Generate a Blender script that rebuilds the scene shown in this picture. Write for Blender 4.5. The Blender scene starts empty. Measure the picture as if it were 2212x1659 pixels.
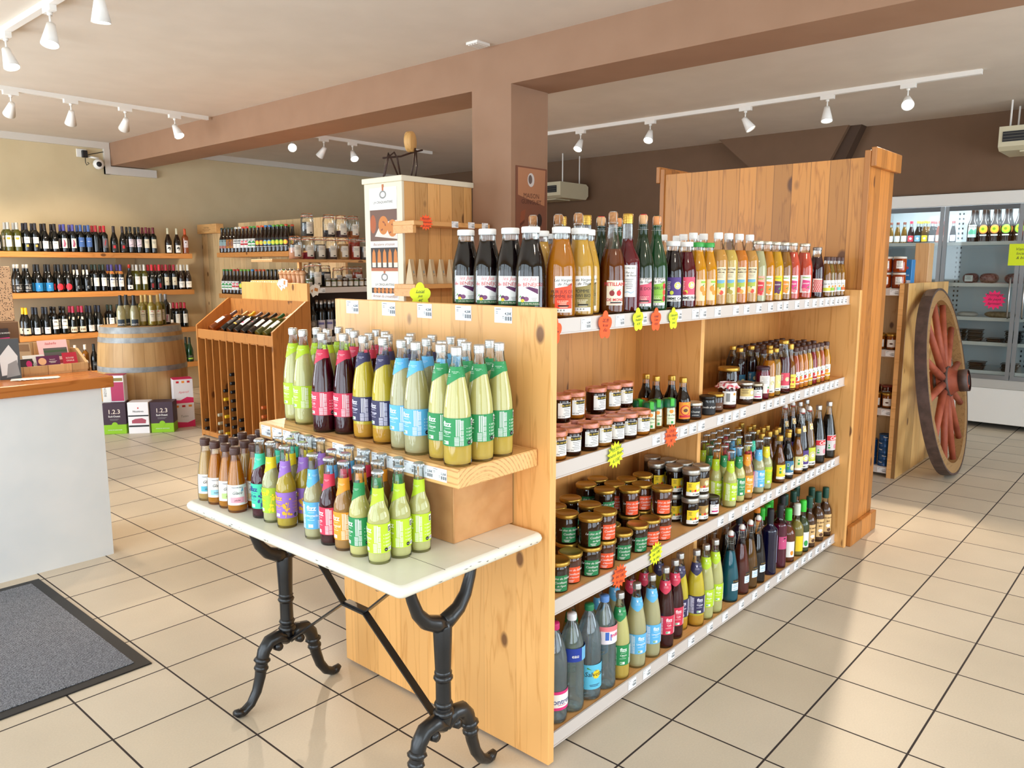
import bpy, bmesh, math, random
from mathutils import Matrix, Vector
random.seed(7)
S = bpy.context.scene
COL = S.collection
D = bpy.data
PI = math.pi
# ---------------------------------------------------------------- camera
EYE = Vector((0, 0, 1.562)); YAW, PIT = .7243, .1487
FWD = Vector((math.cos(YAW)*math.cos(PIT), math.sin(YAW)*math.cos(PIT), -math.sin(PIT)))
RGT = Vector((math.sin(YAW), -math.cos(YAW), 0)); UPV = RGT.cross(FWD)
cd = D.cameras.new('camera'); cam = D.objects.new('camera', cd); COL.objects.link(cam)
cd.sensor_width = 36; cd.lens = 1688*36/2212; cd.clip_start = .05; cd.clip_end = 60
cam.matrix_world = Matrix(((RGT.x, UPV.x, -FWD.x, EYE.x), (RGT.y, UPV.y, -FWD.y, EYE.y), (RGT.z, UPV.z, -FWD.z, EYE.z), (0, 0, 0, 1)))
S.camera = cam
def px_of(p):
    d = Vector(p)-EYE; z = d.dot(FWD)
    return 1106+1688*d.dot(RGT)/z
# ---------------------------------------------------------------- world, exposure
W = D.worlds.new('daylight'); S.world = W; W.use_nodes = True
bg = W.node_tree.nodes['Background']; bg.inputs[0].default_value = (.80, .90, 1, 1); bg.inputs[1].default_value = 1.6
S.view_settings.view_transform = 'Standard'; S.view_settings.look = 'None'
S.view_settings.gamma = 1; S.view_settings.use_curve_mapping = False
S.view_settings.exposure = -0.09
S.cycles.transparent_max_bounces = 32; S.cycles.max_bounces = 10; S.cycles.diffuse_bounces = 5; S.cycles.glossy_bounces = 4
S.cycles.caustics_reflective = False; S.cycles.caustics_refractive = False
S.cycles.sample_clamp_indirect = 4
def area(name, loc, aim, sx, sy, watt, col):
    l = D.lights.new(name, 'AREA'); l.shape = 'RECTANGLE'; l.size = sx; l.size_y = sy; l.energy = watt; l.color = col
    o = D.objects.new(name, l); COL.objects.link(o); o.location = loc
    o.rotation_euler = (Vector(aim)-Vector(loc)).to_track_quat('-Z', 'Y').to_euler()
    return o
# daylight falling in through the shop windows behind and left of the viewer, far ones added
DAY = (.80, .90, 1)
for y, sy, w in ((-1.55, 2.3, 70), (1.0, 2.3, 70), (3.55, 2.3, 72), (7.4, 4.0, 310)):
    area('window_daylight', (-1.64, y, 1.45), (3, y, 1.8), sy, 2.4, w, DAY)  # the last, strongest one is added to even out light on the wine wall
area('window_daylight', (1.2, -3.04, 1.45), (1.6, 3, 1.75), 3.6, 2.4, 95, DAY)
area('window_daylight', (5.4, -3.04, 1.5), (5.4, 3, 1.8), 3.4, 2.3, 170, DAY)  # added light from an unseen window, brightening right aisle and fridge
# ---------------------------------------------------------------- materials
def lin(h):
    if not isinstance(h, str): return (*h, 1)
    c = [int(h[i:i+2], 16)/255 for i in (0, 2, 4)]
    return (*[x/12.92 if x <= .04045 else ((x+.055)/1.055)**2.4 for x in c], 1)
def nmat(name):
    m = D.materials.new(name); m.use_nodes = True; nt = m.node_tree
    return m, nt, nt.nodes['Principled BSDF']
CACHE = {}
def P(col, rough=.5, metal=0, name=None, spec=.5, coat=0):
    key = (col, rough, metal, spec, coat)
    if key in CACHE: return CACHE[key]
    m, nt, b = nmat(name or 'paint_%s' % (col if isinstance(col, str) else 'mix'))
    b.inputs['Base Color'].default_value = lin(col); b.inputs['Roughness'].default_value = rough
    b.inputs['Metallic'].default_value = metal; b.inputs['Specular IOR Level'].default_value = spec
    b.inputs['Coat Weight'].default_value = coat
    CACHE[key] = m
    return m
def L(nt, a, b): nt.links.new(a, b)
def N(nt, t, **kw):
    n = nt.nodes.new(t)
    for k, v in kw.items():
        if k.startswith('i_'):
            key = k[2:]; n.inputs[int(key) if key.isdigit() else key.replace('_', ' ')].default_value = v
        else: setattr(n, k, v)
    return n
def ramp(nt, stops):
    r = N(nt, 'ShaderNodeValToRGB'); e = r.color_ramp.elements
    while len(e) < len(stops): e.new(.5)
    for i, (p, c) in enumerate(stops): e[i].position = p; e[i].color = lin(c)
    return r
def wood(name, light, dark, axis='Z', plank=None, pax='Y', rough=.42, knots=1.0, bump=.15, scale=1.0, knotc='5a2f12', gap=.7, tone=.2, rings=False):
    """pine: growth-ring streaks along one axis, knots, tone shifts from board to board"""
    m, nt, b = nmat(name)
    tc = N(nt, 'ShaderNodeTexCoord'); oi = N(nt, 'ShaderNodeObjectInfo')
    off = N(nt, 'ShaderNodeVectorMath', operation='SCALE'); L(nt, oi.outputs['Random'], off.inputs[3]); off.inputs[0].default_value = (13, 7, 5)
    add = N(nt, 'ShaderNodeVectorMath', operation='ADD'); L(nt, tc.outputs['Object'], add.inputs[0]); L(nt, off.outputs[0], add.inputs[1])
    vec = add.outputs[0]
    if plank:
        sp = N(nt, 'ShaderNodeSeparateXYZ'); L(nt, tc.outputs['Object'], sp.inputs[0])
        dv = N(nt, 'ShaderNodeMath', operation='DIVIDE', i_1=plank); L(nt, sp.outputs[pax], dv.inputs[0])
        fl = N(nt, 'ShaderNodeMath', operation='FLOOR'); L(nt, dv.outputs[0], fl.inputs[0])
        wn = N(nt, 'ShaderNodeTexWhiteNoise', noise_dimensions='1D'); L(nt, fl.outputs[0], wn.inputs['W'])
        sc = N(nt, 'ShaderNodeVectorMath', operation='SCALE'); L(nt, wn.outputs['Color'], sc.inputs[0]); sc.inputs[3].default_value = 9
        a2 = N(nt, 'ShaderNodeVectorMath', operation='ADD'); L(nt, vec, a2.inputs[0]); L(nt, sc.outputs[0], a2.inputs[1]); vec = a2.outputs[0]
    st = [14*scale]*3; st['XYZ'.index(axis)] = .9*scale
    mp = N(nt, 'ShaderNodeMapping'); mp.inputs['Scale'].default_value = st; L(nt, vec, mp.inputs[0])
    nz = N(nt, 'ShaderNodeTexNoise', i_Scale=1.0, i_Detail=3.0, i_Roughness=.55, i_Distortion=.6); L(nt, mp.outputs[0], nz.inputs['Vector'])
    if rings:
        mr_ = N(nt, 'ShaderNodeMapping'); mr_.inputs['Location'].default_value = rings; L(nt, tc.outputs['Object'], mr_.inputs[0])
        nz = N(nt, 'ShaderNodeTexWave', wave_type='RINGS', rings_direction=axis, i_Scale=26.0, i_Distortion=2.2, i_Detail=2.0, i_Detail_Scale=.6); L(nt, mr_.outputs[0], nz.inputs['Vector'])
    # knots
    mk = N(nt, 'ShaderNodeMapping'); ks = [5.5*scale]*3; ks['XYZ'.index(axis)] = 3.2*scale; mk.inputs['Scale'].default_value = ks; L(nt, vec, mk.inputs[0])
    vo = N(nt, 'ShaderNodeTexVoronoi', i_Scale=1.0, i_Randomness=1.0); L(nt, mk.outputs[0], vo.inputs['Vector'])
    halo = N(nt, 'ShaderNodeMapRange', i_1=.0, i_2=.42, i_3=1.5, i_4=0.0); L(nt, vo.outputs['Distance'], halo.inputs[0])
    md = N(nt, 'ShaderNodeMath', operation='MULTIPLY_ADD', i_1=1.0 if rings else 9.0); L(nt, nz.outputs[0], md.inputs[0]); L(nt, halo.outputs[0], md.inputs[2])
    fr = N(nt, 'ShaderNodeMath', operation='PINGPONG', i_1=1.0); L(nt, md.outputs[0], fr.inputs[0])
    f2 = N(nt, 'ShaderNodeTexNoise', i_Scale=6.0, i_Detail=4.0); L(nt, mp.outputs[0], f2.inputs['Vector'])
    mx = N(nt, 'ShaderNodeMath', operation='MULTIPLY_ADD', i_1=.55); L(nt, fr.outputs[0], mx.inputs[0])
    s2 = N(nt, 'ShaderNodeMath', operation='MULTIPLY', i_1=.45); L(nt, f2.outputs[0], s2.inputs[0]); L(nt, s2.outputs[0], mx.inputs[2])
    cr = ramp(nt, [(.12, light), (.62, light), (.95, dark)]); L(nt, mx.outputs[0], cr.inputs[0])
    col = cr.outputs[0]
    if knots:
        kr = N(nt, 'ShaderNodeMapRange', i_1=.075*knots, i_2=.115*knots, i_3=.85, i_4=0.0); L(nt, vo.outputs['Distance'], kr.inputs[0])
        mk2 = N(nt, 'ShaderNodeMix', data_type='RGBA'); L(nt, kr.outputs[0], mk2.inputs[0]); L(nt, col, mk2.inputs[6]); mk2.inputs[7].default_value = lin(knotc); col = mk2.outputs[2]
    if plank:
        hv = N(nt, 'ShaderNodeHueSaturation'); vr = N(nt, 'ShaderNodeMapRange', i_1=0., i_2=1., i_3=1-tone*1.3, i_4=1+tone*.7); L(nt, wn.outputs['Value'], vr.inputs[0]); L(nt, vr.outputs[0], hv.inputs['Value']); L(nt, col, hv.inputs['Color']); col = hv.outputs[0]
        frc = N(nt, 'ShaderNodeMath', operation='FRACT'); L(nt, dv.outputs[0], frc.inputs[0])
        pp = N(nt, 'ShaderNodeMath', operation='PINGPONG', i_1=.5); L(nt, frc.outputs[0], pp.inputs[0])
        gp = N(nt, 'ShaderNodeMapRange', i_1=.0, i_2=.0034/plank, i_3=gap, i_4=0.0); L(nt, pp.outputs[0], gp.inputs[0])
        m3 = N(nt, 'ShaderNodeMix', data_type='RGBA'); L(nt, gp.outputs[0], m3.inputs[0]); L(nt, col, m3.inputs[6]); m3.inputs[7].default_value = lin(knotc); col = m3.outputs[2]
    L(nt, col, b.inputs['Base Color']); b.inputs['Roughness'].default_value = rough
    if bump:
        bp = N(nt, 'ShaderNodeBump', i_Strength=bump, i_Distance=.002); L(nt, mx.outputs[0], bp.inputs['Height']); L(nt, bp.outputs[0], b.inputs['Normal'])
    return m
def noisy(name, a, b2, scale=40, rough=.6, detail=3, bump=0, spec=.5):
    m, nt, b = nmat(name)
    tc = N(nt, 'ShaderNodeTexCoord'); nz = N(nt, 'ShaderNodeTexNoise', i_Scale=float(scale), i_Detail=float(detail)); L(nt, tc.outputs['Object'], nz.inputs['Vector'])
    cr = ramp(nt, [(.35, a), (.65, b2)]); L(nt, nz.outputs[0], cr.inputs[0]); L(nt, cr.outputs[0], b.inputs['Base Color'])
    b.inputs['Roughness'].default_value = rough; b.inputs['Specular IOR Level'].default_value = spec
    if bump:
        bp = N(nt, 'ShaderNodeBump', i_Strength=bump, i_Distance=.003); L(nt, nz.outputs[0], bp.inputs['Height']); L(nt, bp.outputs[0], b.inputs['Normal'])
    return m
def glassm(tint='fafcfb', name='clear_glass', refl=1.0):
    """thin-walled glass: tinted see-through with a fresnel reflection"""
    key = ('glass', tint, refl)
    if key in CACHE: return CACHE[key]
    m, nt, b = nmat(name); nt.nodes.remove(b); out = nt.nodes['Material Output']
    t = N(nt, 'ShaderNodeBsdfTransparent'); t.inputs[0].default_value = lin(tint)
    g = N(nt, 'ShaderNodeBsdfGlossy', i_Roughness=.04)
    lw = N(nt, 'ShaderNodeLayerWeight', i_Blend=.28)
    ml = N(nt, 'ShaderNodeMath', operation='MULTIPLY_ADD', i_1=.8*refl, i_2=.045*refl); L(nt, lw.outputs['Fresnel'], ml.inputs[0])
    mx = N(nt, 'ShaderNodeMixShader'); L(nt, ml.outputs[0], mx.inputs[0]); L(nt, t.outputs[0], mx.inputs[1]); L(nt, g.outputs[0], mx.inputs[2])
    L(nt, mx.outputs[0], out.inputs[0])
    CACHE[key] = m
    return m
def liquid(col, clear=.3, name='drink'):
    """drink in a bottle: part see-through, part cloudy (glows when lit from behind)"""
    key = ('liq', col, clear)
    if key in CACHE: return CACHE[key]
    m, nt, b = nmat(name); nt.nodes.remove(b); out = nt.nodes['Material Output']
    t = N(nt, 'ShaderNodeBsdfTransparent'); t.inputs[0].default_value = [c**.55 for c in lin(col)[:3]]+[1]
    d = N(nt, 'ShaderNodeBsdfDiffuse'); d.inputs[0].default_value = lin(col)
    tr = N(nt, 'ShaderNodeBsdfTranslucent'); tr.inputs[0].default_value = lin(col)
    m1 = N(nt, 'ShaderNodeMixShader', i_0=.08); L(nt, d.outputs[0], m1.inputs[1]); L(nt, tr.outputs[0], m1.inputs[2])
    m2 = N(nt, 'ShaderNodeMixShader', i_0=clear); L(nt, m1.outputs[0], m2.inputs[1]); L(nt, t.outputs[0], m2.inputs[2])
    L(nt, m2.outputs[0], out.inputs[0])
    CACHE[key] = m
    return m
def emit(col, s, name='lamp_glow'):
    m, nt, b = nmat(name); b.inputs['Base Color'].default_value = lin(col); b.inputs['Emission Color'].default_value = lin(col); b.inputs['Emission Strength'].default_value = s
    return m
# ---------------------------------------------------------------- mesh building
TXT = {}
def text_tris(s, size, bold=0, shear=0):
    """letters as flat triangles, centred on x, baseline at 0"""
    key = (s, round(size, 5), bold, shear)
    if key in TXT: return TXT[key]
    cu = D.curves.new('lettering', 'FONT'); cu.body = s; cu.size = size; cu.align_x = 'CENTER'; cu.resolution_u = 2; cu.offset = bold*size; cu.shear = shear
    o = D.objects.new('lettering', cu); me = o.to_mesh()
    v = [(p.co.x, p.co.y) for p in me.vertices]; f = [tuple(p.vertices) for p in me.polygons]
    o.to_mesh_clear(); D.objects.remove(o); D.curves.remove(cu)
    TXT[key] = (v, f)
    return v, f
class MB:
    def __init__(s): s.v = []; s.f = []; s.mi = []; s.sm = []; s.mats = []
    def mat(s, m):
        if m not in s.mats: s.mats.append(m)
        return s.mats.index(m)
    def add(s, vs, fs, m, smooth=False):
        k = len(s.v); i = s.mat(m); s.v += [tuple(p) for p in vs]
        for f in fs: s.f.append([a+k for a in f]); s.mi.append(i); s.sm.append(smooth)
        return s
    def box(s, x0, x1, y0, y1, z0, z1, m, ch=0):
        if ch <= 0:
            v = [(x, y, z) for z in (z0, z1) for y in (y0, y1) for x in (x0, x1)]
            return s.add(v, [(0, 2, 3, 1), (4, 5, 7, 6), (0, 1, 5, 4), (2, 6, 7, 3), (0, 4, 6, 2), (1, 3, 7, 5)], m)
        v = []; 
        X = (x0, x1); Y = (y0, y1); Z = (z0, z1); sg = (1, -1); idx = {}
        for i in (0, 1):
            for j in (0, 1):
                for k in (0, 1):
                    for a in range(3):
                        p = [X[i], Y[j], Z[k]]
                        for b in range(3):
                            if b != a: p[b] += ch*sg[(i, j, k)[b]]
                        idx[i, j, k, a] = len(v); v.append(p)
        fs = []
        for a in range(3):
            b, c = [(1, 2), (2, 0), (0, 1)][a]
            for e in (0, 1):
                q = []
                for jb, jc in ((0, 0), (1, 0), (1, 1), (0, 1)):
                    t = [0, 0, 0]; t[a] = e; t[b] = jb; t[c] = jc; q.append(idx[(*t, a)])
                fs.append(q if e else q[::-1])
            # edges along a
            for jb in (0, 1):
                for jc in (0, 1):
                    t0 = [0, 0, 0]; t0[b] = jb; t0[c] = jc; t1 = list(t0); t1[a] = 1
                    q = [idx[(*t0, b)], idx[(*t1, b)], idx[(*t1, c)], idx[(*t0, c)]]
                    fs.append(q if (jb ^ jc) else q[::-1])
        for (i, j, k) in [(i, j, k) for i in (0, 1) for j in (0, 1) for k in (0, 1)]:
            q = [idx[i, j, k, a] for a in range(3)]
            fs.append(q if (i+j+k) % 2 else q[::-1])
        return s.add(v, fs, m)
    def lathe(s, prof, m, n=24, c=(0, 0, 0), smooth=True, axis='Z'):
        vs = []; fs = []; K = len(prof)
        def T(r, z, a):
            x, y = r*math.cos(a), r*math.sin(a)
            p = {'Z': (x, y, z), 'Y': (x, z, -y), 'X': (z, x, y)}[axis]
            return (p[0]+c[0], p[1]+c[1], p[2]+c[2])
        ring = []
        for r, z in prof:
            if r < 1e-6: ring.append([len(vs)]*n); vs.append(T(0, z, 0))
            else:
                ring.append(list(range(len(vs), len(vs)+n))); vs += [T(r, z, 2*PI*i/n) for i in range(n)]
        for k in range(K-1):
            a, b = ring[k], ring[k+1]
            for i in range(n):
                j = (i+1) % n; q = []
                for t in (a[i], a[j], b[j], b[i]):
                    if t not in q: q.append(t)
                if len(q) > 2: fs.append(q)
        return s.add(vs, fs, m, smooth)
    def tube(s, pts, r, m, n=8, cap=True, rad=None):
        pts = [Vector(p) for p in pts]; vs = []; fs = []; K = len(pts); prev = None
        for i, p in enumerate(pts):
            t = (pts[min(i+1, K-1)]-pts[max(i-1, 0)]).normalized()
            if prev is None:
                u = t.cross(Vector((0, 0, 1)) if abs(t.z) < .9 else Vector((1, 0, 0))).normalized()
            else: u = (prev-t*prev.dot(t)).normalized()
            prev = u; w = t.cross(u); rr = rad[i] if rad else r
            vs += [p+(u*math.cos(2*PI*j/n)+w*math.sin(2*PI*j/n))*rr for j in range(n)]
        for i in range(K-1):
            for j in range(n): fs.append([i*n+j, i*n+(j+1) % n, (i+1)*n+(j+1) % n, (i+1)*n+j])
        if cap: fs.append(list(range(n))[::-1]); fs.append([(K-1)*n+j for j in range(n)])
        return s.add(vs, fs, m, True)
    def prism(s, poly, d0, d1, m, fr=lambda u, v, d: (u, d, v), smooth=False):
        n = len(poly); vs = [fr(u, v, d0) for u, v in poly]+[fr(u, v, d1) for u, v in poly]
        fs = [list(range(n)), list(range(n, 2*n))[::-1]]+[[i+n, (i+1) % n+n, (i+1) % n, i] for i in range(n)]
        return s.add(vs, fs, m, smooth)
    def flat(s, items, fr, curved=False):
        """printed marks on a surface: fr(u, v, lift) maps flat metres to the surface"""
        for k, it in enumerate(items):
            t = it[0]; m = it[1]; e = .0003+.00025*k/len(items)+(.0003 if t == 't' else 0)
            if t == 'r':
                u, v, w, h = it[2:6]; n = max(1, math.ceil(w/.007))
                vs = []
                for i in range(n+1): x = u-w/2+w*i/n; vs += [fr(x, v, e), fr(x, v+h, e)]
                s.add(vs, [(2*i, 2*i+2, 2*i+3, 2*i+1) for i in range(n)], m)
            elif t in 'cp':
                if t == 'c': u, v, a, b = it[2:6]; n = 18; q = [(u+a*math.cos(2*PI*i/n), v+b*math.sin(2*PI*i/n)) for i in range(n)]
                else: q = it[2]
                xs = [x for x, y in q]
                if curved and max(xs)-min(xs) > .010:
                    bm = bmesh.new(); bm.faces.new([bm.verts.new((x, y, 0)) for x, y in q]); x = min(xs)+.006
                    while x < max(xs):
                        bmesh.ops.bisect_plane(bm, geom=bm.verts[:]+bm.edges[:]+bm.faces[:], plane_co=(x, 0, 0), plane_no=(1, 0, 0)); x += .006
                    bm.verts.index_update(); s.add([fr(w.co.x, w.co.y, e) for w in bm.verts], [[w.index for w in f.verts] for f in bm.faces], m); bm.free()
                else: s.add([fr(x, y, e) for x, y in q], [list(range(len(q)))], m)
            elif t == 't':
                u, v, size, txt = it[2:6]; o = it[6] if len(it) > 6 else {}
                V, F = text_tris(txt, size, o.get('b', 0), o.get('s', 0)); ro = o.get('r', 0); c, sn = math.cos(ro), math.sin(ro)
                s.add([fr(u+x*c-y*sn, v+x*sn+y*c, e) for x, y in V], F, m)
        return s
    def mesh(s, name):
        me = D.meshes.new(name); me.from_pydata(s.v, [], s.f)
        for m in s.mats: me.materials.append(m)
        me.polygons.foreach_set('material_index', s.mi); me.polygons.foreach_set('use_smooth', s.sm)
        me.validate(); me.update()
        return me
    def ob(s, name, parent=None, loc=None, rot=None, label=None, cat=None, group=None, kind=None, bevel=0):
        return put(name, s.mesh(name), parent, loc, rot, label, cat, group, kind, bevel)
def put(name, me, parent=None, loc=None, rot=None, label=None, cat=None, group=None, kind=None, bevel=0):
    o = D.objects.new(name, me); COL.objects.link(o)
    if parent: o.parent = parent
    if loc: o.location = loc
    if rot is not None: o.rotation_euler = rot if hasattr(rot, '__len__') else (0, 0, rot)
    for k, v in (('label', label), ('category', cat), ('group', group), ('kind', kind)):
        if v: o[k] = v
    if bevel:
        b = o.modifiers.new('soft_edges', 'BEVEL'); b.width = bevel; b.segments = 2; b.limit_method = 'ANGLE'
    return o
def empty(name, loc, label, cat, group=None, rot=None):
    return put(name, None, None, loc, rot, label, cat, group)
PLAN_XZ = lambda y: (lambda u, v, e: (u, y-e, v))      # surface facing -Y
PLAN_YZ = lambda x: (lambda u, v, e: (x-e, -u, v))     # surface facing -X
def cyl_fr(rf, off=0.0): # around a bottle; rf(z) gives the radius
    def fr(u, v, e):
        r = rf(v)+e; a = u/max(rf(v), .01)+off
        return (r*math.sin(a), -r*math.cos(a), v)
    return fr
# ---------------------------------------------------------------- the room
def tiles():
    m, nt, b = nmat('beige_floor_tiles'); T = .335
    tc = N(nt, 'ShaderNodeTexCoord'); mp = N(nt, 'ShaderNodeMapping'); mp.inputs['Location'].default_value = (-.7334*T+4*T-.0025, -.7311*T+13*T-.0025, 0); L(nt, tc.outputs['Object'], mp.inputs[0])
    br = N(nt, 'ShaderNodeTexBrick', offset=0.0, squash=1.0); L(nt, mp.outputs[0], br.inputs['Vector'])
    for k, v in (('Scale', 1.0), ('Mortar Size', .0036), ('Mortar Smooth', .1), ('Brick Width', T), ('Row Height', T), ('Bias', 0.0)): br.inputs[k].default_value = v
    br.inputs['Color1'].default_value = lin('cbbda6'); br.inputs['Color2'].default_value = lin('d2c5b0'); br.inputs['Mortar'].default_value = lin('2e2420')
    nz = N(nt, 'ShaderNodeTexNoise', i_Scale=160.0, i_Detail=3.0); L(nt, tc.outputs['Object'], nz.inputs['Vector'])
    n2 = N(nt, 'ShaderNodeTexNoise', i_Scale=2.2, i_Detail=4.0); L(nt, tc.outputs['Object'], n2.inputs['Vector'])
    ad = N(nt, 'ShaderNodeMath', operation='MULTIPLY_ADD', i_1=.6); L(nt, nz.outputs[0], ad.inputs[0]); L(nt, n2.outputs[0], ad.inputs[2])
    vr = N(nt, 'ShaderNodeMapRange', i_1=.5, i_2=1.1, i_3=.88, i_4=1.06); L(nt, ad.outputs[0], vr.inputs[0])
    hv = N(nt, 'ShaderNodeHueSaturation'); L(nt, vr.outputs[0], hv.inputs['Value']); L(nt, br.outputs[0], hv.inputs['Color'])
    L(nt, hv.outputs[0], b.inputs['Base Color'])
    rr = N(nt, 'ShaderNodeMapRange', i_1=0., i_2=1., i_3=.42, i_4=.8); L(nt, br.outputs['Fac'], rr.inputs[0]); L(nt, rr.outputs[0], b.inputs['Roughness'])
    bp = N(nt, 'ShaderNodeBump', invert=True, i_Strength=.5, i_Distance=.002); L(nt, br.outputs['Fac'], bp.inputs['Height']); L(nt, bp.outputs[0], b.inputs['Normal'])
    return m
M_CEIL = noisy('ceiling_paint', 'd3c8ba', 'd8cdbf', 3, .85)
M_BEIGE = noisy('beige_wall_paint', 'd2c09a', 'd7c59f', 4, .8)
M_BEAM = noisy('brown_beam_paint', '98745a', '9c785e', 5, .7)
M_BROWN = noisy('dark_brown_wall_paint', '6f543e', '735741', 4, .8)
M_WHITE = P('e8e5df', .5, name='white_lacquer'); M_TRIM = P('d9d2c8', .55, name='off_white_plastic')
M_BLACK = P('101012', .5, name='black_rubber'); M_STEEL = P('b8b8b6', .3, 1, name='brushed_steel')
M_GREY = P('77787a', .45, .3, name='grey_aluminium')
PINE = wood('pine_boards', 'eab06a', 'cb8c46', 'Z', .14, 'Y', .4, bump=.1, gap=.12, tone=.09)
PINEX = wood('pine_boards_facing_aisle', 'cc8d49', 'a86c30', 'Z', .16, 'X', .42, gap=.3, tone=.12)
PINEH = wood('pine_shelf_board', 'dda566', 'bb8344', 'X', rough=.4, knots=.8)
PINEY = wood('pine_plank', 'e6b070', 'c48744', 'Y', rough=.4, knots=0, bump=.12); PLANKW = wood('ringed_pine_plank', 'e8b676', 'a05c24', 'Y', rough=.4, knots=0, bump=.1, rings=(-1.52, 0, -.90))
STAIN = wood('stained_pine_boards', 'cc8a40', '9a5c24', 'Z', .105, 'Y', .42, knots=1.5, bump=.25)
STAINX = wood('stained_pine_boards_side', 'c07c38', '90541e', 'Z', .085, 'X', .42, knots=1.0, bump=.2)
RACKW = wood('reddish_rack_wood', 'b9793a', '8c5423', 'Z', rough=.45, knots=1.2)
LIGHTP = wood('pale_pine', 'e0b983', 'c39a61', 'Z', .12, 'X', .45)
LIGHTPY = wood('pale_pine_panels', 'd9b988', 'bb935e', 'Z', .13, 'Y', .5)
OAK = wood('oak_counter', 'c0773a', '96521f', 'X', rough=.22, knots=0, bump=.03)
SH = dict(kind='structure')
MB().box(-1.75, 9.5, -3.15, 10, -.06, 0, tiles()).ob('floor', **SH)
MB().box(-1.75, 9.5, -3.15, 10, 3.0, 3.06, M_CEIL).ob('ceiling', **SH)
MB().box(-1.75, 9.5, 9.85, 10, 0, 3, M_BEIGE).ob('wall_back', **SH)
b = MB(); b.box(8.72, 9.5, -3.15, 9.85, 2.275, 3, M_BROWN); b.box(8.72, 9.5, 2.72, 9.85, 0, 2.275, M_BROWN); b.box(8.72, 9.5, -3.15, -.74, 0, 2.275, M_BROWN)
b.box(9.44, 9.5, -.74, 2.72, 0, 2.275, M_BROWN); b.ob('wall_right', **SH)
def glazed(n, horiz, a0, a1, fixed, z0, z1):
    """shop window: frame and pane"""
    t = .05; f = MB(); r = lambda u0, u1, w0, w1, d0, d1, m, q: q.box(u0, u1, d0, d1, w0, w1, m) if horiz else q.box(d0, d1, u0, u1, w0, w1, m)
    d0, d1 = fixed-.03, fixed+.03
    for u0, u1, w0, w1 in ((a0, a0+t, z0, z1), (a1-t, a1, z0, z1), (a0+t, a1-t, z0, z0+t), (a0+t, a1-t, z1-t, z1), ((a0+a1)/2-.02, (a0+a1)/2+.02, z0+t, z1-t)): r(u0, u1, w0, w1, d0, d1, M_GREY, f)
    o = f.ob('window_%d' % n, **SH)
    q = MB(); r(a0+t, (a0+a1)/2-.02, z0+t, z1-t, fixed-.004, fixed+.004, glassm(), q); r((a0+a1)/2+.02, a1-t, z0+t, z1-t, fixed-.004, fixed+.004, glassm(), q); q.ob('pane', o)
b = MB()
ys = [(-2.75, -.35), (-.2, 2.2), (2.35, 4.75), (5.3, 9.4)]  # last opening is added, out of view, to light wine wall and barrel
edges = [-3.15]+[v for p in ys for v in p]+[9.85]
for k in range(0, len(edges), 2): b.box(-1.75, -1.6, edges[k], edges[k+1], 0, 3, M_BEIGE)
for y0, y1 in ys: b.box(-1.75, -1.6, y0, y1, 2.7, 3, M_BEIGE); b.box(-1.75, -1.6, y0, y1, 0, .12, M_BEIGE)
b.ob('wall_left', **SH)
for k, (y0, y1) in enumerate(ys): glazed(k+1, False, y0, y1, -1.68, .12, 2.7)
b = MB(); xs = [(-.7, 3.1), (3.6, 7.2)]; edges = [-1.6]+[v for p in xs for v in p]+[8.72]  # second opening is added, out of view, for light on the fridge side
for k in range(0, len(edges), 2): b.box(edges[k], edges[k+1], -3.15, -3, 0, 3, M_BEIGE)
for x0, x1 in xs: b.box(x0, x1, -3.15, -3, 2.7, 3, M_BEIGE); b.box(x0, x1, -3.15, -3, 0, .12, M_BEIGE)
b.ob('wall_front', **SH)
for k, (x0, x1) in enumerate(xs): glazed(k+5, True, x0, x1, -3.08, .12, 2.7)
MB().box(3.97, 4.37, -3, 9.85, 2.74, 3, M_BEAM).ob('ceiling_beam', **SH)
MB().box(3.97, 4.35, 3.52, 3.876, 0, 2.74, M_BEAM).ob('beam_column', **SH)
# white cable trunking along the back wall
b = MB(); b.box(-1.6, 3.965, 9.81, 9.85, 2.925, 3, M_TRIM); b.box(3.90, 3.965, 9.805, 9.85, 2.64, 2.925, M_TRIM); b.box(3.90, 4.5, 9.80, 9.85, 2.64, 2.73, M_TRIM); b.ob('trim_1', **SH)
MB().box(4.375, 8.72, 9.81, 9.85, 2.93, 3, M_TRIM).ob('trim_2', **SH)
# stair soffit sloping out of the brown wall
MB().prism([(4.36, 3.0), (2.92, 3.0), (3.25, 2.35), (3.3, 2.1), (3.34, 2.1)], 8.5, 8.72, M_BROWN, lambda u, v, d: (d, u, v)).ob('stair_soffit', **SH)
MB().prism([(2.92, 3.0), (2.81, 3.0), (3.2, 2.1), (3.3, 2.1), (3.25, 2.35)], 8.56, 8.72, P('4a3526', .8), lambda u, v, d: (d, u, v)).ob('soffit_shaded_side', **SH)  # slanted underside of the soffit, its shade put into a darker brown
# air grille on the ceiling
g = MB(); g.box(3.80, 3.92, 3.66, 3.76, 2.985, 3, M_WHITE)
for k in range(4): g.box(3.81, 3.91, 3.672+k*.022, 3.684+k*.022, 2.98, 2.985, M_TRIM)
g.ob('ceiling_vent', label='small white slatted air vent on the ceiling beside the beam', cat='vent')
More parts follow.
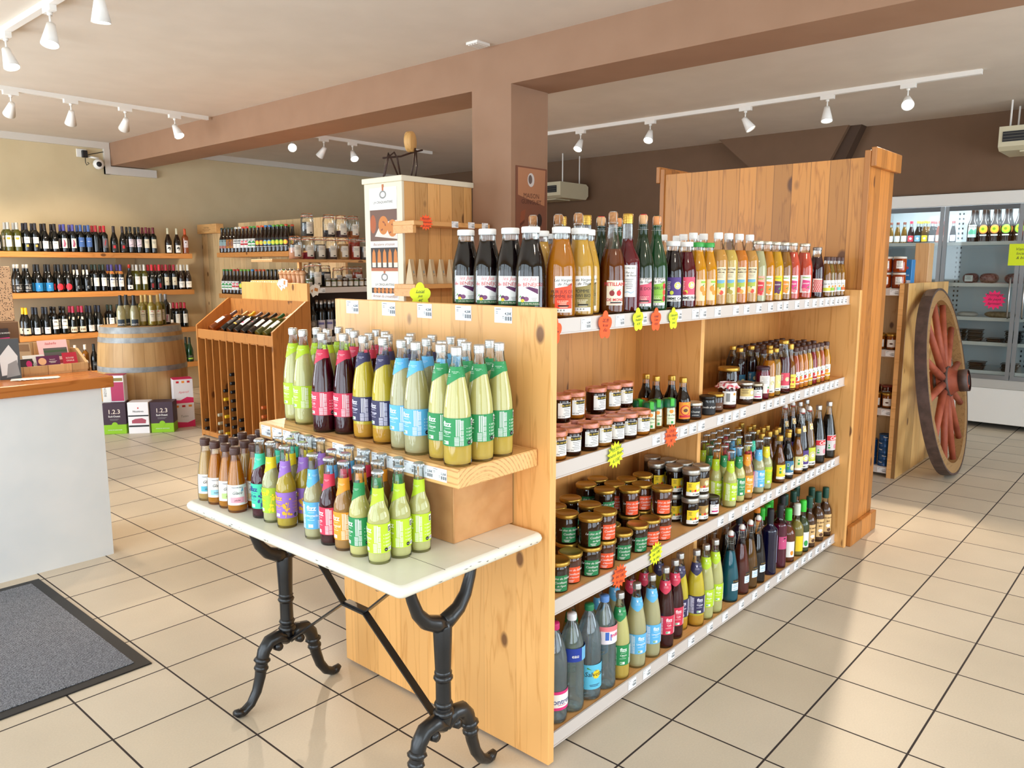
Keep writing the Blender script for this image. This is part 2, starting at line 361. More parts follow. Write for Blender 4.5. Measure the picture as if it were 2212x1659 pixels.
# ---------------------------------------------------------------- track lighting
M_LAMP = P('efece6', .4, name='white_lamp_enamel')
M_ON = emit('fff4e2', 30); M_DIM = emit('ffedd2', 2.2)
def track(x0, x1, y0, y1, label):
    MB().box(x0, x1, y0, y1, 2.965, 3.0, M_LAMP).ob('track_rail', label=label, cat='track light rail', group='ceiling track rails')
WARM = (1, .80, .58)
head_mesh = None
def spot(x, y, aim, label, on=1, watt=215, along='X', size=1.05):
    """track spotlight: adapter, stem and a conical head turned to aim"""
    global head_mesh
    r = empty('track_spotlight', (x, y, 2.965), label, 'spotlight', 'track spotlights')
    a = MB(); w, d = (.055, .018) if along == 'X' else (.018, .055); a.box(-w, w, -d, d, -.03, 0, M_LAMP); a.lathe([(0, -.045), (.014, -.045), (.014, -.03), (0, -.03)], M_LAMP, 10); a.ob('adapter', r)
    MB().lathe([(0, -.095), (.006, -.095), (.006, -.045), (0, -.045)], M_LAMP, 8).ob('stem', r)
    if head_mesh is None:
        h = MB(); h.lathe([(0, .025), (.022, .022), (.026, 0), (.047, -.10), (.043, -.10), (.03, -.06), (0, -.06)], M_LAMP, 24); head_mesh = h.mesh('spotlight_head')
    dv = (Vector(aim)-Vector((x, y, 2.85))).normalized(); q = (-dv).to_track_quat('Z', 'Y').to_euler()
    hd = put('lamp_head', head_mesh, r, (0, 0, -.11), q)
    MB().lathe([(0, -.094), (.042, -.094)], M_ON if on > 0 else M_DIM, 20).ob('lens', hd, label='glowing lamp lens' if on > 0 else None)
    if on > 0:
        l = D.lights.new('spot_beam', 'SPOT'); l.energy = watt*on; l.color = WARM; l.spot_size = size; l.spot_blend = .55; l.shadow_soft_size = .035
        lo = D.objects.new('spot_beam', l); COL.objects.link(lo); lo.location = Vector((x, y, 2.855))+dv*.12; lo.rotation_euler = dv.to_track_quat('-Z', 'Y').to_euler()
track(-1.0, 3.93, 7.385, 7.42, 'white ceiling track before the beam, facing the wine wall')
track(6.78, 6.82, 1.4, 6.1, 'long white ceiling track in the far room before the brown wall')
track(4.6, 6.95, 7.485, 7.52, 'white ceiling track beyond the beam above the spice shelves')
track(1.69, 1.73, 3.7, 6.4, 'white ceiling track overhead in the top left corner')
for x, aim, on, t in ((2.25, (2.3, 9.6, 1.2), .5, 'farthest left on the track facing the wine wall'), (2.70, (2.95, 9.0, .9), 1, 'second from the left on the wine wall track'), (3.15, (3.5, 9.6, 1.2), .5, 'third from the left on the wine wall track'), (3.60, (3.9, 5.9, .5), 1, 'brightly glowing, at the beam end of the wine wall track')):
    spot(x, 7.40, aim, 'white spotlight '+t, on)
for y, aim, on, t in ((5.06, (5.6, 5.0, 1.0), 1, 'nearest the column on the far room track'), (4.22, (5.5, 3.9, .9), 1, 'second from the column on the far room track'), (3.24, (6.9, 2.4, 1.6), 0, 'unlit, in the middle of the far room track'), (2.52, (6.2, 2.2, .4), 1, 'fourth from the column on the far room track'), (1.90, (3.9, 0.9, .6), 1.25, 'dazzling, last on the far room track')):
    spot(6.80, y, aim, 'white spotlight '+t, on, along='Y')
for x, aim, on, t in ((4.92, (3.2, 4.6, 1.2), 1, 'dazzling, seen just under the beam'), (5.33, (5.0, 8.9, 1.2), .5, 'second on the track beyond the beam'), (5.72, (5.3, 6.2, 1.2), .5, 'behind the wooden animal figure')):
    spot(x, 7.50, aim, 'white spotlight '+t, on)
for y, aim, on, t in ((5.62, (1.9, 5.0, 1.2), .6, 'at the left edge of the picture, nearest the wine wall'), (4.88, (1.3, 4.4, .9), .6, 'whole in view in the top left corner'), (4.22, (1.8, 4.4, .9), .6, 'cut by the top edge of the picture')):
    spot(1.71, y, aim, 'white spotlight overhead '+t, on, 70, along='Y')
# the track above the viewer, out of view, lighting the gondola front
track(1.2, 5.6, -.72, -.68, 'white ceiling track behind the viewer')
for k, (x, aim, w) in enumerate(((1.6, (2.0, 1.5, 1.3), 26), (2.7, (3.0, 1.5, 1.2), 26), (3.8, (3.9, 1.5, 1.3), 26), (4.7, (4.6, 2.0, 1.8), 34), (5.3, (6.4, 1.4, .8), 30))):
    spot(x, -.70, aim, 'white spotlight on the track behind the viewer', 1, w)
# ---------------------------------------------------------------- price tags and notes
INK = P('2a2a2e', .7, name='ink'); PAPER = P('eef1f4', .6, name='paper_white'); RAIL = P('cdc4be', .35, name='price_rail_plastic')
def tag_items(w, h, price):
    it = [('r', INK, -w*.28, h*.86, w*.3, h*.035), ('r', INK, -w*.36, h*.70, w*.12, h*.03), ('r', INK, -w*.36, h*.60, w*.12, h*.03), ('t', INK, w*.28, h*.52, h*.24, price, {'b': .02})]
    for k in range(9): it.append(('r', INK, w*(.08+.045*k), h*.16, w*(.012+.014*(k % 3)), h*.26))
    it.append(('r', INK, w*.0, h*.40, w*.1, h*.03)); it.append(('r', INK, w*.0, h*.3, w*.08, h*.03))
    return it
def tag_mesh(w, h, price, fr0):
    b = MB(); b.flat([('r', PAPER, 0, 0, w, h)]+tag_items(w, h, price), fr0); return b.mesh('price_tag')
# ---------------------------------------------------------------- the drinks gondola
X0, X1, YF, YB = 1.76, 4.415, 1.445, 2.40
SZ = (1.406, .962, .52, .067)
gon = empty('shelf_gondola', (0, 0, 0), 'long pine double-sided shelf gondola stocked with drinks and jams', 'shelf unit')
MB().box(X0, X0+.028, 1.405, 2.442, .012, 1.445, PINE, .002).ob('end_panel', gon, label='broad pine end panel facing the bistro table')
MB().box(X1-.03, X1, 1.39, 2.442, 0, 1.44, PINE, .002).ob('end_panel', gon)
MB().box(2.925, 2.953, 1.545, 2.40, .03, 1.384, PINE, .002).ob('divider', gon)
MB().box(X0+.028, X1-.03, 1.83, 1.85, .03, 1.385, PINEX).ob('back_panel', gon)
for z in SZ:
    if z > 1: MB().box(X0+.028, X1-.03, YF+.008, YB, z-.022, z, PINEH).ob('shelf', gon)
    else: MB().box(X0+.028, X1-.03, YF+.008, 1.83, z-.022, z, PINEH).ob('shelf', gon); MB().box(X0+.028, X1-.03, 1.85, YB, z-.022, z, PINEH).ob('shelf', gon)
MB().box(X0+.03, X1-.03, 1.50, 1.52, 0, .045, P('5b4028', .6)).ob('plinth', gon)
MB().box(2.05, 4.3, 1.90, 1.925, 1.406, 1.60, PINEX, .002).ob('riser_board', gon)
prices = ['4,20€', '3,05€', '1,85€', '2,70€', '5,40€', '6,15€']
tm = [tag_mesh(.052, .036, p, PLAN_XZ(0)) for p in prices]
tagx = {0: [1.98, 2.17, 2.31, 2.55, 2.68, 2.74, 2.86, 3.02, 3.12, 3.24, 3.36, 3.46, 3.53, 3.66, 3.78, 3.88, 3.97, 4.05, 4.12, 4.19, 4.25, 4.31],
        1: [2.42, 2.49, 2.55, 2.62, 2.69, 2.76, 2.92, 2.99, 3.06, 3.13, 3.33, 3.40, 3.48, 3.55, 3.66, 3.73, 3.84, 3.91, 3.98, 4.05, 4.12, 4.19, 4.26],
        2: [2.96, 3.06, 3.19, 3.26, 3.38, 3.45, 3.55, 3.63, 3.73, 3.80, 3.91, 3.98, 4.06, 4.13, 4.21, 4.28],
        3: [2.30, 2.40, 2.58, 2.74, 2.90, 3.04, 3.20, 3.34, 3.48, 3.62, 3.72, 3.83, 3.93, 4.02, 4.12, 4.21, 4.30]}
for k, z in enumerate(SZ):
    rl = MB(); rl.box(X0+.028, X1-.03, YF, YF+.006, z-.044, z+.003, RAIL); rl.box(X0+.028, X1-.03, YF-.004, YF, z-.044, z-.04, RAIL)
    ro = rl.ob('price_rail', gon, label='pale plastic rail holding price tags')
    for j, x in enumerate(tagx[k]): put('price_tag', tm[(j*5+k) % 6], ro, (x, YF-.0008, z-.038))
tl = tag_mesh(.072, .047, '4,20€', PLAN_YZ(0))
for y in (2.335, 2.13, 1.945, 1.763, 1.592): put('price_tag', tl, gon, (X0-.0006, y, 1.392+.002))
# bright card notes
def burst(r, n, d=.72): return [((r if i % 2 == 0 else r*d)*math.sin(PI*i/n)*1.0, (r if i % 2 == 0 else r*d)*math.cos(PI*i/n)*.95) for i in range(2*n)]
def flower(r, n=5): return [(r*(.72+.28*abs(math.cos(n*t/2)))*math.sin(t), r*1.25*(.72+.28*abs(math.cos(n*t/2)))*math.cos(t)) for t in [2*PI*i/60 for i in range(60)]]
CARD = {'o': P('ff5a1c', .6, name='fluorescent_orange_card'), 'y': P('dcee18', .6, name='fluorescent_yellow_card'), 'p': P('f0206a', .6, name='fluorescent_pink_card')}
def note(c, shape, r, lines, loc, rot, label, fr=None, group='fluorescent price notes'):
    b = MB(); poly = burst(r, 14) if shape == 'b' else flower(r)
    b.prism(poly, 0, .0012, CARD[c], lambda u, v, d: (u, d, v))
    n = len(lines)
    b.flat([('t', INK, 0, r*(.42-.42*i)-.004, r*.36, t, {'s': .35}) for i, t in enumerate(lines)]+[('r', INK, 0, r*.27, r*.8, .0012)], lambda u, v, e: (u, -e, v))
    return b.ob('price_note', None, loc, rot, label, 'price sign', group)
for c, sh, r, ls, x, z, ry, t in (('o', 'f', .034, ['Jus', 'pomme', '3€'], 1.815, 1.374, .1, 'orange flower-shaped price note half hidden at the near end of the top shelf'),
        ('o', 'f', .038, ['2€ 90', 'le jus', "d'ici"], 2.075, 1.377, .05, 'orange flower-shaped price note under the apple-kiwi juice'),
        ('y', 'f', .033, ['Local', 'Pétillant', '4,5€'], 2.27, 1.385, -.08, 'yellow flower-shaped price note under the red grape juice'),
        ('o', 'f', .034, ['Local', 'Cidre', '4,5€'], 2.385, 1.379, .04, 'orange flower-shaped price note under the first cider'),
        ('y', 'f', .033, ['Cidre local', '4,5€', 'brut'], 2.505, 1.377, -.03, 'yellow flower-shaped price note under the green cider'),
        ('y', 'b', .049, ['Miel local', 'toutes fleurs', '6,15€'], 2.15, .938, -.12, 'yellow starburst price note below the honey jars'),
        ('o', 'b', .047, ['Local', 'Billes fleur', '3€'], 2.515, .943, .1, 'orange starburst price note below the syrup bottles'),
        ('o', 'b', .047, ['confiture', 'lot 10€', 'le clos'], 2.19, .497, .1, 'orange starburst price note on the jam shelf edge'),
        ('y', 'b', .047, ['confiture', 'lot 10€', 'le clos'], 2.43, .512, -.1, 'yellow starburst price note on the jam shelf edge')):
    note(c, sh, r, ls, (x, YF-.0085, z), (0, ry, 0), t)
# ---------------------------------------------------------------- tall plank-backed unit at the far end of the gondola
tu = empty('tall_shelf_unit', (4.43, 1.395, 0), 'tall stained pine unit with plank back rising behind the gondola', 'shelf unit')
MB().box(0, .02, .03, 1.235, .01, 2.135, STAIN).ob('plank_back', tu)
for y0, y1 in ((0, .03), (1.235, 1.265)): MB().box(-.012, .41, y0, y1, 0, 2.17, STAINX, .002).ob('side_panel', tu)
c = MB(); c.box(-.005, .44, -.028, 0, 2.085, 2.185, STAINX, .003); c.ob('cornice', tu); c = MB(); c.box(-.02, .44, 1.265, 1.29, 2.085, 2.185, STAINX, .003); c.ob('cornice', tu)
MB().box(-.006, .43, -.028, 0, .0, .115, STAINX, .003).ob('skirting', tu)
for z in (.08, .5, .95, 1.38, 1.8): MB().box(.02, .40, .03, 1.235, z-.02, z, PINEH).ob('shelf', tu)
# ---------------------------------------------------------------- white bistro table with cast-iron legs
CHIP = noisy('worn_white_paint', 'e9e6d8', 'e2dfd0', 9, .35, 4)
IRON = P('121316', .33, 0, name='black_cast_iron', coat=.2)
tb = empty('bistro_table', (1.47, 1.98, 0), 'white bistro table with chipped bullnose edge and black cast-iron trestle legs', 'table')
t = MB()
n = 6; prof = [(0, .012)]+[(.5-.5*math.cos(PI*k/n), .012+.0) for k in range(0)]
def slab(b, x0, x1, y0, y1, z0, z1, m, rr=.014):
    """rounded-edge slab"""
    rings = []
    for k in range(7):
        a = -PI/2+PI*k/6; o = rr*(1-math.cos(a)); z = (z0+z1)/2+(z1-z0)/2*math.sin(a); c = rr*1.2
        X0_, X1_, Y0_, Y1_ = x0+o, x1-o, y0+o, y1-o; ring = []
        for cx, cy, s in ((X1_-c, Y0_+c, -PI/2), (X1_-c, Y1_-c, 0), (X0_+c, Y1_-c, PI/2), (X0_+c, Y0_+c, PI)):
            for j in range(4): q = s+PI/2*j/3; ring.append((cx+c*math.cos(q), cy+c*math.sin(q), z))
        rings.append(ring)
    vs = [p for r in rings for p in r]; K = 16
    fs = [[i*K+j, i*K+(j+1) % K, (i+1)*K+(j+1) % K, (i+1)*K+j] for i in range(6) for j in range(K)]
    b.add(vs, fs, m, True); b.add(rings[0], [list(range(K))[::-1]], m); b.add(rings[-1], [list(range(K))], m)
slab(t, -.282, .282, -.56, .56, .742, .775, CHIP)
grim = P('5c5348', .8, name='grime')
t.flat([('r', grim, 0, -.405, .50, .0015), ('r', grim, 0, -.245, .50, .0012)], lambda u, v, e: (v*0+u, v*0+(-.56+.0)*0+v*1.0-.0, .7752+e*.3)) if 0 else None
rr = random.Random(3)
for k in range(17):
    u = rr.uniform(-.55, .55); w = rr.choice((.004, .007, .018)); 
    q_ = .752+rr.uniform(-.006, .012); t.add([(-.2825, u, q_), (-.2825, u+w, q_+rr.uniform(-.001, .001)), (-.2826, u+w*.6, q_-.0022)], [(0, 1, 2)], grim)
for k in range(11):
    u = rr.uniform(-.27, .27); w = rr.choice((.004, .01, .02)); 
    q_ = .754+rr.uniform(-.005, .011); t.add([(u, -.5605, q_), (u+w, -.5605, q_+rr.uniform(-.001, .001)), (u+w*.6, -.5606, q_-.0022)], [(0, 1, 2)], grim)
for v in (-.12, .09): t.box(v, v+.0015, -.55, -.2, .7745, .7753, grim)
t.ob('tabletop', tb)
def trestle(y):
    """cast-iron leg pair: two arched feet with knuckles, tapering post and forked top"""
    c = lambda x, z: (x, y, z)
    r = MB(); r.lathe([(0, .215), (.026, .22), (.027, .25), (.0235, .29), (.023, .36), (.0265, .46), (.029, .53), (.024, .55), (0, .556)], IRON, 12, (0, y, 0))
    for z, rad in ((.262, .033), (.288, .029), (.372, .030), (.388, .027)): r.lathe([(0, z-.011), (rad*.82, z-.010), (rad, z), (rad*.82, z+.010), (0, z+.011)], IRON, 12, (0, y, 0))
    r.ob('post', tb)
    for s in (-1, 1):
        pts = [(0, .225), (s*.04, .242), (s*.075, .236), (s*.098, .208), (s*.108, .17), (s*.117, .12), (s*.133, .07), (s*.158, .032), (s*.185, .0165), (s*.205, .0165)]
        fo = MB(); fo.tube([c(x, z) for x, z in pts], 0, IRON, 10, True, [.026, .026, .025, .024, .022, .020, .018, .0165, .016, .014])
        for u, w, rad in ((.1065, .178, .0305), (.1115, .150, .0265)): fo.tube([c(s*(u-.002), w+.012), c(s*u, w), c(s*(u+.002), w-.012)], 0, IRON, 10, True, [.020, rad, .020])
        fo.tube([c(s*.185, .0155), c(s*.207, .017), c(s*.222, .026)], 0, IRON, 8, True, [.0155, .0165, .010]); fo.ob('foot', tb)
        arm = MB(); arm.tube([c(0, .535), c(s*.03, .548), c(s*.065, .565), c(s*.095, .60), c(s*.115, .65), c(s*.128, .70), c(s*.14, .742)], 0, IRON, 10, True, [.027, .025, .022, .019, .017, .016, .016]); arm.ob('fork_arm', tb)
        lug = MB(); lug.lathe([(0, -.022), (.014, -.02), (.018, 0), (.014, .02), (0, .022)], IRON, 10, (s*.045, y, .208), axis='Y'); lug.ob('scroll', tb)
for y in (-.41, .415): trestle(y)
# two bent flat bars crossing at a short bridge
for s in (-1, 1):
    st = MB(); pl = [(s*.405, .215), (s*.055, .465+.003*s), (-s*.055, .465+.003*s), (-s*.39, .742)]
    for (ya_, za_), (yb_, zb_) in zip(pl, pl[1:]):
        d = Vector((0, yb_-ya_, zb_-za_)); n_ = Vector((0, -d.z, d.y)).normalized()*.0028; A = Vector((.004*s, ya_, za_)); B_ = A+d; w = Vector((.012, 0, 0))
        st.add([A-w-n_, A+w-n_, A+w+n_, A-w+n_, B_-w-n_, B_+w-n_, B_+w+n_, B_-w+n_], [(0, 1, 2, 3), (4, 7, 6, 5), (0, 4, 5, 1), (1, 5, 6, 2), (2, 6, 7, 3), (3, 7, 4, 0)], IRON)
    st.ob('brace_bar', tb)
# kraft-paper wrapped box and the plank it carries
KRAFT = noisy('brown_kraft_paper', 'c8955f', 'be8a55', 14, .75, 3, .5)
kb = MB(); rx = random.Random(5); nx, nz = 10, 8
def crumple(p): return p
def sheet(b, c, du, dv, n, m, nu, nv, amp):
    """a creased paper face"""
    c, du, dv, n = map(Vector, (c, du, dv, n)); vs = []
    for i in range(nu+1):
        for j in range(nv+1):
            a, q = i/nu, j/nv; edge = min(a, 1-a, q, 1-q)*6
            cr_ = math.sin(9*a+5*q+math.sin(7*q)*1.4)*.5+math.sin(17*q-6*a+2*math.sin(5*a))*.4+rx.uniform(-.3, .3)
            vs.append(c+du*a+dv*q-n*amp*min(1, edge)*(1+cr_)*.5)
    b.add(vs, [(i*(nv+1)+j, (i+1)*(nv+1)+j, (i+1)*(nv+1)+j+1, i*(nv+1)+j+1) for i in range(nu) for j in range(nv)], m, True)
bx0, bx1, by0, by1, bz0, bz1 = 1.50, 1.755, 1.55, 2.40, .7757, .971
sheet(kb, (bx0, by1, bz0), (0, by0-by1, 0), (0, 0, bz1-bz0), (-1, 0, 0), KRAFT, 34, 12, .015)
sheet(kb, (bx0, by0, bz0), (bx1-bx0, 0, 0), (0, 0, bz1-bz0), (0, -1, 0), KRAFT, 18, 14, .017)
for f_ in ((bx1, bx1, by0, by1, bz0, bz1), (bx0, bx1, by1, by1, bz0, bz1), (bx0, bx1, by0, by1, bz1, bz1), (bx0, bx1, by0, by1, bz0, bz0)): kb.box(*f_, KRAFT)
kb.tube([(bx0+.001, by0+.001, bz0+.002), (bx0+.001, by0+.001, bz1-.002)], .003, KRAFT, 8)
ko = kb.ob('wrapped_box', None, None, None, 'box wrapped in brown kraft paper standing on the white table', 'box')
pk = MB(); pk.box(1.425, 1.757, 1.452, 2.445, .9715, 1.025, PLANKW, .003)
po = pk.ob('display_plank', None, None, None, 'thick pine plank laid on the paper-wrapped box above the table', 'shelf board')
tq = [tag_mesh(.058, .036, p, PLAN_YZ(0)) for p in ('1,85€', '2,35€')]
for k, y in enumerate((2.40, 2.33, 2.265, 2.20, 2.13, 1.985, 1.86, 1.79, 1.72, 1.645, 1.58, 1.525)): put('price_tag', tq[k > 4], po, (1.4245, y, .982))
# ---------------------------------------------------------------- bottles and jars
REG = []
ORD_ = ['first', 'second', 'third', 'fourth', 'fifth', 'sixth', 'seventh', 'eighth', 'ninth', 'tenth', 'eleventh', 'twelfth', 'thirteenth', 'fourteenth', 'fifteenth', 'sixteenth', 'seventeenth', 'eighteenth', 'nineteenth', 'twentieth', 'twenty-first', 'twenty-second', 'twenty-third', 'twenty-fourth', 'twenty-fifth', 'twenty-sixth', 'twenty-seventh', 'twenty-eighth', 'twenty-ninth', 'thirtieth', 'thirty-first', 'thirty-second', 'thirty-third', 'thirty-fourth', 'thirty-fifth', 'thirty-sixth', 'thirty-seventh', 'thirty-eighth', 'thirty-ninth', 'fortieth']
ORD = ORD_
def rfun(prof):
    def rf(z):
        for (z0, r0), (z1, r1) in zip(prof, prof[1:]):
            if z <= z1: return r0+(r1-r0)*max(0, (z-z0))/max(1e-6, z1-z0)
        return prof[-1][1]
    return rf
def smooth(prof, n=3):
    """rounder shoulders: Catmull-Rom through the profile"""
    out = []
    P_ = [prof[0]]+list(prof)+[prof[-1]]
    for i in range(1, len(P_)-2):
        a, b, c, d = P_[i-1:i+3]
        for k in range(n):
            t = k/n
            q = [.5*(2*b[j]+(c[j]-a[j])*t+(2*a[j]-5*b[j]+4*c[j]-d[j])*t*t+(3*b[j]-a[j]-3*c[j]+d[j])*t**3) for j in (0, 1)]
            q[0] = min(max(q[0], b[0]), c[0]); out.append((q[0], max(q[1], .001)))
    return out+[prof[-1]]
PR = {
 'soda': [(0, .034), (.004, .0385), (.07, .0395), (.14, .0392), (.18, .0355), (.22, .0285), (.255, .0215), (.28, .016), (.296, .0142), (.308, .0142)],
 'longneck': [(0, .027), (.004, .0305), (.05, .031), (.118, .031), (.138, .028), (.158, .0205), (.18, .0165), (.215, .0142), (.236, .0135), (.24, .0148), (.246, .0148)],
 'cone': [(0, .027), (.004, .031), (.04, .0315), (.08, .030), (.12, .0245), (.155, .018), (.178, .0138), (.198, .0132)],
 'juice': [(0, .042), (.004, .0465), (.05, .047), (.135, .0465), (.17, .043), (.205, .0345), (.23, .028), (.245, .0262), (.262, .0262)],
 'nectar': [(0, .038), (.004, .0425), (.05, .043), (.165, .0425), (.195, .039), (.22, .030), (.245, .0205), (.26, .0165), (.276, .016)],
 'champ': [(0, .039), (.004, .0435), (.05, .044), (.14, .0435), (.18, .038), (.22, .0275), (.25, .0195), (.28, .0162), (.295, .0155), (.298, .017), (.303, .017)],
 'round': [(0, .041), (.004, .045), (.05, .0455), (.155, .0455), (.185, .041), (.21, .029), (.232, .0205), (.27, .0172), (.318, .0165)],
 'swing': [(0, .037), (.004, .041), (.05, .0415), (.11, .0405), (.16, .034), (.21, .0245), (.25, .0175), (.29, .0145), (.305, .0145)],
 'water': [(0, .034), (.006, .044), (.03, .0455), (.036, .0435), (.05, .0455), (.056, .0435), (.072, .0455), (.078, .0435), (.095, .0455), (.101, .0435), (.118, .0455), (.125, .044), (.15, .0445), (.205, .0445), (.235, .042), (.27, .032), (.30, .021), (.316, .0135), (.328, .0135)],
 'syrup': [(0, .034), (.004, .038), (.05, .0382), (.13, .038), (.155, .035), (.175, .024), (.19, .0165), (.23, .0145), (.262, .0142)],
 'tallsq': [(0, .034), (.004, .0385), (.1, .0385), (.20, .0385), (.225, .036), (.238, .024), (.25, .0165), (.29, .0152), (.315, .015)],
 'cola': [(0, .037), (.004, .042), (.05, .0425), (.12, .042), (.16, .037), (.21, .0275), (.25, .0175), (.275, .0145), (.295, .0142)],
 'beer': [(0, .028), (.004, .031), (.05, .0315), (.10, .031), (.125, .027), (.15, .0185), (.175, .0145), (.216, .0135)],
 'bordeaux': [(0, .034), (.004, .0375), (.05, .038), (.18, .0382), (.205, .035), (.222, .023), (.236, .0155), (.26, .0142), (.298, .0142), (.30, .0142)],
 'burgundy': [(0, .037), (.004, .041), (.05, .0415), (.13, .041), (.165, .036), (.20, .025), (.225, .0172), (.25, .0148), (.298, .0142), (.30, .0142)],
 'minij': [(0, .024), (.003, .0265), (.04, .027), (.11, .0265), (.14, .022), (.165, .0155), (.18, .0138), (.20, .0135)],
}
def ring_wall(h, r, m, b, z0=0, rib=0, n=32, top=None):
    """cap: side wall (ribbed or plain) with rounded top"""
    b.lathe([(r*.98, z0), (r, z0+h*.08), (r, z0+h*.85), (r*.93, z0+h), (0, z0+h)], m, n)
def glass_body(name, prof, gm, n=24):
    p = smooth(prof); b = MB(); b.lathe([(0, p[0][0]+.004)]+[(r, z) for z, r in p], gm, n); return b.mesh(name)
def fill(prof, level, lm, n=20, z0=.004):
    p = [q for q in smooth(prof) if z0 <= q[0] <= level]; rf = rfun(smooth(prof)); b = MB()
    b.lathe([(0, z0+.003), (rf(z0)*.93, z0+.003)]+[(r-.0016, z) for z, r in p if z > z0+.004]+[(rf(level)-.0016, level), (0, level)], lm, n); return b.mesh('liquid')
def lab_mesh(rf, z0, z1, u0, u1, base, items, name='label', edge=None):
    """paper label wrapped on the bottle; items in metres; edge(u) lowers the bottom edge"""
    b = MB(); fr = cyl_fr(rf); n = max(4, int((u1-u0)/.006)); k = 3; vs = []; fs = []
    for i in range(n+1):
        u = u0+(u1-u0)*i/n; lo = z0-(edge(u) if edge else 0)
        for j in range(k+1): vs.append(fr(u, lo+(z1-lo)*j/k, .0004))
    for i in range(n):
        for j in range(k): a = i*(k+1)+j; fs.append((a, a+k+1, a+k+2, a+1))
    b.add(vs, fs, base, True); b.flat(items, lambda u, v, e: fr(u, v, e+.0006), True); return b.mesh(name)
CAPW = P('e9e7e4', .4, name='white_cap'); CAPS = P('c9c9c7', .28, .85, name='silver_cap'); CAPG = P('c8a04a', .3, .8, name='gold_cap'); CAPBR = P('4a2b23', .4, name='brown_cap')
TIN = P('b9bdc0', .25, .9, name='crown_cap_tin'); WIRE = P('c9c9c6', .3, .9, name='wire'); CORK = noisy('cork', 'b9855a', '9c6a40', 120, .8)
WHT = P('f4f2ec', .6, name='label_white'); GLS = glassm(); BLK = P('16161a', .6, name='label_black')
KIND = {}
def kind(key, name, cat, desc, parts, r): KIND[key] = (name, cat, desc, parts, r)
def place(key, x, y, z, rot, desc=None, group=None):
    name, cat, d0, parts, r = KIND[key]
    root = put(name, parts[0][1], None, (x, y, z), rot, None, cat, group)
    for pn, me, lb in parts[1:]: put(pn, me, root, label=lb)
    REG.append((root, desc or d0, x, y, z))
    return root
def cap_mesh(z0, h, r, m, rib=True):
    b = MB(); ring_wall(h, r, m, b, z0)
    if rib: 
        for k in (.22, .45, .68): b.lathe([(r*1.0, z0+h*(k-.06)), (r*1.045, z0+h*k), (r*1.0, z0+h*(k+.06))], m, 24)
    return b.mesh('cap')
def crown_mesh(z0, r=.0158):
    b = MB(); n = 42; vs = []
    for zz, rr, am in ((z0, r, .0011), (z0+.005, r*.96, .0004), (z0+.0075, r*.8, 0)): vs += [((rr+am*math.cos(21*2*PI*i/n))*math.cos(2*PI*i/n), (rr+am*math.cos(21*2*PI*i/n))*math.sin(2*PI*i/n), zz) for i in range(n)]
    fs = [[k*n+i, k*n+(i+1) % n, (k+1)*n+(i+1) % n, (k+1)*n+i] for k in range(2) for i in range(n)]+[[2*n+i for i in range(n)]]
    b.add(vs, fs, TIN, False); return b.mesh('crown_cap')
def bars(u, z, w, h, m, n, vert=True, gap=.45):
    """a block of parallel bars of the geometric label pattern"""
    out = []
    for k in range(n):
        if vert: out.append(('r', m, u-w/2+w*(k+.5)/n, z, w/n*(1-gap), h))
        else: out.append(('r', m, u, z+h*(k+gap/2)/n, w, h/n*(1-gap)))
    return out
def maze(u, z0, z1, w, m, seed=1):
    """two-column stack of alternating bar blocks"""
    r = random.Random(seed); out = []; h = (z1-z0)
    out += bars(u-w*.12, z0+h*.36, w*.52, h*.64, m, 3) if seed % 2 else bars(u-w*.12, z0+h*.56, w*.5, h*.42, m, 8, False)
    out += bars(u+w*.22, z0+h*.60, w*.4, h*.36, m, 7, False)+bars(u+w*.22, z0+h*.40, w*.4, h*.18, m, 3)
    out += bars(u+w*.22, z0, w*.4, h*.17, m, 3)+bars(u+w*.22, z0+h*.18, w*.4, h*.2, m, 4, False)
    out += bars(u-w*.26, z0, w*.46, h*.34, m, 7, False)
    return out
GRN = P('2f9a4a', .6, name='organic_seal_green')
def fizz_items(z0, z1, ink, flav, s=1.0):
    h = z1-z0; it = [('t', ink, 0, z0+h*.70, h*.26, 'fizz', {'b': .028}), ('r', ink, 0, z0+h*.62, .022*s, h*.012), ('t', ink, 0, z0+h*.47, h*.125, flav, {'b': .015}), ('r', ink, 0, z0+h*.42, .012*s, h*.012), ('r', ink, -.002, z0+h*.34, .026*s, h*.014),
        ('r', WHT, -.004*s, z0+h*.06, .018*s, h*.12), ('r', GRN, -.008*s, z0+h*.075, .0085*s, h*.09)]
    for c in (-.037, .036): it += maze(c*s, z0+h*.02, z1-h*.04, .028*s, ink, 1)
    it += maze(-.002*s, z0+h*.0, z0+h*.3, .020*s, ink, 2)[-7:] if False else []
    for k in range(4):
        it += [('c', ink, .058*s, z0+h*(.62-.12*k), .0014*s, .0014*s), ('r', ink, .076*s, z0+h*(.625-.12*k), .026*s, h*.012), ('r', ink, .072*s, z0+h*(.59-.12*k), .018*s, h*.012)]
    it += [('r', WHT, .082*s, z0+h*.70, .014*s, h*.24), ('r', BLK, .082*s, z0+h*.715, .011*s, h*.17), ('p', WHT, [(.079*s, z0+h*.74), (.083*s, z0+h*.76), (.086*s, z0+h*.83), (.081*s, z0+h*.86)]), ('c', BLK, .066*s, z0+h*.11, .0065*s, .0065*s), ('t', WHT, .066*s, z0+h*.095, h*.05, 'éco'), ('r', WHT, .083*s, z0+h*.06, .018*s, h*.12)]
    it += [('r', BLK, (.0755+.0019*k)*s, z0+h*.075, .0009*s, h*.09) for k in range(8)]
    return it
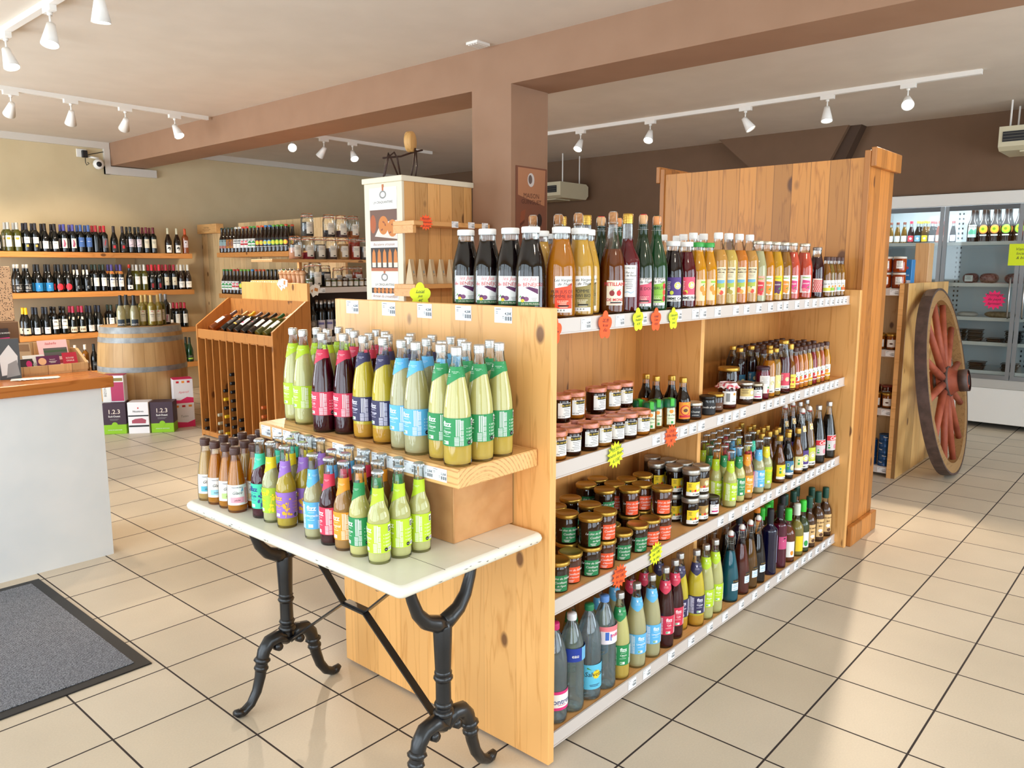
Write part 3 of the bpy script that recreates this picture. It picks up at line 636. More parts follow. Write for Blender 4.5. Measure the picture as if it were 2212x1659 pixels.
def collar_items(z, ink, s, slope):
    return [('c', ink, -.012*s, z-.004*s, .0042*s, .0048*s), ('c', ink, -.016*s, z+.003*s, .0014*s, .0018*s), ('c', ink, -.012*s, z+.0045*s, .0014*s, .002*s), ('c', ink, -.008*s, z+.003*s, .0014*s, .0018*s), ('t', ink, -.011*s, z-.016*s, .0045*s, "& POUR'IX"), ('t', ink, -.011*s, z-.022*s, .0045*s, 'LA PLANÈTE'), ('t', ink, .016*s, z-.005*s, .0052*s, 'POUR MOI'), ('r', ink, .016*s, z-.009*s, .014*s, .0006)]
FL = {'li': ('lime-green', 'b5d51e', 'faf4a4', .2, 'Mojito', 'f4fadf'), 'co': ('red', 'd3304f', '4a0a16', .12, 'Cola', 'fbe3e6'), 'or': ('navy', '2f2b52', 'fce040', .12, 'Orange', 'e8e4f5'), 'bl': ('sky-blue', '5fb4e6', 'faf0ba', .36, 'Limonade', 'eef8ff'), 'ci': ('green', '1f8a4c', 'faee98', .1, 'Citron', 'eaf7ea'),
      'tq': ('turquoise', '3cc7a5', '560c28', .12, 'Cola', '2c3f8c'), 'ye': ('yellow-and-lime', 'a9cb2b', 'f2ecac', .24, 'Tonic', 'f2e01a'), 'pu': ('purple', '9a6ec4', 'f6d44c', .26, 'Mangue', 'f0b62c'), 'tr': ('orange', 'f39a1f', 'e0a45c', .25, 'Tropical', 'fdf0d0')}
SEDIM = {'or': 'f4b43a', 'ci': 'f4cc5c'}
def mk_fizz():
    big, sml = PR['soda'], PR['longneck']; rb, rs = rfun(smooth(big)), rfun(smooth(sml))
    gl = glass_body('soda_bottle', big, GLS, 28); gs = glass_body('soda_bottle', sml, GLS, 24)
    cb = cap_mesh(.302, .023, .0158, CAPS); cs = crown_mesh(.2445)
    for k, (cn, lc, qc, cl, fl, ik) in FL.items():
        base = P(lc, .5, name='label_'+cn.replace('-', '_')); ink = P(ik, .6, name='label_print'); lq = liquid(qc, cl, 'soda_drink')
        alt = k in ('tq', 'ye', 'pu'); colr = P({'ye': 'ecd61c'}.get(k, lc), .5, name='neck_label')
        for s, pf, rf, body, z0, z1, c0, c1, lev, cap in (('L', big, rb, gl, .058, .135, .238, .272, .262, cb), ('S', sml, rs, gs, .032, .112, .165, .206, .178, cs)):
            if s == 'L' and k in ('tq', 'ye', 'pu', 'tr'): continue
            q = 1.0 if s == 'L' else .8
            it = fizz_items(z0, z1, ink, fl, q)
            if alt:
                it = [i for i in it if not (i[0] == 'r' and abs(abs(i[2])-.037*q) < .014 and i[1] is ink)]
                rz = random.Random(k)
                for c in (-.034, .034):
                    for _ in range(12): u, v, a = c*q+rz.uniform(-.011, .011), rz.uniform(z0+.006, z1-.006), rz.uniform(.0025, .0055); it.append(('c', ink, u, v, a, a*rz.uniform(.6, 1.5)))
                    it += [('p', ink, [(c*q-.006, z0+.002), (c*q-.004, z0+.002), (c*q+.006, z0+.05), (c*q+.004, z0+.05)])]
            lm = lab_mesh(rf, z0, z1, -.062*q, .096*q, base, it)
            # neck band cut on the slant to a point
            sl = lambda u, q=q: max(0, .024*q-abs(u+.012*q)*.62)
            W_ = .040*q; cm = lab_mesh(rf, c0+.006, c1, -W_, W_+.006*q, colr, collar_items((c0+c1)/2+.006, ink if not alt else P('f4f2ec', .6), q*.72, 0), 'neck_label', sl)
            parts = [('soda_bottle', body, None), ('liquid', fill(pf, lev, lq), None), ('cap' if s == 'L' else 'crown_cap', cap, None), ('label', lm, '%s label' % cn), ('neck_label', cm, None)]
            if k in SEDIM and s == 'L': parts.insert(2, ('sediment', fill([(z, r+.0005) for z, r in pf], .048 if k == 'or' else .06, liquid(SEDIM[k], .1, 'pulp')), None))
            kind(k+s, 'soda_bottle', 'bottle', ('tall %s-labelled soda bottle' if s == 'L' else 'small %s-labelled soda bottle') % cn, parts, .0395 if s == 'L' else .031)
mk_fizz()
def simple(key, name, desc, prof, gm, liqc, cap, labels, cat='bottle', n=24, extra=()):
    """bottle = glass, drink, closure and any number of wrapped labels"""
    pf = PR[prof] if isinstance(prof, str) else prof; rf = rfun(smooth(pf))
    parts = [(name, glass_body(name, pf, gm, n), None)]
    if liqc: parts.append(('liquid', fill(pf, liqc[2], liquid(liqc[0], liqc[1])), None))
    if cap:
        ct, cz, ch, cr, cm = cap
        parts.append(('crown_cap', crown_mesh(cz), None) if ct == 'crown' else (ct, cap_mesh(cz, ch, cr, cm, ct == 'cap'), None))
    for lb in labels:
        z0, z1, u0, u1, base, items = lb[:6]; parts.append((lb[6] if len(lb) > 6 else 'label', lab_mesh(rf, z0, z1, u0, u1, base, items, 'label', lb[7] if len(lb) > 7 else None), None))
    parts += list(extra); kind(key, name, cat, desc, parts, max(r for z, r in pf))
def lines(u, z, w, h, n, m):
    return [('r', m, u+(-.06 if k % 2 else 0)*w, z-h*k, w*(1-.18*(k % 3)), h*.35) for k in range(n)]
CR = P('efe6cf', .6, name='label_cream'); RED = P('c8202c', .55, name='label_red'); ORG = P('f0451f', .55, name='label_orange'); OLV = P('8a7a3c', .55, name='label_olive'); DGR = P('2b6a3a', .55, name='label_dark_green'); PLUM = P('5b2350', .55, name='label_plum'); YEL = P('f2d01c', .55, name='label_yellow'); PNK = P('ef7f86', .55, name='label_pink'); LGR = P('8cc03c', .55, name='label_leaf_green'); NVY = P('252a5c', .55, name='label_navy'); GRY = P('8a8a88', .6, name='label_grey'); SKY = P('6fa9c9', .55, name='label_steel_blue'); PEA = P('f6cfa6', .55, name='label_peach'); PUR = P('4c2f7c', .55, name='label_purple'); GOLD = P('c9a24a', .35, .6, name='gold_print'); ORF = P('f0902a', .55, name='fruit_orange'); GRNL = P('3f8f3a', .55, name='leaf_green'); BRN = P('5e3a22', .6, name='label_brown'); MAG = P('c41f6e', .55, name='label_magenta')
# prune juice
it = [('t', PNK, .004, .115, .017, 'les Jus', {'s': .3}), ('t', RED, .006, .098, .0155, 'de BÉNÉJOU'), ('p', PLUM, [(-.008, .094), (.032, .074), (.032, .090), (.004, .097)]), ('c', PLUM, -.016, .062, .0075, .0065), ('c', P('7a3a6a', .5), -.005, .060, .0085, .007), ('c', YEL, -.017, .055, .0065, .005), ('c', ORF, -.017, .055, .0028, .0022), ('p', GRNL, [(-.03, .062), (-.024, .072), (-.022, .066)]), ('r', DGR, 0, .040, .068, .0115), ('t', CR, .008, .0428, .0075, 'JUS DE PRUNEAU')]+lines(.020, .062, .018, .004, 3, GRY)+[('r', GRY, -.031, .058+.0, .0012, .06)]
it = [i if i[0] != 'x' else i for i in it]
simple('prune', 'juice_bottle', 'dark prune juice bottle with white lid', 'juice', GLS, ('140708', .04, .238), ('lid', .258, .0185, .0285, CAPW), [(.040, .128, -.034, .034, WHT, it)])
def verger(main, l1, l2):
    return [('t', BLK, 0, .112, .0125, 'Les Vergers', {'s': .3}), ('t', BLK, .004, .100, .0125, 'de Thalie', {'s': .3}), ('p', main, [(-.027, .030), (.027, .030), (.027, .108), (.012, .098), (-.027, .092)]), ('t', BLK, -.004, .076, .0145, l1), ('t', BLK, -.004, .062, .0145, l2), ('r', BLK, -.002, .057, .04, .0012)]+lines(-.002, .052, .034, .0045, 3, CR)+[('r', BLK, 0, .036, .034, .0045), ('t', BLK, -.008, .022, .012, 'x x x'), ('r', CR, 0, .0335, .026, .0016)]
simple('pomme', 'juice_bottle', 'amber apple juice bottle with orange label and white lid', 'juice', GLS, ('de8a1e', .3, .24), ('lid', .258, .019, .0285, CAPW), [(.018, .128, -.027, .027, WHT, verger(ORG, 'PUR JUS DE', 'POMME BIO'))])
simple('kiwi', 'juice_bottle', 'cloudy apple-kiwi juice bottle with olive label', 'juice', GLS, ('f0b648', .12, .24), ('lid', .258, .019, .0285, CAPW), [(.018, .128, -.027, .027, WHT, verger(OLV, 'POMME', 'KIWI BIO'))])
def cage(z0, m=CORK, rim=.0150, top=None):
    """mushroom cork under a wire muzzle"""
    b = MB(); b.lathe([(0, z0), (.0125, z0), (.0128, z0+.014), (.0155, z0+.02), (.0158, z0+.032), (.013, z0+.038), (0, z0+.039)], m, 18); 
    w = MB(); w.lathe([(0, z0+.0405), (.0115, z0+.0405), (.0118, z0+.038)], top or TIN, 18)
    for k in range(4):
        a = PI/2*k+.4; ca, sa = math.cos(a), math.sin(a); w.tube([(.011*ca, .011*sa, z0+.04), (.0165*ca, .0165*sa, z0+.033), (.0185*ca, .0185*sa, z0-.012)], .0007, WIRE, 5)
    w.tube([(.0188*math.cos(t), .0188*math.sin(t), z0-.012) for t in [2*PI*i/16 for i in range(17)]], .0008, WIRE, 5)
    return [('cork', b.mesh('cork'), None), ('wire_cage', w.mesh('wire_cage'), None)]
apl = lambda u, m: [('c', m, u, .070, .0085, .0095), ('p', GRNL, [(u+.001, .080), (u+.008, .085), (u+.004, .079)]), ('r', BRN, u, .078, .001, .006)]
simple('petil', 'cider_bottle', 'amber sparkling apple juice bottle with wired cork', 'champ', GLS, ('8c4414', .3, .215), None, [(.030, .112, -.029, .029, CR, [('t', RED, .003, .094, .0165, 'PETILLANT', {'b': .02}), ('t', RED, 0, .044, .013, 'DE MONS', {'b': .02}), ('r', BLK, .004, .037, .04, .004)]+apl(-.011, P('8c1f24', .5))+apl(.013, RED)+lines(0, .035, .04, .003, 1, RED))], extra=cage(.297))
simple('raisin', 'juice_bottle', 'red grape juice bottle with gold cap and white label', 'round', GLS, ('74091c', .12, .25), ('cap', .302, .033, .0175, CAPG), [(.055, .162, -.022, .024, WHT, [('t', BLK, 0, .150, .0065, 'LES MEZ SENS'), ('t', BLK, 0, .134, .0095, 'Pur Jus', {'s': .3}), ('t', BLK, .006, .124, .0095, 'de Raisin', {'s': .3})]+lines(0, .113, .028, .006, 6, GRY)+[('p', SKY, [(-.018, .070), (-.006, .074), (.006, .069), (.018, .075), (.018, .073), (.006, .067), (-.006, .072), (-.018, .068)])])])
GREENG = P('0c2410', .08, name='dark_green_glass', coat=.3); GREENB = P('10391a', .08, name='green_glass', coat=.3)
DARKG = P('0b0d0c', .08, name='black_wine_glass', coat=.3); BROWNG = P('1d0d06', .08, name='brown_beer_glass', coat=.3); OLIVG = P('4a4a14', .1, name='olive_wine_glass', coat=.3)
simple('cidre', 'cider_bottle', 'dark green cider bottle with pink-red label and wired cork', 'champ', GREENG, None, None, [(.020, .118, -.027, .027, WHT, verger(P('d4506a', .55), 'CIDRE DOUX', ''))], extra=cage(.297, P('d9a877', .7), top=RED))
simple('brut', 'cider_bottle', 'green cider bottle with leaf-green apple label and wired cork', 'champ', GREENB, None, None, [(.020, .118, -.027, .03, WHT, verger(LGR, 'LE BRUT', '')+[('c', RED, .024, .088, .006, .011), ('c', ORG, .024, .066, .006, .011), ('c', RED, .024, .044, .006, .011)])], extra=cage(.297, P('d98f58', .7), top=GREENB))
J2 = [(z*.9, r*.88) for z, r in PR['juice']]
face = lambda u, z, q: [('c', WHT, u, z, q*1.15, q*1.15), ('c', BLK, u, z, q*1.05, q*1.05), ('c', P('e8dc5c', .55), u, z, q, q), ('c', WHT, u, z-q*.1, q*.6, q*.6), ('c', BLK, u-q*.25, z, q*.09, q*.13), ('c', BLK, u+q*.25, z, q*.09, q*.13), ('p', BRN, [(u-q*.1, z+q*.95), (u+q*.1, z+q*.95), (u+q*.2, z+q*1.35)])]
def fruitlab(bg, tx): return [('r', WHT, 0, .030, .056, .022), ('t', BLK, .006, .036, .0135, tx, {'b': .025}), ('r', BLK, .006, .032, .026, .002), ('c', P('d8dd3c', .5), -.010, .062, .007, .0075)]+face(.012, .088, .012)+lines(-.02, .10, .012, .006, 6, WHT)
simple('cassis', 'juice_bottle', 'dark blackcurrant juice bottle with purple label and white lid', J2, GLS, ('1c060a', .05, .215), ('lid', .232, .018, .0255, CAPW), [(.030, .118, -.028, .028, PUR, fruitlab(PUR, 'POMME CASSIS'))])
simple('framb', 'juice_bottle', 'red raspberry juice bottle with pink label and hanging medal', J2, GLS, ('6a0a16', .12, .212), ('lid', .232, .018, .0255, CAPW), [(.030, .118, -.028, .028, P('e8506c', .55), fruitlab(PNK, 'POMME FRAMB.')+[('c', RED, -.014, .058, .007, .007)])])
simple('oj', 'juice_bottle', 'bright orange juice bottle with peach label and green lid', J2, GLS, ('f2a10c', .08, .22), ('lid', .232, .018, .0255, P('2f9a3e', .4, name='green_lid')), [(.026, .108, -.027, .027, PEA, [('c', ORF, .012, .072, .010, .012), ('c', ORF, .020, .056, .008, .010), ('p', GRNL, [(.012, .084), (.022, .092), (.018, .082)]), ('r', LGR, .016, .094, .02, .008), ('r', GRN, -.018, .034, .012, .022), ('r', WHT, -.018, .04, .008, .004)])])
def nect(l1, f1, f2): return [('t', BLK, .004, .142, .0105, 'NECTAR', {'b': .015}), ('t', BLK, .004, .131, .0095, l1, {'b': .015})]+lines(.002, .124, .028, .004, 4, GRY)+[('r', SKY, .002, .086, .036, .018), ('p', P('a8b84a', .6), [(-.016, .074), (.02, .074), (.02, .094), (.008, .090), (-.016, .092)]), ('c', f1, -.006, .060, .0105, .011), ('c', f2, .006, .054, .0095, .009), ('p', GRNL, [(-.006, .071), (.004, .076), (.002, .068)])]
for k, d, q, l1, f1, f2 in (('pech', 'golden peach nectar bottle with cream picture label', 'eaa84e', 'PÊCHE', P('f2d27a', .5), P('d8432c', .5)), ('poire', 'pale pear nectar bottle with cream picture label', 'f0c860', 'POIRE', P('9c8a2c', .5), P('a89a3c', .5)), ('abri', 'orange apricot nectar bottle with cream picture label', 'f08a1c', "D'ABRICOT", P('e05a34', .5), P('f09a3c', .5))):
    simple(k, 'nectar_bottle', d, 'nectar', GLS, (q, .1, .225), ('cap', .268, .025, .0178, CAPW), [(.045, .155, -.024, .026, P('ead9b4', .6, name='kraft_cream_label'), nect(l1, f1, f2))])
def cent(main, tx, f): return [('r', LGR, 0, .102, .034, .003), ('t', GRNL, 0, .105, .0075, '100% pur jus'), ('p', main, [(-.02, .052), (.02, .046), (.022, .090), (-.016, .094)]), ('t', WHT, 0, .074, .0105, tx, {'s': .2, 'b': .01}), ('c', f, -.008, .046, .010, .009), ('c', f, .008, .042, .008, .008), ('p', GRNL, [(.004, .056), (.018, .066), (.012, .054)])]
J3 = [(z*.985, r*.9) for z, r in PR['juice']]
for k, d, q, cl, bg, m, tx, f in (('litchi', 'milky litchi juice bottle with pink-and-red label', 'd9cf9c', .1, P('f2a08c', .5), RED, 'goyave', RED), ('orange', 'deep orange juice bottle with fruit label and tin lid', 'eb9410', .1, WHT, ORF, 'Orange', ORF), ('ananas', 'yellow pineapple juice bottle with yellow palm label', 'f0b014', .1, YEL, PLUM, 'passion', PLUM), ('carot', 'carrot juice bottle with white carrot label', 'b8781a', .2, WHT, ORF, 'carotte', ORF), ('pample', 'coral grapefruit juice bottle with white and pink label', 'ee5a3c', .08, WHT, P('d83a7c', .5), 'pample', PNK)):
    simple(k, 'juice_bottle', d, J3, GLS, (q, cl, .225), ('lid', .255, .014, .0255, P('cfc6b4', .3, .7, name='tin_lid')), [(.032, .116, -.026, .026, bg, cent(m, tx, f))])
J4 = [(z*.93, r*.80) for z, r in PR['juice']]
dots = [('c', RED, -.018+.009*i+(.004 if j % 2 else 0), .036+.010*j, .0036, .0042) for i in range(5) for j in range(6)]
simple('ceri', 'juice_bottle', 'dark cherry juice bottle with red cherry-patterned label', J4, GLS, ('3c0410', .08, .205), ('lid', .24, .014, .0228, P('8c8480', .3, .7)), [(.030, .098, -.024, .024, P('f6cfc4', .6), dots)])
glabel = lambda fl, c: [('t', BLK, .0, .062, .0135, 'Glacé', {'s': .35}), ('r', c, 0, .034, .044, .018), ('t', BLK, 0, .040, .0075, fl, {'s': .3}), ('t', NVY, 0, .082, .006, 'MAISON BIO'), ('p', SKY, [(.012, .070), (.018, .086), (.020, .072)]), ('r', P('f0a8a4', .6), .030, .030, .012, .05), ('r', GRY, .044, .03, .010, .004)]+lines(.044, .072, .012, .005, 7, GRY)
GC = [('5fb8d0', 'citron'), ('9fd6e8', 'menthe'), ('bfe08c', 'thym'), ('f4a8b4', 'pêche'), ('f0d9a8', 'verveine')]
for i, (c, fl) in enumerate(GC):
    simple('glace%d' % i, 'iced_tea_bottle', 'amber iced tea bottle with brown cap', 'cone', GLS, ('f2c878' if i == 0 else 'f09a1e', .3 if i else .35, .165), ('cap', .188, .024, .0165, CAPBR), [(.026, .092, -.036, .056, WHT, glabel(fl, P(c, .6)), 'label')])
for i, (lq, lc) in enumerate((('b8741c', 'd8d84a'), ('a8842c', '8cc03c'), ('9a5a14', 'f0a8a4'), ('b07a28', '7fd0c4'), ('c8861c', 'e06a2c'))):
    simple('mini%d' % i, 'tea_bottle', 'small amber juice bottle with brown cap', 'minij', GLS, (lq, .3, .17), ('cap', .188, .02, .0155, CAPBR), [(.028, .088, -.024, .024, WHT, [('t', BLK, 0, .066, .012, 'Jus Gé', {'s': .3}), ('r', P(lc, .6), 0, .034, .046, .016), ('c', ORF, .012, .056, .006, .006)])])
for i, (lq, d) in enumerate((('d0581c', 'rust orange'), ('e88a1c', 'bright orange'), ('f08c14', 'vivid orange'), ('e6b02c', 'pale yellow'), ('a8141c', 'deep red'), ('e09a1c', 'golden'), ('d8601c', 'copper'), ('f6a80c', 'glowing yellow'))):
    simple('bib%d' % i, 'baby_juice_bottle', 'small %s juice bottle with white fruit label and brown cap' % d, 'minij', GLS, (lq, .12, .168), ('cap', .188, .02, .0155, CAPBR), [(.030, .090, -.022, .024, WHT, [('t', BLK, 0, .074, .008, 'le jus'), ('c', ORF if i % 2 else RED, .002, .056, .009, .009), ('p', GRNL, [(.002, .066), (.012, .072), (.009, .064)]), ('r', P(lq, .6), 0, .034, .046, .012)])])
# jars
def jar(key, desc, r, h, lidr, lidh, lidm, content, cl, labels, lvl=.86, name='jar', extra=(), cat='jar', lidlabel=None, taper=1.0):
    pf = [(0, r*.9*taper), (.003, r*taper), (h*.2, r*(taper*.7+.3)), (h*.78, r), (h*.86, r*.93), (h-lidh*.9, r*.90)]
    rf = rfun(pf); g = MB(); g.lathe([(0, .004)]+[(q, z) for z, q in pf], GLS, 24); q = MB(); q.lathe([(0, .004), (r*.88*taper, .004)]+[(x-.0014, z) for z, x in pf if .004 < z < h*lvl]+[(rf(h*lvl)-.0014, h*lvl), (0, h*lvl)], liquid(content, cl, 'preserve'), 20)
    l = MB(); l.lathe([(lidr*.98, h-lidh), (lidr, h-lidh*.9), (lidr, h-lidh*.18), (lidr*.95, h), (lidr*.86, h), (lidr*.82, h-lidh*.1), (0, h-lidh*.1)], lidm, 28)
    parts = [(name, g.mesh(name), None), ('contents', q.mesh('contents'), None), ('lid', l.mesh('lid'), lidlabel)]
    for lb in labels: parts.append(('label', lab_mesh(rf, *lb[:6]), None))
    kind(key, name, cat, desc, parts+list(extra), max(r, lidr))
LIDP = noisy('pink_printed_lid', 'e0968c', 'b8702c', 60, .35, 2); LIDG = P('b9933f', .32, .75, name='gold_lid')
hon = [('r', BLK, .004, .052, .036, .013), ('t', YEL, .006, .055, .0075, 'MIEL DE FLEURS'), ('r', WHT, -.018, .018, .012, .009), ('t', BLK, -.016, .020, .0055, 'NET 250g')]+lines(.006, .046, .028, .0055, 5, GRY)
for i, (c, d) in enumerate((('3a1408', 'dark forest'), ('c8863a', 'creamy caramel'), ('da841e', 'amber'))):
    jar('hon%d' % i, '%s honey jar with pink lid' % d, .035, .092, .0375, .015, LIDP, c, .2 if i != 1 else .03, [(.016, .066, -.028, .026, WHT, hon)], .8, 'honey_jar')
jamlab = lambda tx: [('t', WHT, 0, .047, .0105, 'Le clos du Sablon', {'s': .35}), ('t', WHT, 0, .033, .011, 'Confiture', {'s': .35}), ('t', WHT, .003, .022, .0085, tx, {'s': .35})]+lines(-.008, .015, .022, .003, 3, WHT)
for k, d, m, tx in (('G', 'green-labelled', P('1e7a46', .55, name='jam_label_green'), 'de Figues'), ('O', 'orange-labelled', P('ef5423', .55, name='jam_label_orange'), "d'Abricots")):
    jar('jam'+k, '%s jam jar with gold lid' % d, .039, .103, .0415, .013, LIDG, '3a2010' if k == 'G' else '62301a', .06, [(.006, .060, -.026, .026, m, jamlab(tx))], .84, 'jam_jar', taper=.93)
for k, d, m, tx in (('Y', 'yellow-labelled', YEL, 'POMME'), ('B', 'tan-labelled', P('b08a4a', .55), 'KIWI')):
    jar('jam'+k, '%s compote jar with broad silver lid' % d, .035, .117, .0365, .020, P('b4b0a8', .35, .8, name='silver_lid'), '2a140a', .06, [(.012, .068, -.03, .034, m, [('r', WHT, 0, .012, .062, .016), ('t', BLK, .012, .015, .010, tx, {'b': .02}), ('c', ORF, -.006, .032, .006, .005), ('c', RED, .006, .033, .005, .005), ('c', GRNL, -.014, .032, .004, .004)]+face(.018, .048, .0095)+lines(-.016, .06, .014, .004, 4, BRN))], .8, 'compote_jar')
whl = [('t', MAG, .002, .032, .009, 'Cuisine', {'s': .3}), ('r', MAG, 0, .020, .030, .006), ('p', BLK, [(-.012, .042), (0, .05), (.012, .042), (0, .047)])]
jar('jamK', 'small dark jam jar with white label and dark lid', .032, .082, .034, .012, P('4a4238', .35, .6), '200a08', .04, [(.012, .052, -.022, .024, WHT, whl)], .82, 'jam_jar')
jar('chut', 'small brown chutney jar with black label', .033, .068, .035, .012, P('c9c4b8', .3, .7), '5a2c12', .05, [(.012, .048, -.026, .026, BLK, [('t', WHT, 0, .030, .010, 'Chutney', {'s': .3}), ('t', WHT, 0, .018, .0075, 'poivrons', {'s': .3})])], .8, 'chutney_jar')
jar('chutl', 'brown chutney jar with gold lid at the shelf divider', .032, .078, .034, .012, LIDG, '3a1a0c', .05, [(.012, .042, -.022, .022, BRN, [('t', WHT, 0, .022, .008, 'Confit', {'s': .3})])], .8, 'chutney_jar')
jar('confit', 'black-wrapped onion confit jar with gold lid', .033, .078, .034, .012, P('2a2420', .3, .5), '120a08', .02, [(.004, .064, -.1, .1, BLK, [('t', WHT, 0, .030, .012, "Confit d'oignon", {'s': .35})])], .8, 'confit_jar')
cl_ = MB(); nn = 48
vs = [(0, 0, .112)]
for rr_, zz_, am in ((.034, .112, 0), (.041, .106, .001), (.043, .098, .002), (.050, .092, .0045)): vs += [((rr_+am*math.sin(9*2*PI*i/nn))*math.cos(2*PI*i/nn), (rr_+am*math.sin(9*2*PI*i/nn))*math.sin(2*PI*i/nn), zz_+am*.8*math.cos(13*2*PI*i/nn)) for i in range(nn)]
cl_.add(vs, [[0, 1+i, 1+(i+1) % nn] for i in range(nn)]+[[1+k*nn+i, 1+k*nn+(i+1) % nn, 1+(k+1)*nn+(i+1) % nn, 1+(k+1)*nn+i] for k in range(3) for i in range(nn)], noisy('berry_print_cloth', 'f4ecec', 'c03a4c', 70, .8, 0), True)
jar('cloth', 'red jelly jar topped with a berry-print cloth', .040, .108, .036, .012, CAPW, '5a1408', .06, [(.022, .078, -.030, .034, WHT, [('t', BLK, -.022, .03, .012, 'RR', {'r': PI/2}), ('r', GRY, -.006, .034, .016, .036), ('t', BLK, .020, .032, .010, 'Vive', {'s': .3}), ('c', ORF, .022, .066, .006, .006)])], .86, 'jelly_jar', [('cloth_cover', cl_.mesh('cloth_cover'), None)])
jar('pate', 'pâté jar with tan label and clip-like silver lid', .039, .098, .039, .012, P('c4c0b6', .25, .8), '4a2818', .05, [(.026, .072, -.032, .036, P('d8c07c', .6), [('r', WHT, 0, .026, .066, .012), ('t', BLK, 0, .028, .009, '35 35'), ('c', WHT, .022, .054, .009, .009)]+lines(-.01, .066, .03, .004, 5, BRN))], .84, 'pate_jar')
jar('cuis', 'small brown spread jar with white and magenta label', .032, .082, .034, .012, P('b8ae98', .3, .7), '2c1408', .05, [(.014, .054, -.022, .024, WHT, whl)], .82, 'spread_jar')
jar('bigjar', 'large dark honey jar with gold lid standing behind the cloth-topped jar', .046, .150, .048, .016, LIDG, '2a0a08', .05, [(.045, .09, .0, .046, WHT, [('t', RED, .022, .072, .008, 'Miel', {'s': .3}), ('r', RED, .022, .052, .03, .006)])], .85, 'honey_jar')
jar('pickl', 'slim jar of red pickled onions with dark wrapped lid', .032, .150, .031, .014, P('3a1a2c', .5), '8a1430', .1, [(.03, .110, -.024, .028, P('efe6dc', .6), [('c', RED, .018, .040, .006, .01), ('c', GRNL, .018, .056, .005, .005)]+lines(0, .10, .03, .006, 5, GRY))], .86, 'pickle_jar')
FRUITC = [(z*.80, r*.72) for z, r in PR['nectar']]
for k, d, q, lc in (('mango', 'slim mango juice bottle with cream label', 'e08a14', CR), ('nect', 'slim pale juice bottle with yellow face label', 'b8862c', P('e8dc8c', .6)), ('fraise', 'dark berry juice bottle with blue label', '240a10', P('2c6a8c', .55)), ('fruit', 'red fruit juice bottle with coral label and gold lid', '5a0a14', P('e0465c', .55))):
    b2 = k == 'fruit'; pf = FRUITC if not b2 else J4
    simple(k, 'juice_bottle', d, pf, GLS, (q, .1, .17), ('lid', .205 if not b2 else .236, .018, .0155 if not b2 else .0228, LIDG), [(.025, .10, -.024, .024, lc, [('r', WHT, 0, .026, .05, .014), ('t', BLK, 0, .029, .008, 'POMME', {'b': .02})]+face(.010, .07, .009)+lines(-.014, .09, .01, .005, 6, WHT))])
simple('cider2', 'cider_bottle', 'amber apple drink bottle with yellow label and gold cap', 'beer', GLS, ('b8701c', .35, .175), ('cap', .205, .026, .0152, CAPG), [(.020, .085, -.026, .028, P('f0dc4c', .6), [('t', RED, 0, .066, .010, 'PETIT', {'b': .02}), ('t', RED, 0, .026, .010, 'MONS', {'b': .02}), ('c', RED, -.008, .048, .006, .006), ('c', RED, .008, .048, .006, .006)])])
SYR = [(0, .024), (.004, .028), (.03, .0285), (.07, .027), (.082, .024)]
for i in (0,):
    b = MB(); b.lathe([(0, .004)]+[(r, z) for z, r in smooth(SYR)], GLS, 20); q = MB(); q.lathe([(0, .005)]+[(r-.0015, z) for z, r in smooth(SYR)]+[(0, .082)], liquid('b8741c', .35), 18)
    c = MB(); c.lathe([(.0265, .076), (.027, .08), (.026, .105), (.02, .108), (0, .108)], P('14603a', .35, name='dark_green_plastic'), 20); f = MB(); f.box(-.006, .010, -.030, .0, .082, .112, P('3fb43a', .4, name='light_green_plastic'), .002)
    rf = rfun(SYR); kind('syrup', 'syrup_bottle', 'bottle', 'squeezy agave syrup bottle with green flip cap', [('syrup_bottle', b.mesh('syrup_bottle'), None), ('liquid', q.mesh('liquid'), None), ('cap', c.mesh('cap'), None), ('flip_tab', f.mesh('flip_tab'), None), ('label', lab_mesh(rf, .012, .074, -.017, .017, P('dfe8c8', .6), [('c', ORF, 0, .062, .008, .007), ('t', BLK, 0, .046, .008, "Sirop d'Agave", {'s': .3}), ('t', GRNL, 0, .034, .0065, 'biologique'), ('r', GRN, .003, .016, .008, .009)]), None)], .0285)
simple('maple', 'syrup_bottle', 'dark maple syrup flask with orange shield label', [(z*.78, r*1.0) for z, r in PR['beer']], GLS, ('180604', .05, .135), ('cap', .155, .02, .0155, CAPG), [(.016, .082, -.026, .026, P('f08a1c', .55), [('c', RED, 0, .05, .02, .02), ('c', P('f0a03c', .5), 0, .05, .0165, .0165), ('c', BRN, 0, .05, .009, .007), ('r', RED, 0, .022, .046, .008), ('t', YEL, 0, .0735, .007, 'SHADY')])])
jar('amberjar', 'faceted jar of amber syrup with dull gold lid', .030, .110, .031, .012, P('9a8048', .35, .7), 'c0661a', .2, [], .55, 'syrup_jar')
def swing(z):
    b = MB(); b.lathe([(0, z-.004), (.011, z-.004), (.0125, z+.004), (.011, z+.016), (.006, z+.022), (0, z+.022)], P('efece6', .3, name='white_porcelain'), 16); b.lathe([(.0125, z-.006), (.013, z-.003), (.0125, z)], P('c8372c', .5, name='red_rubber'), 16)
    w = MB()
    for s in (-1, 1): w.tube([(s*.006, 0, z+.014), (s*.017, 0, z+.012), (s*.019, -.006, z-.01), (s*.0165, -.012, z-.04), (s*.015, 0, z-.045)], .0008, WIRE, 5); w.tube([(s*.0155, 0, z-.03), (s*.0225, .008, z-.012), (s*.02, .01, z-.05)], .0008, WIRE, 5)
    w.tube([(.0155*math.cos(t), .0155*math.sin(t), z-.035) for t in [2*PI*i/16 for i in range(17)]], .0008, WIRE, 5)
    return [('stopper', b.mesh('stopper'), None), ('wire_bail', w.mesh('wire_bail'), None)]
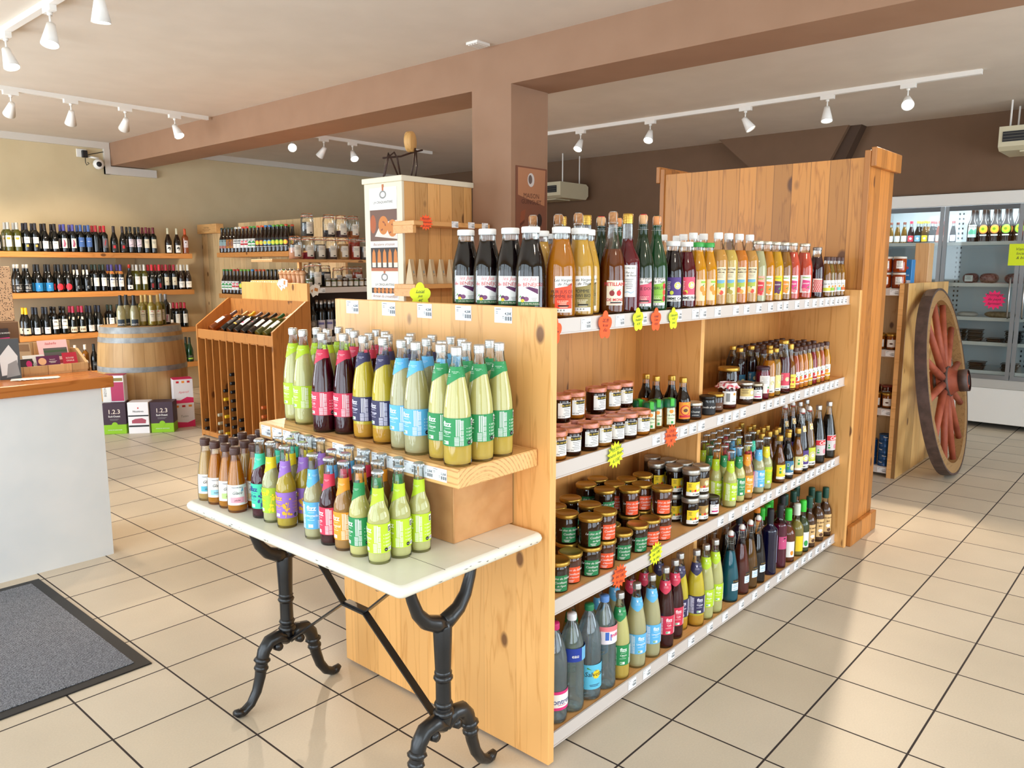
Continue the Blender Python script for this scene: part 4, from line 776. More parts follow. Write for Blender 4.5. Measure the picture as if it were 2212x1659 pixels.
medal = lambda z: (z, z+.03, -.011, .011, P('ead9b0', .6), [('c', GOLD, 0, z+.014, .009, .009), ('c', WHT, 0, z+.014, .0055, .0055), ('r', RED, 0, z+.024, .003, .006)], 'medal_tag')
al = [('r', BLK, .0, .092, .030, .014), ('t', GOLD, -.004, .095, .009, 'A Maison')]; bl2 = lambda: [('r', SKY, 0, .080, .022, .0022), ('r', SKY, 0, .073, .028, .0022), ('r', SKY, 0, .062, .026, .002)]
for k, d, q, cl in (('swT', 'turquoise drink', '0c7f96', .35), ('swR', 'rose-brown drink', '7a2f22', .3), ('swA', 'amber drink', '8a5a16', .35), ('swD', 'near-black drink', '120a0c', .06)):
    simple(k, 'swing_top_bottle', 'swing-top bottle of %s with wire bail' % d, 'swing', GLS, (q, cl, .225), None, [(.056, .090, -.006, .034, P('dce8f0', .6), [(i[0], i[1], i[2]+.014, *i[3:]) for i in bl2()]), (.092, .107, .0, .036, BLK, [('t', GOLD, .016, .096, .009, 'A Maison')], 'label')], extra=swing(.303))
for k, d, q, lc, tx in (('swP', 'purple-labelled dark juice', '1c0a10', PUR, 'POMME CASSIS'), ('swY', 'yellow-labelled amber juice', '8a5f1c', P('c9cf3c', .55), 'POMME')):
    simple(k, 'swing_top_bottle', '%s in a swing-top bottle with medal' % d, 'swing', GLS, (q, .15, .24), None, [(.018, .110, -.030, .032, lc, [('r', WHT, 0, .018, .062, .020), ('t', BLK, 0, .023, .011, tx, {'b': .02})]+face(.0, .07, .017)), medal(.205)], extra=swing(.303))
simple('orang', 'drink_bottle', 'orange-and-black drink bottle behind the swing-top bottles', 'swing', DARKG, None, ('cap', .285, .025, .0158, P('e8861c', .4)), [(.05, .115, -.034, .034, P('f0b01c', .55), [('t', BLK, 0, .07, .024, 'BOI', {'b': .02})]), (.18, .26, -.02, .02, P('f0961c', .55), [('p', BLK, [(-.018, .19), (.0, .2), (.018, .25), (.01, .25)])], 'neck_label')])
simple('sqN', 'liqueur_bottle', 'tall slim navy-blue bottle with black cap', 'tallsq', P('0c0c2c', .08, name='navy_glass', coat=.4), None, ('capsule', .255, .072, .0165, BLK), [(.06, .2, .022, .028, P('9aa0c0', .6), [])])
simple('sqM', 'liqueur_bottle', 'slim magenta bottle with black cap', 'tallsq', GLS, ('7a0f3c', .3, .215), ('capsule', .255, .066, .0165, BLK), [(.10, .165, -.022, .026, P('c84a7c', .5), [('r', BLK, .008, .152, .012, .006), ('t', WHT, .0, .14, .010, 'e')])])
simple('cola', 'cola_bottle', 'black cola bottle with red and white label and silver cap', 'cola', GLS, ('0a0505', .02, .235), ('cap', .286, .024, .0158, CAPS), [(.045, .130, -.032, .034, P('cfc6c6', .5), [('r', P('d8202c', .5), 0, .100, .066, .026), ('t', WHT, .006, .104, .026, 'Cola', {'s': .35, 'b': .015}), ('r', GRN, -.02, .056, .012, .008), ('r', WHT, -.02, .068, .012, .012), ('r', GRN, -.02, .070, .009, .008), ('c', P('d88a98', .6), .018, .066, .012, .014)])])
for k, d, q, lc in (('beerY', 'amber apple drink bottle with yellow face label and gold cap', '8a4a12', YEL), ('beerN', 'dark apple drink bottle with blue label and gold cap', '140a10', P('3c7c9c', .55)), ('beerA', 'light amber apple drink bottle with cream label and gold cap', 'a8641c', P('e0d89c', .6))):
    simple(k, 'juice_bottle', d, 'beer', GLS, (q, .25, .185), ('cap', .207, .026, .0152, CAPG), [(.022, .092, -.030, .032, lc, [('r', WHT, 0, .022, .062, .012), ('t', BLK, .012, .0245, .007, 'POMME', {'b': .02}), ('r', GRN, -.012, .05, .010, .012), ('r', WHT, -.012, .066, .010, .014), ('r', GRN, -.012, .068, .008, .010)]+face(.014, .058, .0125))])
def water(key, d, tint, lid, labels, ridged=True):
    pf = PR['water']; rf = rfun(pf); b = MB(); b.lathe([(0, .012), (.02, .010)]+[(r, z) for z, r in pf], glassm('e6f0f2', 'clear_plastic', 1.3), 28)
    q = MB(); q.lathe([(0, .013), (.02, .012)]+[(r-.002, z) for z, r in pf if z < .292]+[(0, .292)], liquid(tint, .82, 'water'), 24)
    parts = [('water_bottle', b.mesh('water_bottle'), None), ('liquid', q.mesh('liquid'), None), ('cap', cap_mesh(.318, .022, .0165, lid), None)]
    for lb in labels: parts.append(('label', lab_mesh(lambda z: .0458, *lb[:6]), None))
    kind(key, 'water_bottle', 'bottle', d, parts, .0455)
water('wC', 'water bottle with magenta cap and pink-white label at the shelf end', 'eef2f4', P('c81f6a', .4), [(.052, .118, -.06, .06, P('e0307c', .5), [('p', WHT, [(-.056, .062), (.056, .062), (.056, .108), (-.056, .108)]), ('t', P('1c2f7c', .5), .004, .074, .026, 'Contrex', {'b': .01}), ('r', MAG, .01, .069, .03, .002)])])
water('wB', 'ribbed water bottle with white cap and royal-blue label', 'f2f6f2', P('e4e6ea', .4), [(.185, .232, -.07, .07, P('1c3a9c', .5), [('r', P('6fb4e0', .5), .034, .186, .03, .046), ('t', WHT, -.006, .2, .018, 'eau', {'b': .01})])])
sun = [(.018*(1 if i % 2 == 0 else .74)*math.cos(PI*i/11)+.006, .098+.018*(1 if i % 2 == 0 else .74)*math.sin(PI*i/11)) for i in range(22)]
water('wS', 'water bottle with green cap and sunny blue label', 'eef6fa', P('1c7a4c', .4), [(.044, .134, -.06, .06, P('5fc0e0', .5), [('p', YEL, sun), ('t', BLK, .0, .092, .024, 'Salvetat', {'s': .15}), ('t', BLK, .004, .110, .009, 'La'), ('p', GRNL, [(-.03, .12), (-.012, .116), (-.028, .126)])]+lines(0, .06, .04, .005, 2, NVY))])
water('wE', 'water bottle with pale blue cap and white-pink label', 'eef4f4', P('5f8fd0', .4), [(.175, .240, -.07, .07, P('f0e6ec', .5), [('p', PNK, [(-.07, .225), (.07, .218), (.07, .24), (-.07, .24)]), ('t', P('e0306a', .5), .022, .2, .022, 'evian', {'b': .01}), ('r', P('3c6ac0', .6), -.014, .19, .014, .03), ('r', P('3c6ac0', .6), .0, .188, .004, .024)])])
for k, d, q, cl, cap, lb in (('sirA', 'amber syrup bottle with white label and bright green cap', '8a3c10', .25, 'g', [('c', ORF, .008, .05, .009, .012)]), ('sirL', 'pale lemon syrup bottle with yellow label', 'c8b45a', .4, 'w', [('c', YEL, .004, .055, .012, .014)]), ('sirG', 'mint syrup bottle with white and green label and green cap', '5a6a3c', .4, 'g', [('c', GRN, .004, .05, .012, .016)]), ('sirO', 'brown organic syrup bottle with tan label and dark green cap', '6a4226', .25, 'd', [('t', BRN, 0, .105, .011, 'LES SIROPS', {'b': .02}), ('t', BRN, 0, .085, .013, 'BIO', {'b': .02}), ('c', WHT, 0, .064, .013, .009), ('c', BRN, .006, .04, .012, .010)])):
    cm = {'g': P('3cc83a', .4, name='bright_green_cap'), 'w': P('d8dcd0', .4), 'd': P('14483a', .4, name='dark_green_cap')}[cap]
    simple(k, 'syrup_bottle', d, 'syrup', GLS, (q, cl, .185), ('capsule', .215, .06, .0175, cm), [(.028, .128 if cap == 'd' else .11, -.022, .024, P('e0b87a', .6) if cap == 'd' else (YEL if k == 'sirL' else WHT), lb)])
DATA = {
 'plank': 'li,1.685,2.319 li,1.594,2.261 li,1.545,2.396 li,1.526,2.306 li,1.607,2.342 li,1.672,2.238 co,1.494,2.149 co,1.524,2.073 co,1.618,2.14 co,1.591,2.026 co,1.697,2.121 or,1.521,1.968 or,1.516,1.865 or,1.599,1.943 co,1.671,2.043 or,1.595,1.835 or,1.678,1.922 bl,1.503,1.764 bl,1.488,1.684 bl,1.583,1.742 or,1.682,1.825 bl,1.676,1.733 bl,1.647,1.656 bl,1.565,1.657 ci,1.493,1.585 ci,1.471,1.501 ci,1.58,1.572 ci,1.553,1.495 ci,1.674,1.567 ci,1.635,1.495',
 'glace': 'g,1.254,2.503 g,1.254,2.437 g,1.32,2.5 g,1.258,2.371 g,1.32,2.434 g,1.253,2.305 g,1.386,2.492 g,1.325,2.368 g,1.385,2.426 g,1.319,2.302 g,1.452,2.488 g,1.451,2.422 g,1.441,2.357',
 'small': 'tq,1.277,2.195 tq,1.342,2.19 tq,1.408,2.197 ye,1.276,2.129 ye,1.342,2.122 ye,1.408,2.121 pu,1.276,2.051 pu,1.342,2.052 pu,1.408,2.055 bl,1.276,1.904 bl,1.342,1.903 bl,1.408,1.907 co,1.277,1.826 co,1.343,1.837 co,1.408,1.829 tr,1.278,1.76 tr,1.343,1.766 tr,1.408,1.752 ci,1.277,1.689 ci,1.343,1.693 ci,1.408,1.679 li,1.277,1.608 li,1.343,1.599 li,1.408,1.591',
 'top': 'pomme,1.927,1.503 kiwi,2.024,1.503 kiwi,2.122,1.549 petil,2.202,1.5 raisin,2.294,1.502 cidre,2.387,1.5 brut,2.478,1.5 cassis,2.593,1.498 framb,2.692,1.498 oj,2.778,1.498 oj,2.864,1.498 pech,2.952,1.5 poire,3.041,1.499 abri,3.139,1.499 pech,3.239,1.499 litchi,3.327,1.499 orange,3.415,1.498 ananas,3.51,1.498 carot,3.607,1.498 pample,3.703,1.498 pample,3.858,1.498 ceri,4.013,1.494 ceri,4.156,1.548 mini,4.126,1.484 mini,4.184,1.486 mini,4.242,1.494 mini,4.3,1.492 mini,4.357,1.492 prune,1.86,1.848 prune,1.86,1.751 prune,1.862,1.654 prune,1.847,1.558 petil,2.163,1.814 petil,2.184,1.716 petil,2.177,1.625 raisin,2.263,1.763 raisin,2.267,1.656 cidre,2.385,1.677 brut,2.476,1.665 kiwi,2.09,1.718 pomme,2.308,1.848 pech,2.988,1.775 pech,3.138,1.796 pech,3.004,1.687 pech,2.907,1.588 poire,3.153,1.701 pech,3.014,1.599',
 'honey': 'h,1.897,1.494 h,1.975,1.494 h,2.07,1.494 h,2.148,1.494 h,2.227,1.494 h,2.305,1.494 h,2.39,1.494 u,2.018,1.572 u,2.096,1.572 u,2.221,1.572 u,2.316,1.572 u,2.394,1.572',
 'mid2': 'syrup,2.48,1.562 syrup,2.465,1.503 syrup,2.525,1.511 syrup,2.582,1.489 maple,2.696,1.495 maple,2.718,1.558 maple,2.663,1.596 maple,2.688,1.658 chut,2.781,1.492 amberjar,2.467,1.66 chutl,2.786,1.571 confit,2.77,1.642',
 'right2': 'confit,2.905,1.497 chutl,2.985,1.5 cloth,3.09,1.5 pate,3.245,1.495 cuis,3.349,1.49 pickl,3.418,1.49 mango,3.484,1.49 nect,3.549,1.49 fraise,3.66,1.566 fruit,3.654,1.494 cider2,3.726,1.49 mini,3.788,1.49 mini,3.845,1.49 mini,3.902,1.49 mini,3.959,1.49 mini,4.016,1.49 mini,4.073,1.49 mini,4.13,1.49 mini,4.206,1.49 bigjar,3.3,1.6 mini,3.599,1.566 mini,3.72,1.576 mini,3.776,1.564 mini,3.845,1.565 mini,3.92,1.565 mini,3.995,1.565 mini,4.07,1.565 mini,4.145,1.565 mini,4.22,1.565 mini,3.645,1.625 mini,3.716,1.633 mini,3.79,1.625 mini,3.865,1.625 mini,3.94,1.625 mini,4.015,1.625 mini,4.09,1.625 mini,4.165,1.625 mini,4.24,1.625 mini,3.62,1.685 mini,3.695,1.686 mini,3.77,1.685 mini,3.845,1.685 mini,3.92,1.685 mini,3.995,1.685 mini,4.07,1.685 mini,4.145,1.685 mini,4.22,1.685 mini,3.64,1.745 mini,3.715,1.745 mini,3.79,1.745 mini,3.865,1.745 mini,3.94,1.745 mini,4.015,1.745 mini,4.09,1.745 mini,4.165,1.745 mini,4.24,1.745 fraise,3.45,1.62 fraise,3.52,1.69 fraise,3.583,1.625',
 'jam': 'GG,2.072,1.58 GG,2.095,1.498 OO,2.184,1.498 OO,2.47,1.583 OO,2.567,1.498 OO,2.56,1.583 GG,2.399,1.65 GG,2.41,1.745 OO,2.49,1.666 GG,2.508,1.76 OO,2.58,1.669 OO,2.679,1.656 GG,2.222,1.679 GG,2.207,1.581 GG,2.106,1.659 G,1.917,1.498 O,2.002,1.511 G,2.289,1.498 G,2.395,1.498 O,2.481,1.498 G,2.326,1.575 YY,2.79,1.497 YY,2.796,1.578 YY,2.79,1.66 BB,2.872,1.497 BB,2.874,1.575 YY,2.872,1.65 BB,2.872,1.73',
 'r3': 'li,3.113,1.553 li,3.123,1.488 ci,3.199,1.557 ci,3.222,1.496 tr,3.288,1.488 co,3.349,1.512 bl,3.41,1.488 ye,3.493,1.488 beerY,3.648,1.488 beerN,3.751,1.488 beerA,3.874,1.488 swP,3.95,1.5 swY,4.038,1.498 cola,4.175,1.498 cola,4.329,1.498 jamK,2.965,1.492 li,3.365,1.733 ci,3.431,1.73 tr,3.497,1.734 co,3.568,1.734 li,3.231,1.678 ci,3.298,1.664 tr,3.364,1.664 co,3.43,1.664 bl,3.498,1.665 ye,3.567,1.666 ci,3.154,1.605 tr,3.236,1.612 co,3.3,1.595 bl,3.366,1.598 bl,3.432,1.598 ye,3.496,1.585 tq,3.563,1.591 beerY,3.697,1.729 beerY,3.818,1.767 beerY,3.752,1.693 beerY,3.817,1.701 beerY,3.708,1.631 beerY,3.637,1.574 beerY,3.774,1.631 beerY,3.842,1.639 beerY,3.703,1.566 beerY,3.769,1.561 beerY,3.833,1.574 beerY,3.813,1.511 swP,4.02,1.62 swP,4.12,1.62 cola,4.22,1.62 cola,4.32,1.62',
 'bot': 'wC,1.909,1.502 wB,2.003,1.502 wS,2.103,1.502 wE,2.196,1.502 ci,2.286,1.496 bl,2.399,1.496 bl,2.505,1.496 co,2.607,1.496 co,2.7,1.507 or,2.781,1.529 or,2.859,1.496 li,2.943,1.496 li,3.027,1.496 swT,3.179,1.498 swR,3.291,1.498 swA,3.38,1.498 swD,3.467,1.498 orang,3.624,1.575 sqN,3.599,1.495 sqM,3.716,1.495 sqM,3.88,1.552 sirA,3.824,1.494 sirL,3.936,1.494 sirG,4.016,1.494 sirO,4.105,1.494 sirO,4.288,1.551 sirO,4.232,1.494 sirO,4.345,1.494 wE,1.9,1.6 wB,2,1.6 ci,2.13,1.6 bl,2.3,1.6 bl,2.42,1.61 co,2.52,1.6 co,2.62,1.6 or,2.75,1.61 or,2.79,1.7 swR,3.05,1.62 swA,3.15,1.62 swR,3.25,1.62 swD,3.36,1.61 sqN,3.5,1.61 sqM,3.591,1.652 sirA,3.738,1.6 sirG,3.818,1.604 sirG,3.907,1.628 sirO,3.981,1.599 sirO,4.061,1.61 sirO,4.15,1.6 sirO,4.273,1.63',
}
# ---------------------------------------------------------------- stock on the gondola and the table
def items(k): return [(a.split(',')[0], float(a.split(',')[1]), float(a.split(',')[2])) for a in DATA[k].split()]
rr = random.Random(11)
bear = lambda x, y: -math.atan2(x, y)
def rotf(x, y, turn, amt=.5): return bear(x, y)*amt+turn
for k, x, y in items('plank'): place(k+'L', x, y, 1.0251, bear(x, y)-(.72 if k == 'ci' else .95)+rr.uniform(-.1, .1), KIND[k+'L'][2]+' on the plank', 'soda bottles on the plank')
gi = {0: 0, 5: 3, 1: 1, 3: 2}
for i, (k, x, y) in enumerate(items('glace')): place('glace%d' % gi.get(i, rr.choice((0, 1, 2, 3, 4))), x, y, .7751, bear(x, y)+(.0 if i in gi else rr.uniform(-.5, .5)), None, 'iced tea bottles on the bistro table')
for k, x, y in items('small'): place(k+'S', x, y, .7751, bear(x, y)-(.35 if k == 'bl' else 1.0)+rr.uniform(-.15, .15), KIND[k+'S'][2]+' on the bistro table', 'small soda bottles on the bistro table')
for k, x, y in items('top'):
    back = y > 1.54 and k not in ('prune', 'kiwi')
    kk = 'mini%d' % rr.randrange(5) if k == 'mini' else k
    d = KIND[kk][2]
    if k == 'prune': d = 'dark prune juice bottle behind the gondola end panel'
    elif back: d = d.replace(' bottle', ' bottle in the back row')
    place(kk, x, y, 1.4061, bear(x, y)*(.95 if k == 'prune' else .75)-(.18 if k == 'prune' else 0)+rr.uniform(-.06, .06)+(rr.uniform(-.6, .6) if back else 0), d, 'juice bottles on the top shelf')
hc = {}
for i, (k, x, y) in enumerate(items('honey')):
    c = 'hon%d' % ((2, 0, 0, 1, 0, 0, 2)[i] if k == 'h' else (0, 2, 0, 1, 0)[i-7])
    if k == 'u': place(c, x, y, .9621, bear(x, y)*.6-.5, KIND[c][2]+' in the second row', 'honey jars'); place(c, x, y, 1.0546, bear(x, y)+.6, KIND[c][2]+' stacked on the second row', 'honey jars')
    else: place(c, x, y, .9621, bear(x, y)+.62+rr.uniform(-.2, .2), KIND[c][2]+' in the front row', 'honey jars')
for k, x, y in items('mid2'): place(k, x, y, .9621, bear(x, y)*.7+rr.uniform(-.1, .1), None, 'syrups and chutneys by the honey')
bi = 0
for k, x, y in items('right2'):
    if k == 'mini':
        if y < 1.53: kk = 'bib%d' % (bi % 8); bi += 1; d = None
        else: kk = 'mini%d' % rr.randrange(5); d = 'brown-capped juice bottle crowded at the back of the second shelf'
        place(kk, x, y, .9621, bear(x, y)*.8+rr.uniform(-.1, .1), d, 'small juice bottles on the second shelf')
    else: place(k, x, y, .9621, bear(x, y)*.7+rr.uniform(-.1, .1), None, 'jars and bottles in the second shelf, far bay')
for i, (k, x, y) in enumerate(items('jam')):
    zc = .52
    for lv, c in enumerate(k):
        kk = 'jam'+c; ht = .1031 if c in 'GO' else .1171
        pos = ('under another jar' if lv == 0 else 'on top of another') if len(k) == 2 else 'standing alone'
        place(kk, x, y, .5201+lv*ht, bear(x, y)+.42+rr.uniform(-.2, .2), KIND[kk][2].replace(' with gold lid', '').replace(' with broad silver lid', '')+' '+pos+' on the third shelf', 'jam jars')
for k, x, y in items('r3'):
    kk = k+'S' if k in FL else k; b2 = y > 1.545
    d = KIND[kk][2]
    if k in FL: d = d+(' in the rear' if b2 else ' in the front')+' of the third shelf'
    elif b2: d = d+', rear row'
    place(kk, x, y, .5201, bear(x, y)*.45+rr.uniform(-.12, .12), d, 'drinks on the third shelf')
for k, x, y in items('bot'):
    kk = k+'L' if k in FL else k; b2 = y > 1.56; d = KIND[kk][2]
    if k in FL: d = d+(' in the rear' if b2 else ' in the front')+' of the bottom shelf'
    elif b2: d = d+', rear row'
    place(kk, x, y, .0671, bear(x, y)*.5+rr.uniform(-.1, .1), d, 'drinks on the bottom shelf')
# ---------------------------------------------------------------- counter, mat
co = empty('shop_counter', (.3, 4.7, 0), 'white painted shop counter with a glossy orange-brown wooden top', 'counter')
MB().box(-1.3, 1.332, -.328, .32, 0, .925, noisy('white_counter_paint', 'eef1f2', 'e8edef', 5, .45, 2, .03)).ob('body', co)
MB().box(-1.35, 1.39, -.355, .36, .9255, .985, OAK, .004).ob('worktop', co)
def matm():
    m, nt, b = nmat('ribbed_grey_mat'); tc = N(nt, 'ShaderNodeTexCoord'); wv = N(nt, 'ShaderNodeTexWave', wave_type='BANDS', bands_direction='Y', i_Scale=34.0, i_Distortion=4.0, i_Detail=2.0, i_Detail_Scale=9.0); L(nt, tc.outputs['Object'], wv.inputs['Vector'])
    nz = N(nt, 'ShaderNodeTexNoise', i_Scale=260.0); L(nt, tc.outputs['Object'], nz.inputs['Vector'])
    mu = N(nt, 'ShaderNodeMath', operation='MULTIPLY'); L(nt, wv.outputs['Fac'], mu.inputs[0]); L(nt, nz.outputs[0], mu.inputs[1])
    cr = ramp(nt, [(.08, '33363d'), (.45, 'a4a8b0')]); L(nt, mu.outputs[0], cr.inputs[0]); L(nt, cr.outputs[0], b.inputs['Base Color']); b.inputs['Roughness'].default_value = .95
    bp = N(nt, 'ShaderNodeBump', i_Strength=.8, i_Distance=.003); L(nt, mu.outputs[0], bp.inputs['Height']); L(nt, bp.outputs[0], b.inputs['Normal'])
    return m
mt = empty('door_mat', (.45, 3.63, 0), 'grey ribbed entrance mat with black rubber border', 'mat')
MB().box(-.78, .781, -.63, .65, .0005, .006, M_BLACK, .002).ob('rubber_border', mt); MB().box(-.73, .731, -.58, .6, .006, .0095, matm()).ob('pile', mt)
# on the counter
st = empty('leaflet_stand', (1.48, 4.74, .9852), 'small pale wooden stand holding leaflets and business cards on the counter', 'stand')
MB().box(-.22, .2, -.075, .15, 0, .012, LIGHTP).ob('base', st); MB().box(-.22, .2, -.078, -.068, .012, .05, LIGHTP).ob('front_lip', st)
MB().prism([(-.075, .012), (.15, .012), (.15, .115), (.06, .12), (-.075, .05)], .19, .205, LIGHTP, lambda u, v, d: (d, u, v)).ob('end_cheek', st); MB().box(-.22, .19, .138, .15, .012, .16, LIGHTP).ob('backboard', st)
def leaflet(x, y, z, w, h, base, marks, label, rz=0, tilt=-.32):
    b = MB(); b.box(-w/2, w/2, 0, .002, 0, h, base); b.flat(marks, PLAN_XZ(0)); return b.ob('leaflet', None, (x, y, z), (tilt, 0, rz), label, 'leaflet', 'leaflets in the counter stand')
DKP = P('2a1c20', .5); LPK = P('f2c6c8', .5)
leaflet(1.315, 4.79, 1.0, .10, .245, DKP, [('t', WHT, 0, .215, .011, 'DOMAINE DE BORDES'), ('p', MAG, [(-.03, .165), (.045, .172), (.05, .195), (-.03, .19)]), ('p', P('7a4a3c', .5), [(-.05, .12), (.05, .12), (.05, .15), (-.05, .165)])], 'tall dark vineyard leaflet with a magenta band, at the back left')
leaflet(1.36, 4.765, 1.0, .17, .16, P('b89a78', .5), [('r', P('e8e2d4', .5), 0, .02, .16, .05), ('c', RED, -.055, .10, .012, .03), ('c', GRNL, -.01, .08, .03, .025), ('p', P('8a6a4c', .5), [(-.08, .12), (.08, .11), (.08, .15), (-.08, .155)])], 'photo leaflet with a red bottle and green plant')
leaflet(1.56, 4.775, 1.0, .15, .165, LPK, [('t', RED, -.01, .14, .02, 'Isabelle', {'s': .3}), ('r', P('5a5a58', .5), .01, .07, .12, .05), ('r', P('3f5a3c', .5), .01, .095, .12, .012), ('r', P('a8484c', .5), .0, .03, .13, .02)], 'pink leaflet with a landscape photo at the back right')
leaflet(1.445, 4.745, 1.0, .105, .09, WHT, [('t', BLK, -.025, .03, .05, 'D', {'s': .3}), ('t', GRY, .015, .034, .018, 'ESSANE'), ('r', GRY, .015, .022, .05, .003)], 'white card with a big script letter in front of the leaflets')
leaflet(1.37, 4.715, .999, .12, .075, DKP, [('t', WHT, -.02, .045, .014, 'Les', {'s': .3}), ('t', WHT, -.01, .026, .010, 'Vins Cailloux', {'s': .3}), ('c', MAG, .04, .045, .014, .02)], 'dark business card with pink swirls in the front lip')
leaflet(1.505, 4.712, .999, .115, .085, P('5e1a4c', .5), [('c', P('e8b48a', .5), -.03, .055, .02, .02), ('r', WHT, 0, .0, .115, .02), ('t', WHT, .02, .06, .009, 'Saveurs')]+lines(.022, .052, .04, .004, 3, WHT), 'plum business card with an orange round emblem')
leaflet(1.615, 4.712, .999, .075, .095, P('b8203c', .5), [('t', WHT, 0, .06, .012, 'ROUGE'), ('t', WHT, 0, .045, .012, 'CIGALE'), ('r', WHT, 0, .02, .05, .003)], 'crimson square card at the right end of the stand')
rp = random.Random(2); vs = []
b = MB()
for k in range(5): b.add([(-.1+.006*k, -.02-.004*k, .0006*k), (.11+.004*k, -.045+.006*k, .0006*k), (.12, .02+.004*k, .0006*k+.0002), (-.09, .06-.002*k, .0006*k+.0002)], [(0, 1, 2, 3)], WHT)
for k in range(9): x = -.07+.02*k; b.add([(x, -.03, .004), (x+.015, -.034, .004), (x+.013, -.06-rp.uniform(0, .01), .004), (x+.003, -.058, .004)], [(0, 1, 2, 3)], WHT)
b.ob('paper_slips', None, (1.36, 4.53, .986), -.2, 'torn white paper slips lying on the counter top', 'paper')
b = MB(); b.box(-.05, .045, -.02, .02, 0, .21, P('3c3a3a', .3)); b.flat([('p', P('d8d4d0', .4), [(-.04, .02), (.03, .03), (.035, .12), (.0, .18), (-.045, .12)]), ('p', P('8a8684', .4), [(-.02, .01), (.04, .02), (.03, .1), (-.01, .08)])], PLAN_XZ(-.02)); b.ob('magazine_holder', None, (1.29, 4.62, .9852), -.25, 'glossy black-and-white photo leaflet stand at the left edge', 'leaflet holder')
def speckle():
    m, nt, bb = nmat('terrazzo_print_card'); tc = N(nt, 'ShaderNodeTexCoord'); vo = N(nt, 'ShaderNodeTexVoronoi', i_Scale=120.0); L(nt, tc.outputs['Object'], vo.inputs['Vector']); cr = ramp(nt, [(.30, '3a2a1c'), (.36, 'dcb48c')]); L(nt, vo.outputs['Distance'], cr.inputs[0]); L(nt, cr.outputs[0], bb.inputs['Base Color']); return m
MB().box(-.075, .075, -.05, .05, 0, .30, speckle(), .003).ob('patterned_box', None, (1.345, 4.985, 1.2652), .1, 'tall beige box with dark squiggle print at the left edge', 'box')
MB().box(-.16, .13, -.06, .07, 0, .2795, P('7a5a40', .6), .004).ob('brown_box', None, (1.30, 4.975, .9853), .05, 'plain brown box under the squiggle-print box on the counter', 'box')
# ---------------------------------------------------------------- wine wall
WX = 4.74
sh = empty('wine_wall_shelf', (3.0, 9.85, 0), 'four long stained pine wine shelves along the beige back wall', 'shelf')
for z in (1.725, 1.285, .82, .38): MB().box(-2.0, WX-3.0, -.35, -.002, z-.06, z, wood('orange_pine_board', 'c9894a', 'a96a30', 'X', rough=.4) if z == 1.725 else D.materials['orange_pine_board'], .003).ob('shelf_board', sh)
for x in (-.75, .95): MB().box(x, x+.22, -.025, -.003, .05, 1.70, LIGHTPY).ob('wall_upright', sh)
WGL = {'d': DARKG, 'b': BROWNG, 'o': OLIVG, 'g': GREENB}
def wine(key, desc, prof, gl, cap, labels, caplow=.232):
    pf = PR[prof]; rf = rfun(smooth(pf)); gm = WGL.get(gl); body = glass_body('wine_bottle', pf, gm or GLS, 18)
    parts = [('wine_bottle', body, None)]
    if gm is None: parts.append(('wine', fill(pf, .24, liquid(gl, .35, 'wine'), 16), None))
    c = MB(); c.lathe([(rf(caplow)+.0008, caplow), (rf(.26)+.0008, .262), (.0152, .30), (.0145, .3045), (0, .305)], P(cap, .35, .15), 16); parts.append(('capsule', c.mesh('capsule'), None))
    for lb in labels: parts.append(('label', lab_mesh(rf, *lb), None))
    kind(key, 'wine_bottle', 'wine bottle', desc, parts, max(r for z, r in pf))
CRM = P('ddd4bc', .6, name='wine_label_cream'); SIL = P('c4c4c2', .3, .6)
tx = lambda u, z, w: [('r', BLK, u, z, w, .004), ('r', GRY, u, z-.012, w*.7, .003), ('r', GRY, u, z-.02, w*.5, .003)]
WHL = lambda z0, z1, ex=(): [(z0, z1, -.028, .028, WHT, tx(0, z1-.022, .032)+list(ex))]
wine('w1', 'olive-glass white wine with silver capsule and gold-dabbed label', 'bordeaux', 'o', 'b4b4b0', WHL(.05, .165, [('c', P('c8a02c', .5), 0, .135, .018, .012)]))
wine('m', 'dark wine with high white label and gold medal', 'bordeaux', 'd', '1c1c2a', [(.09, .155, -.028, .028, WHT, tx(0, .13, .034)), (.05, .075, -.009, .013, P('c8a24a', .4, .4), [])])
wine('n', 'broad-shouldered dark wine with low white label', 'burgundy', 'd', '1a1014', WHL(.035, .115))
wine('art', 'dark wine with violet capsule and pink sketch label', 'bordeaux', 'd', '4a4a9c', [(.045, .15, -.026, .026, WHT, [('p', P('b05a78', .6), [(-.016, .06), (.004, .055), (.014, .09), (.004, .13), (-.01, .14), (-.004, .1)])])])
wine('bl', 'dark wine with all-blue label and blue capsule', 'bordeaux', 'd', '3a5a9c', [(.06, .165, -.032, .032, P('4a72b4', .6), [('r', WHT, 0, .12, .03, .004)])])
wine('rc', 'slender black wine with red capsule', 'bordeaux', 'd', 'a81c2c', [])
wine('rg', 'dark wine with red capsule and grey label with red mark', 'bordeaux', 'd', 'b81c2c', [(.055, .16, -.026, .03, P('6c6a70', .6), [('p', RED, [(-.008, .08), (.0, .08), (.012, .14), (.004, .14)])])])
wine('rs', 'broad-shouldered black wine with red square emblem', 'burgundy', 'd', '2a1c1c', [(.02, .10, -.028, .028, P('2c2a26', .6), [('r', RED, 0, .05, .024, .034)])])
wine('pk', 'dark wine with pale lilac label', 'bordeaux', 'd', '161616', [(.07, .16, -.028, .028, P('ddd2dc', .6), tx(0, .145, .03)+[('p', P('8a6a90', .6), [(-.02, .085), (.02, .10), (.022, .106), (-.02, .09)])])], .255)
wine('cr', 'dark wine with cream label and wine-red capsule', 'bordeaux', 'd', '6c1c2c', [(.06, .165, -.028, .028, CRM, tx(0, .13, .032))])
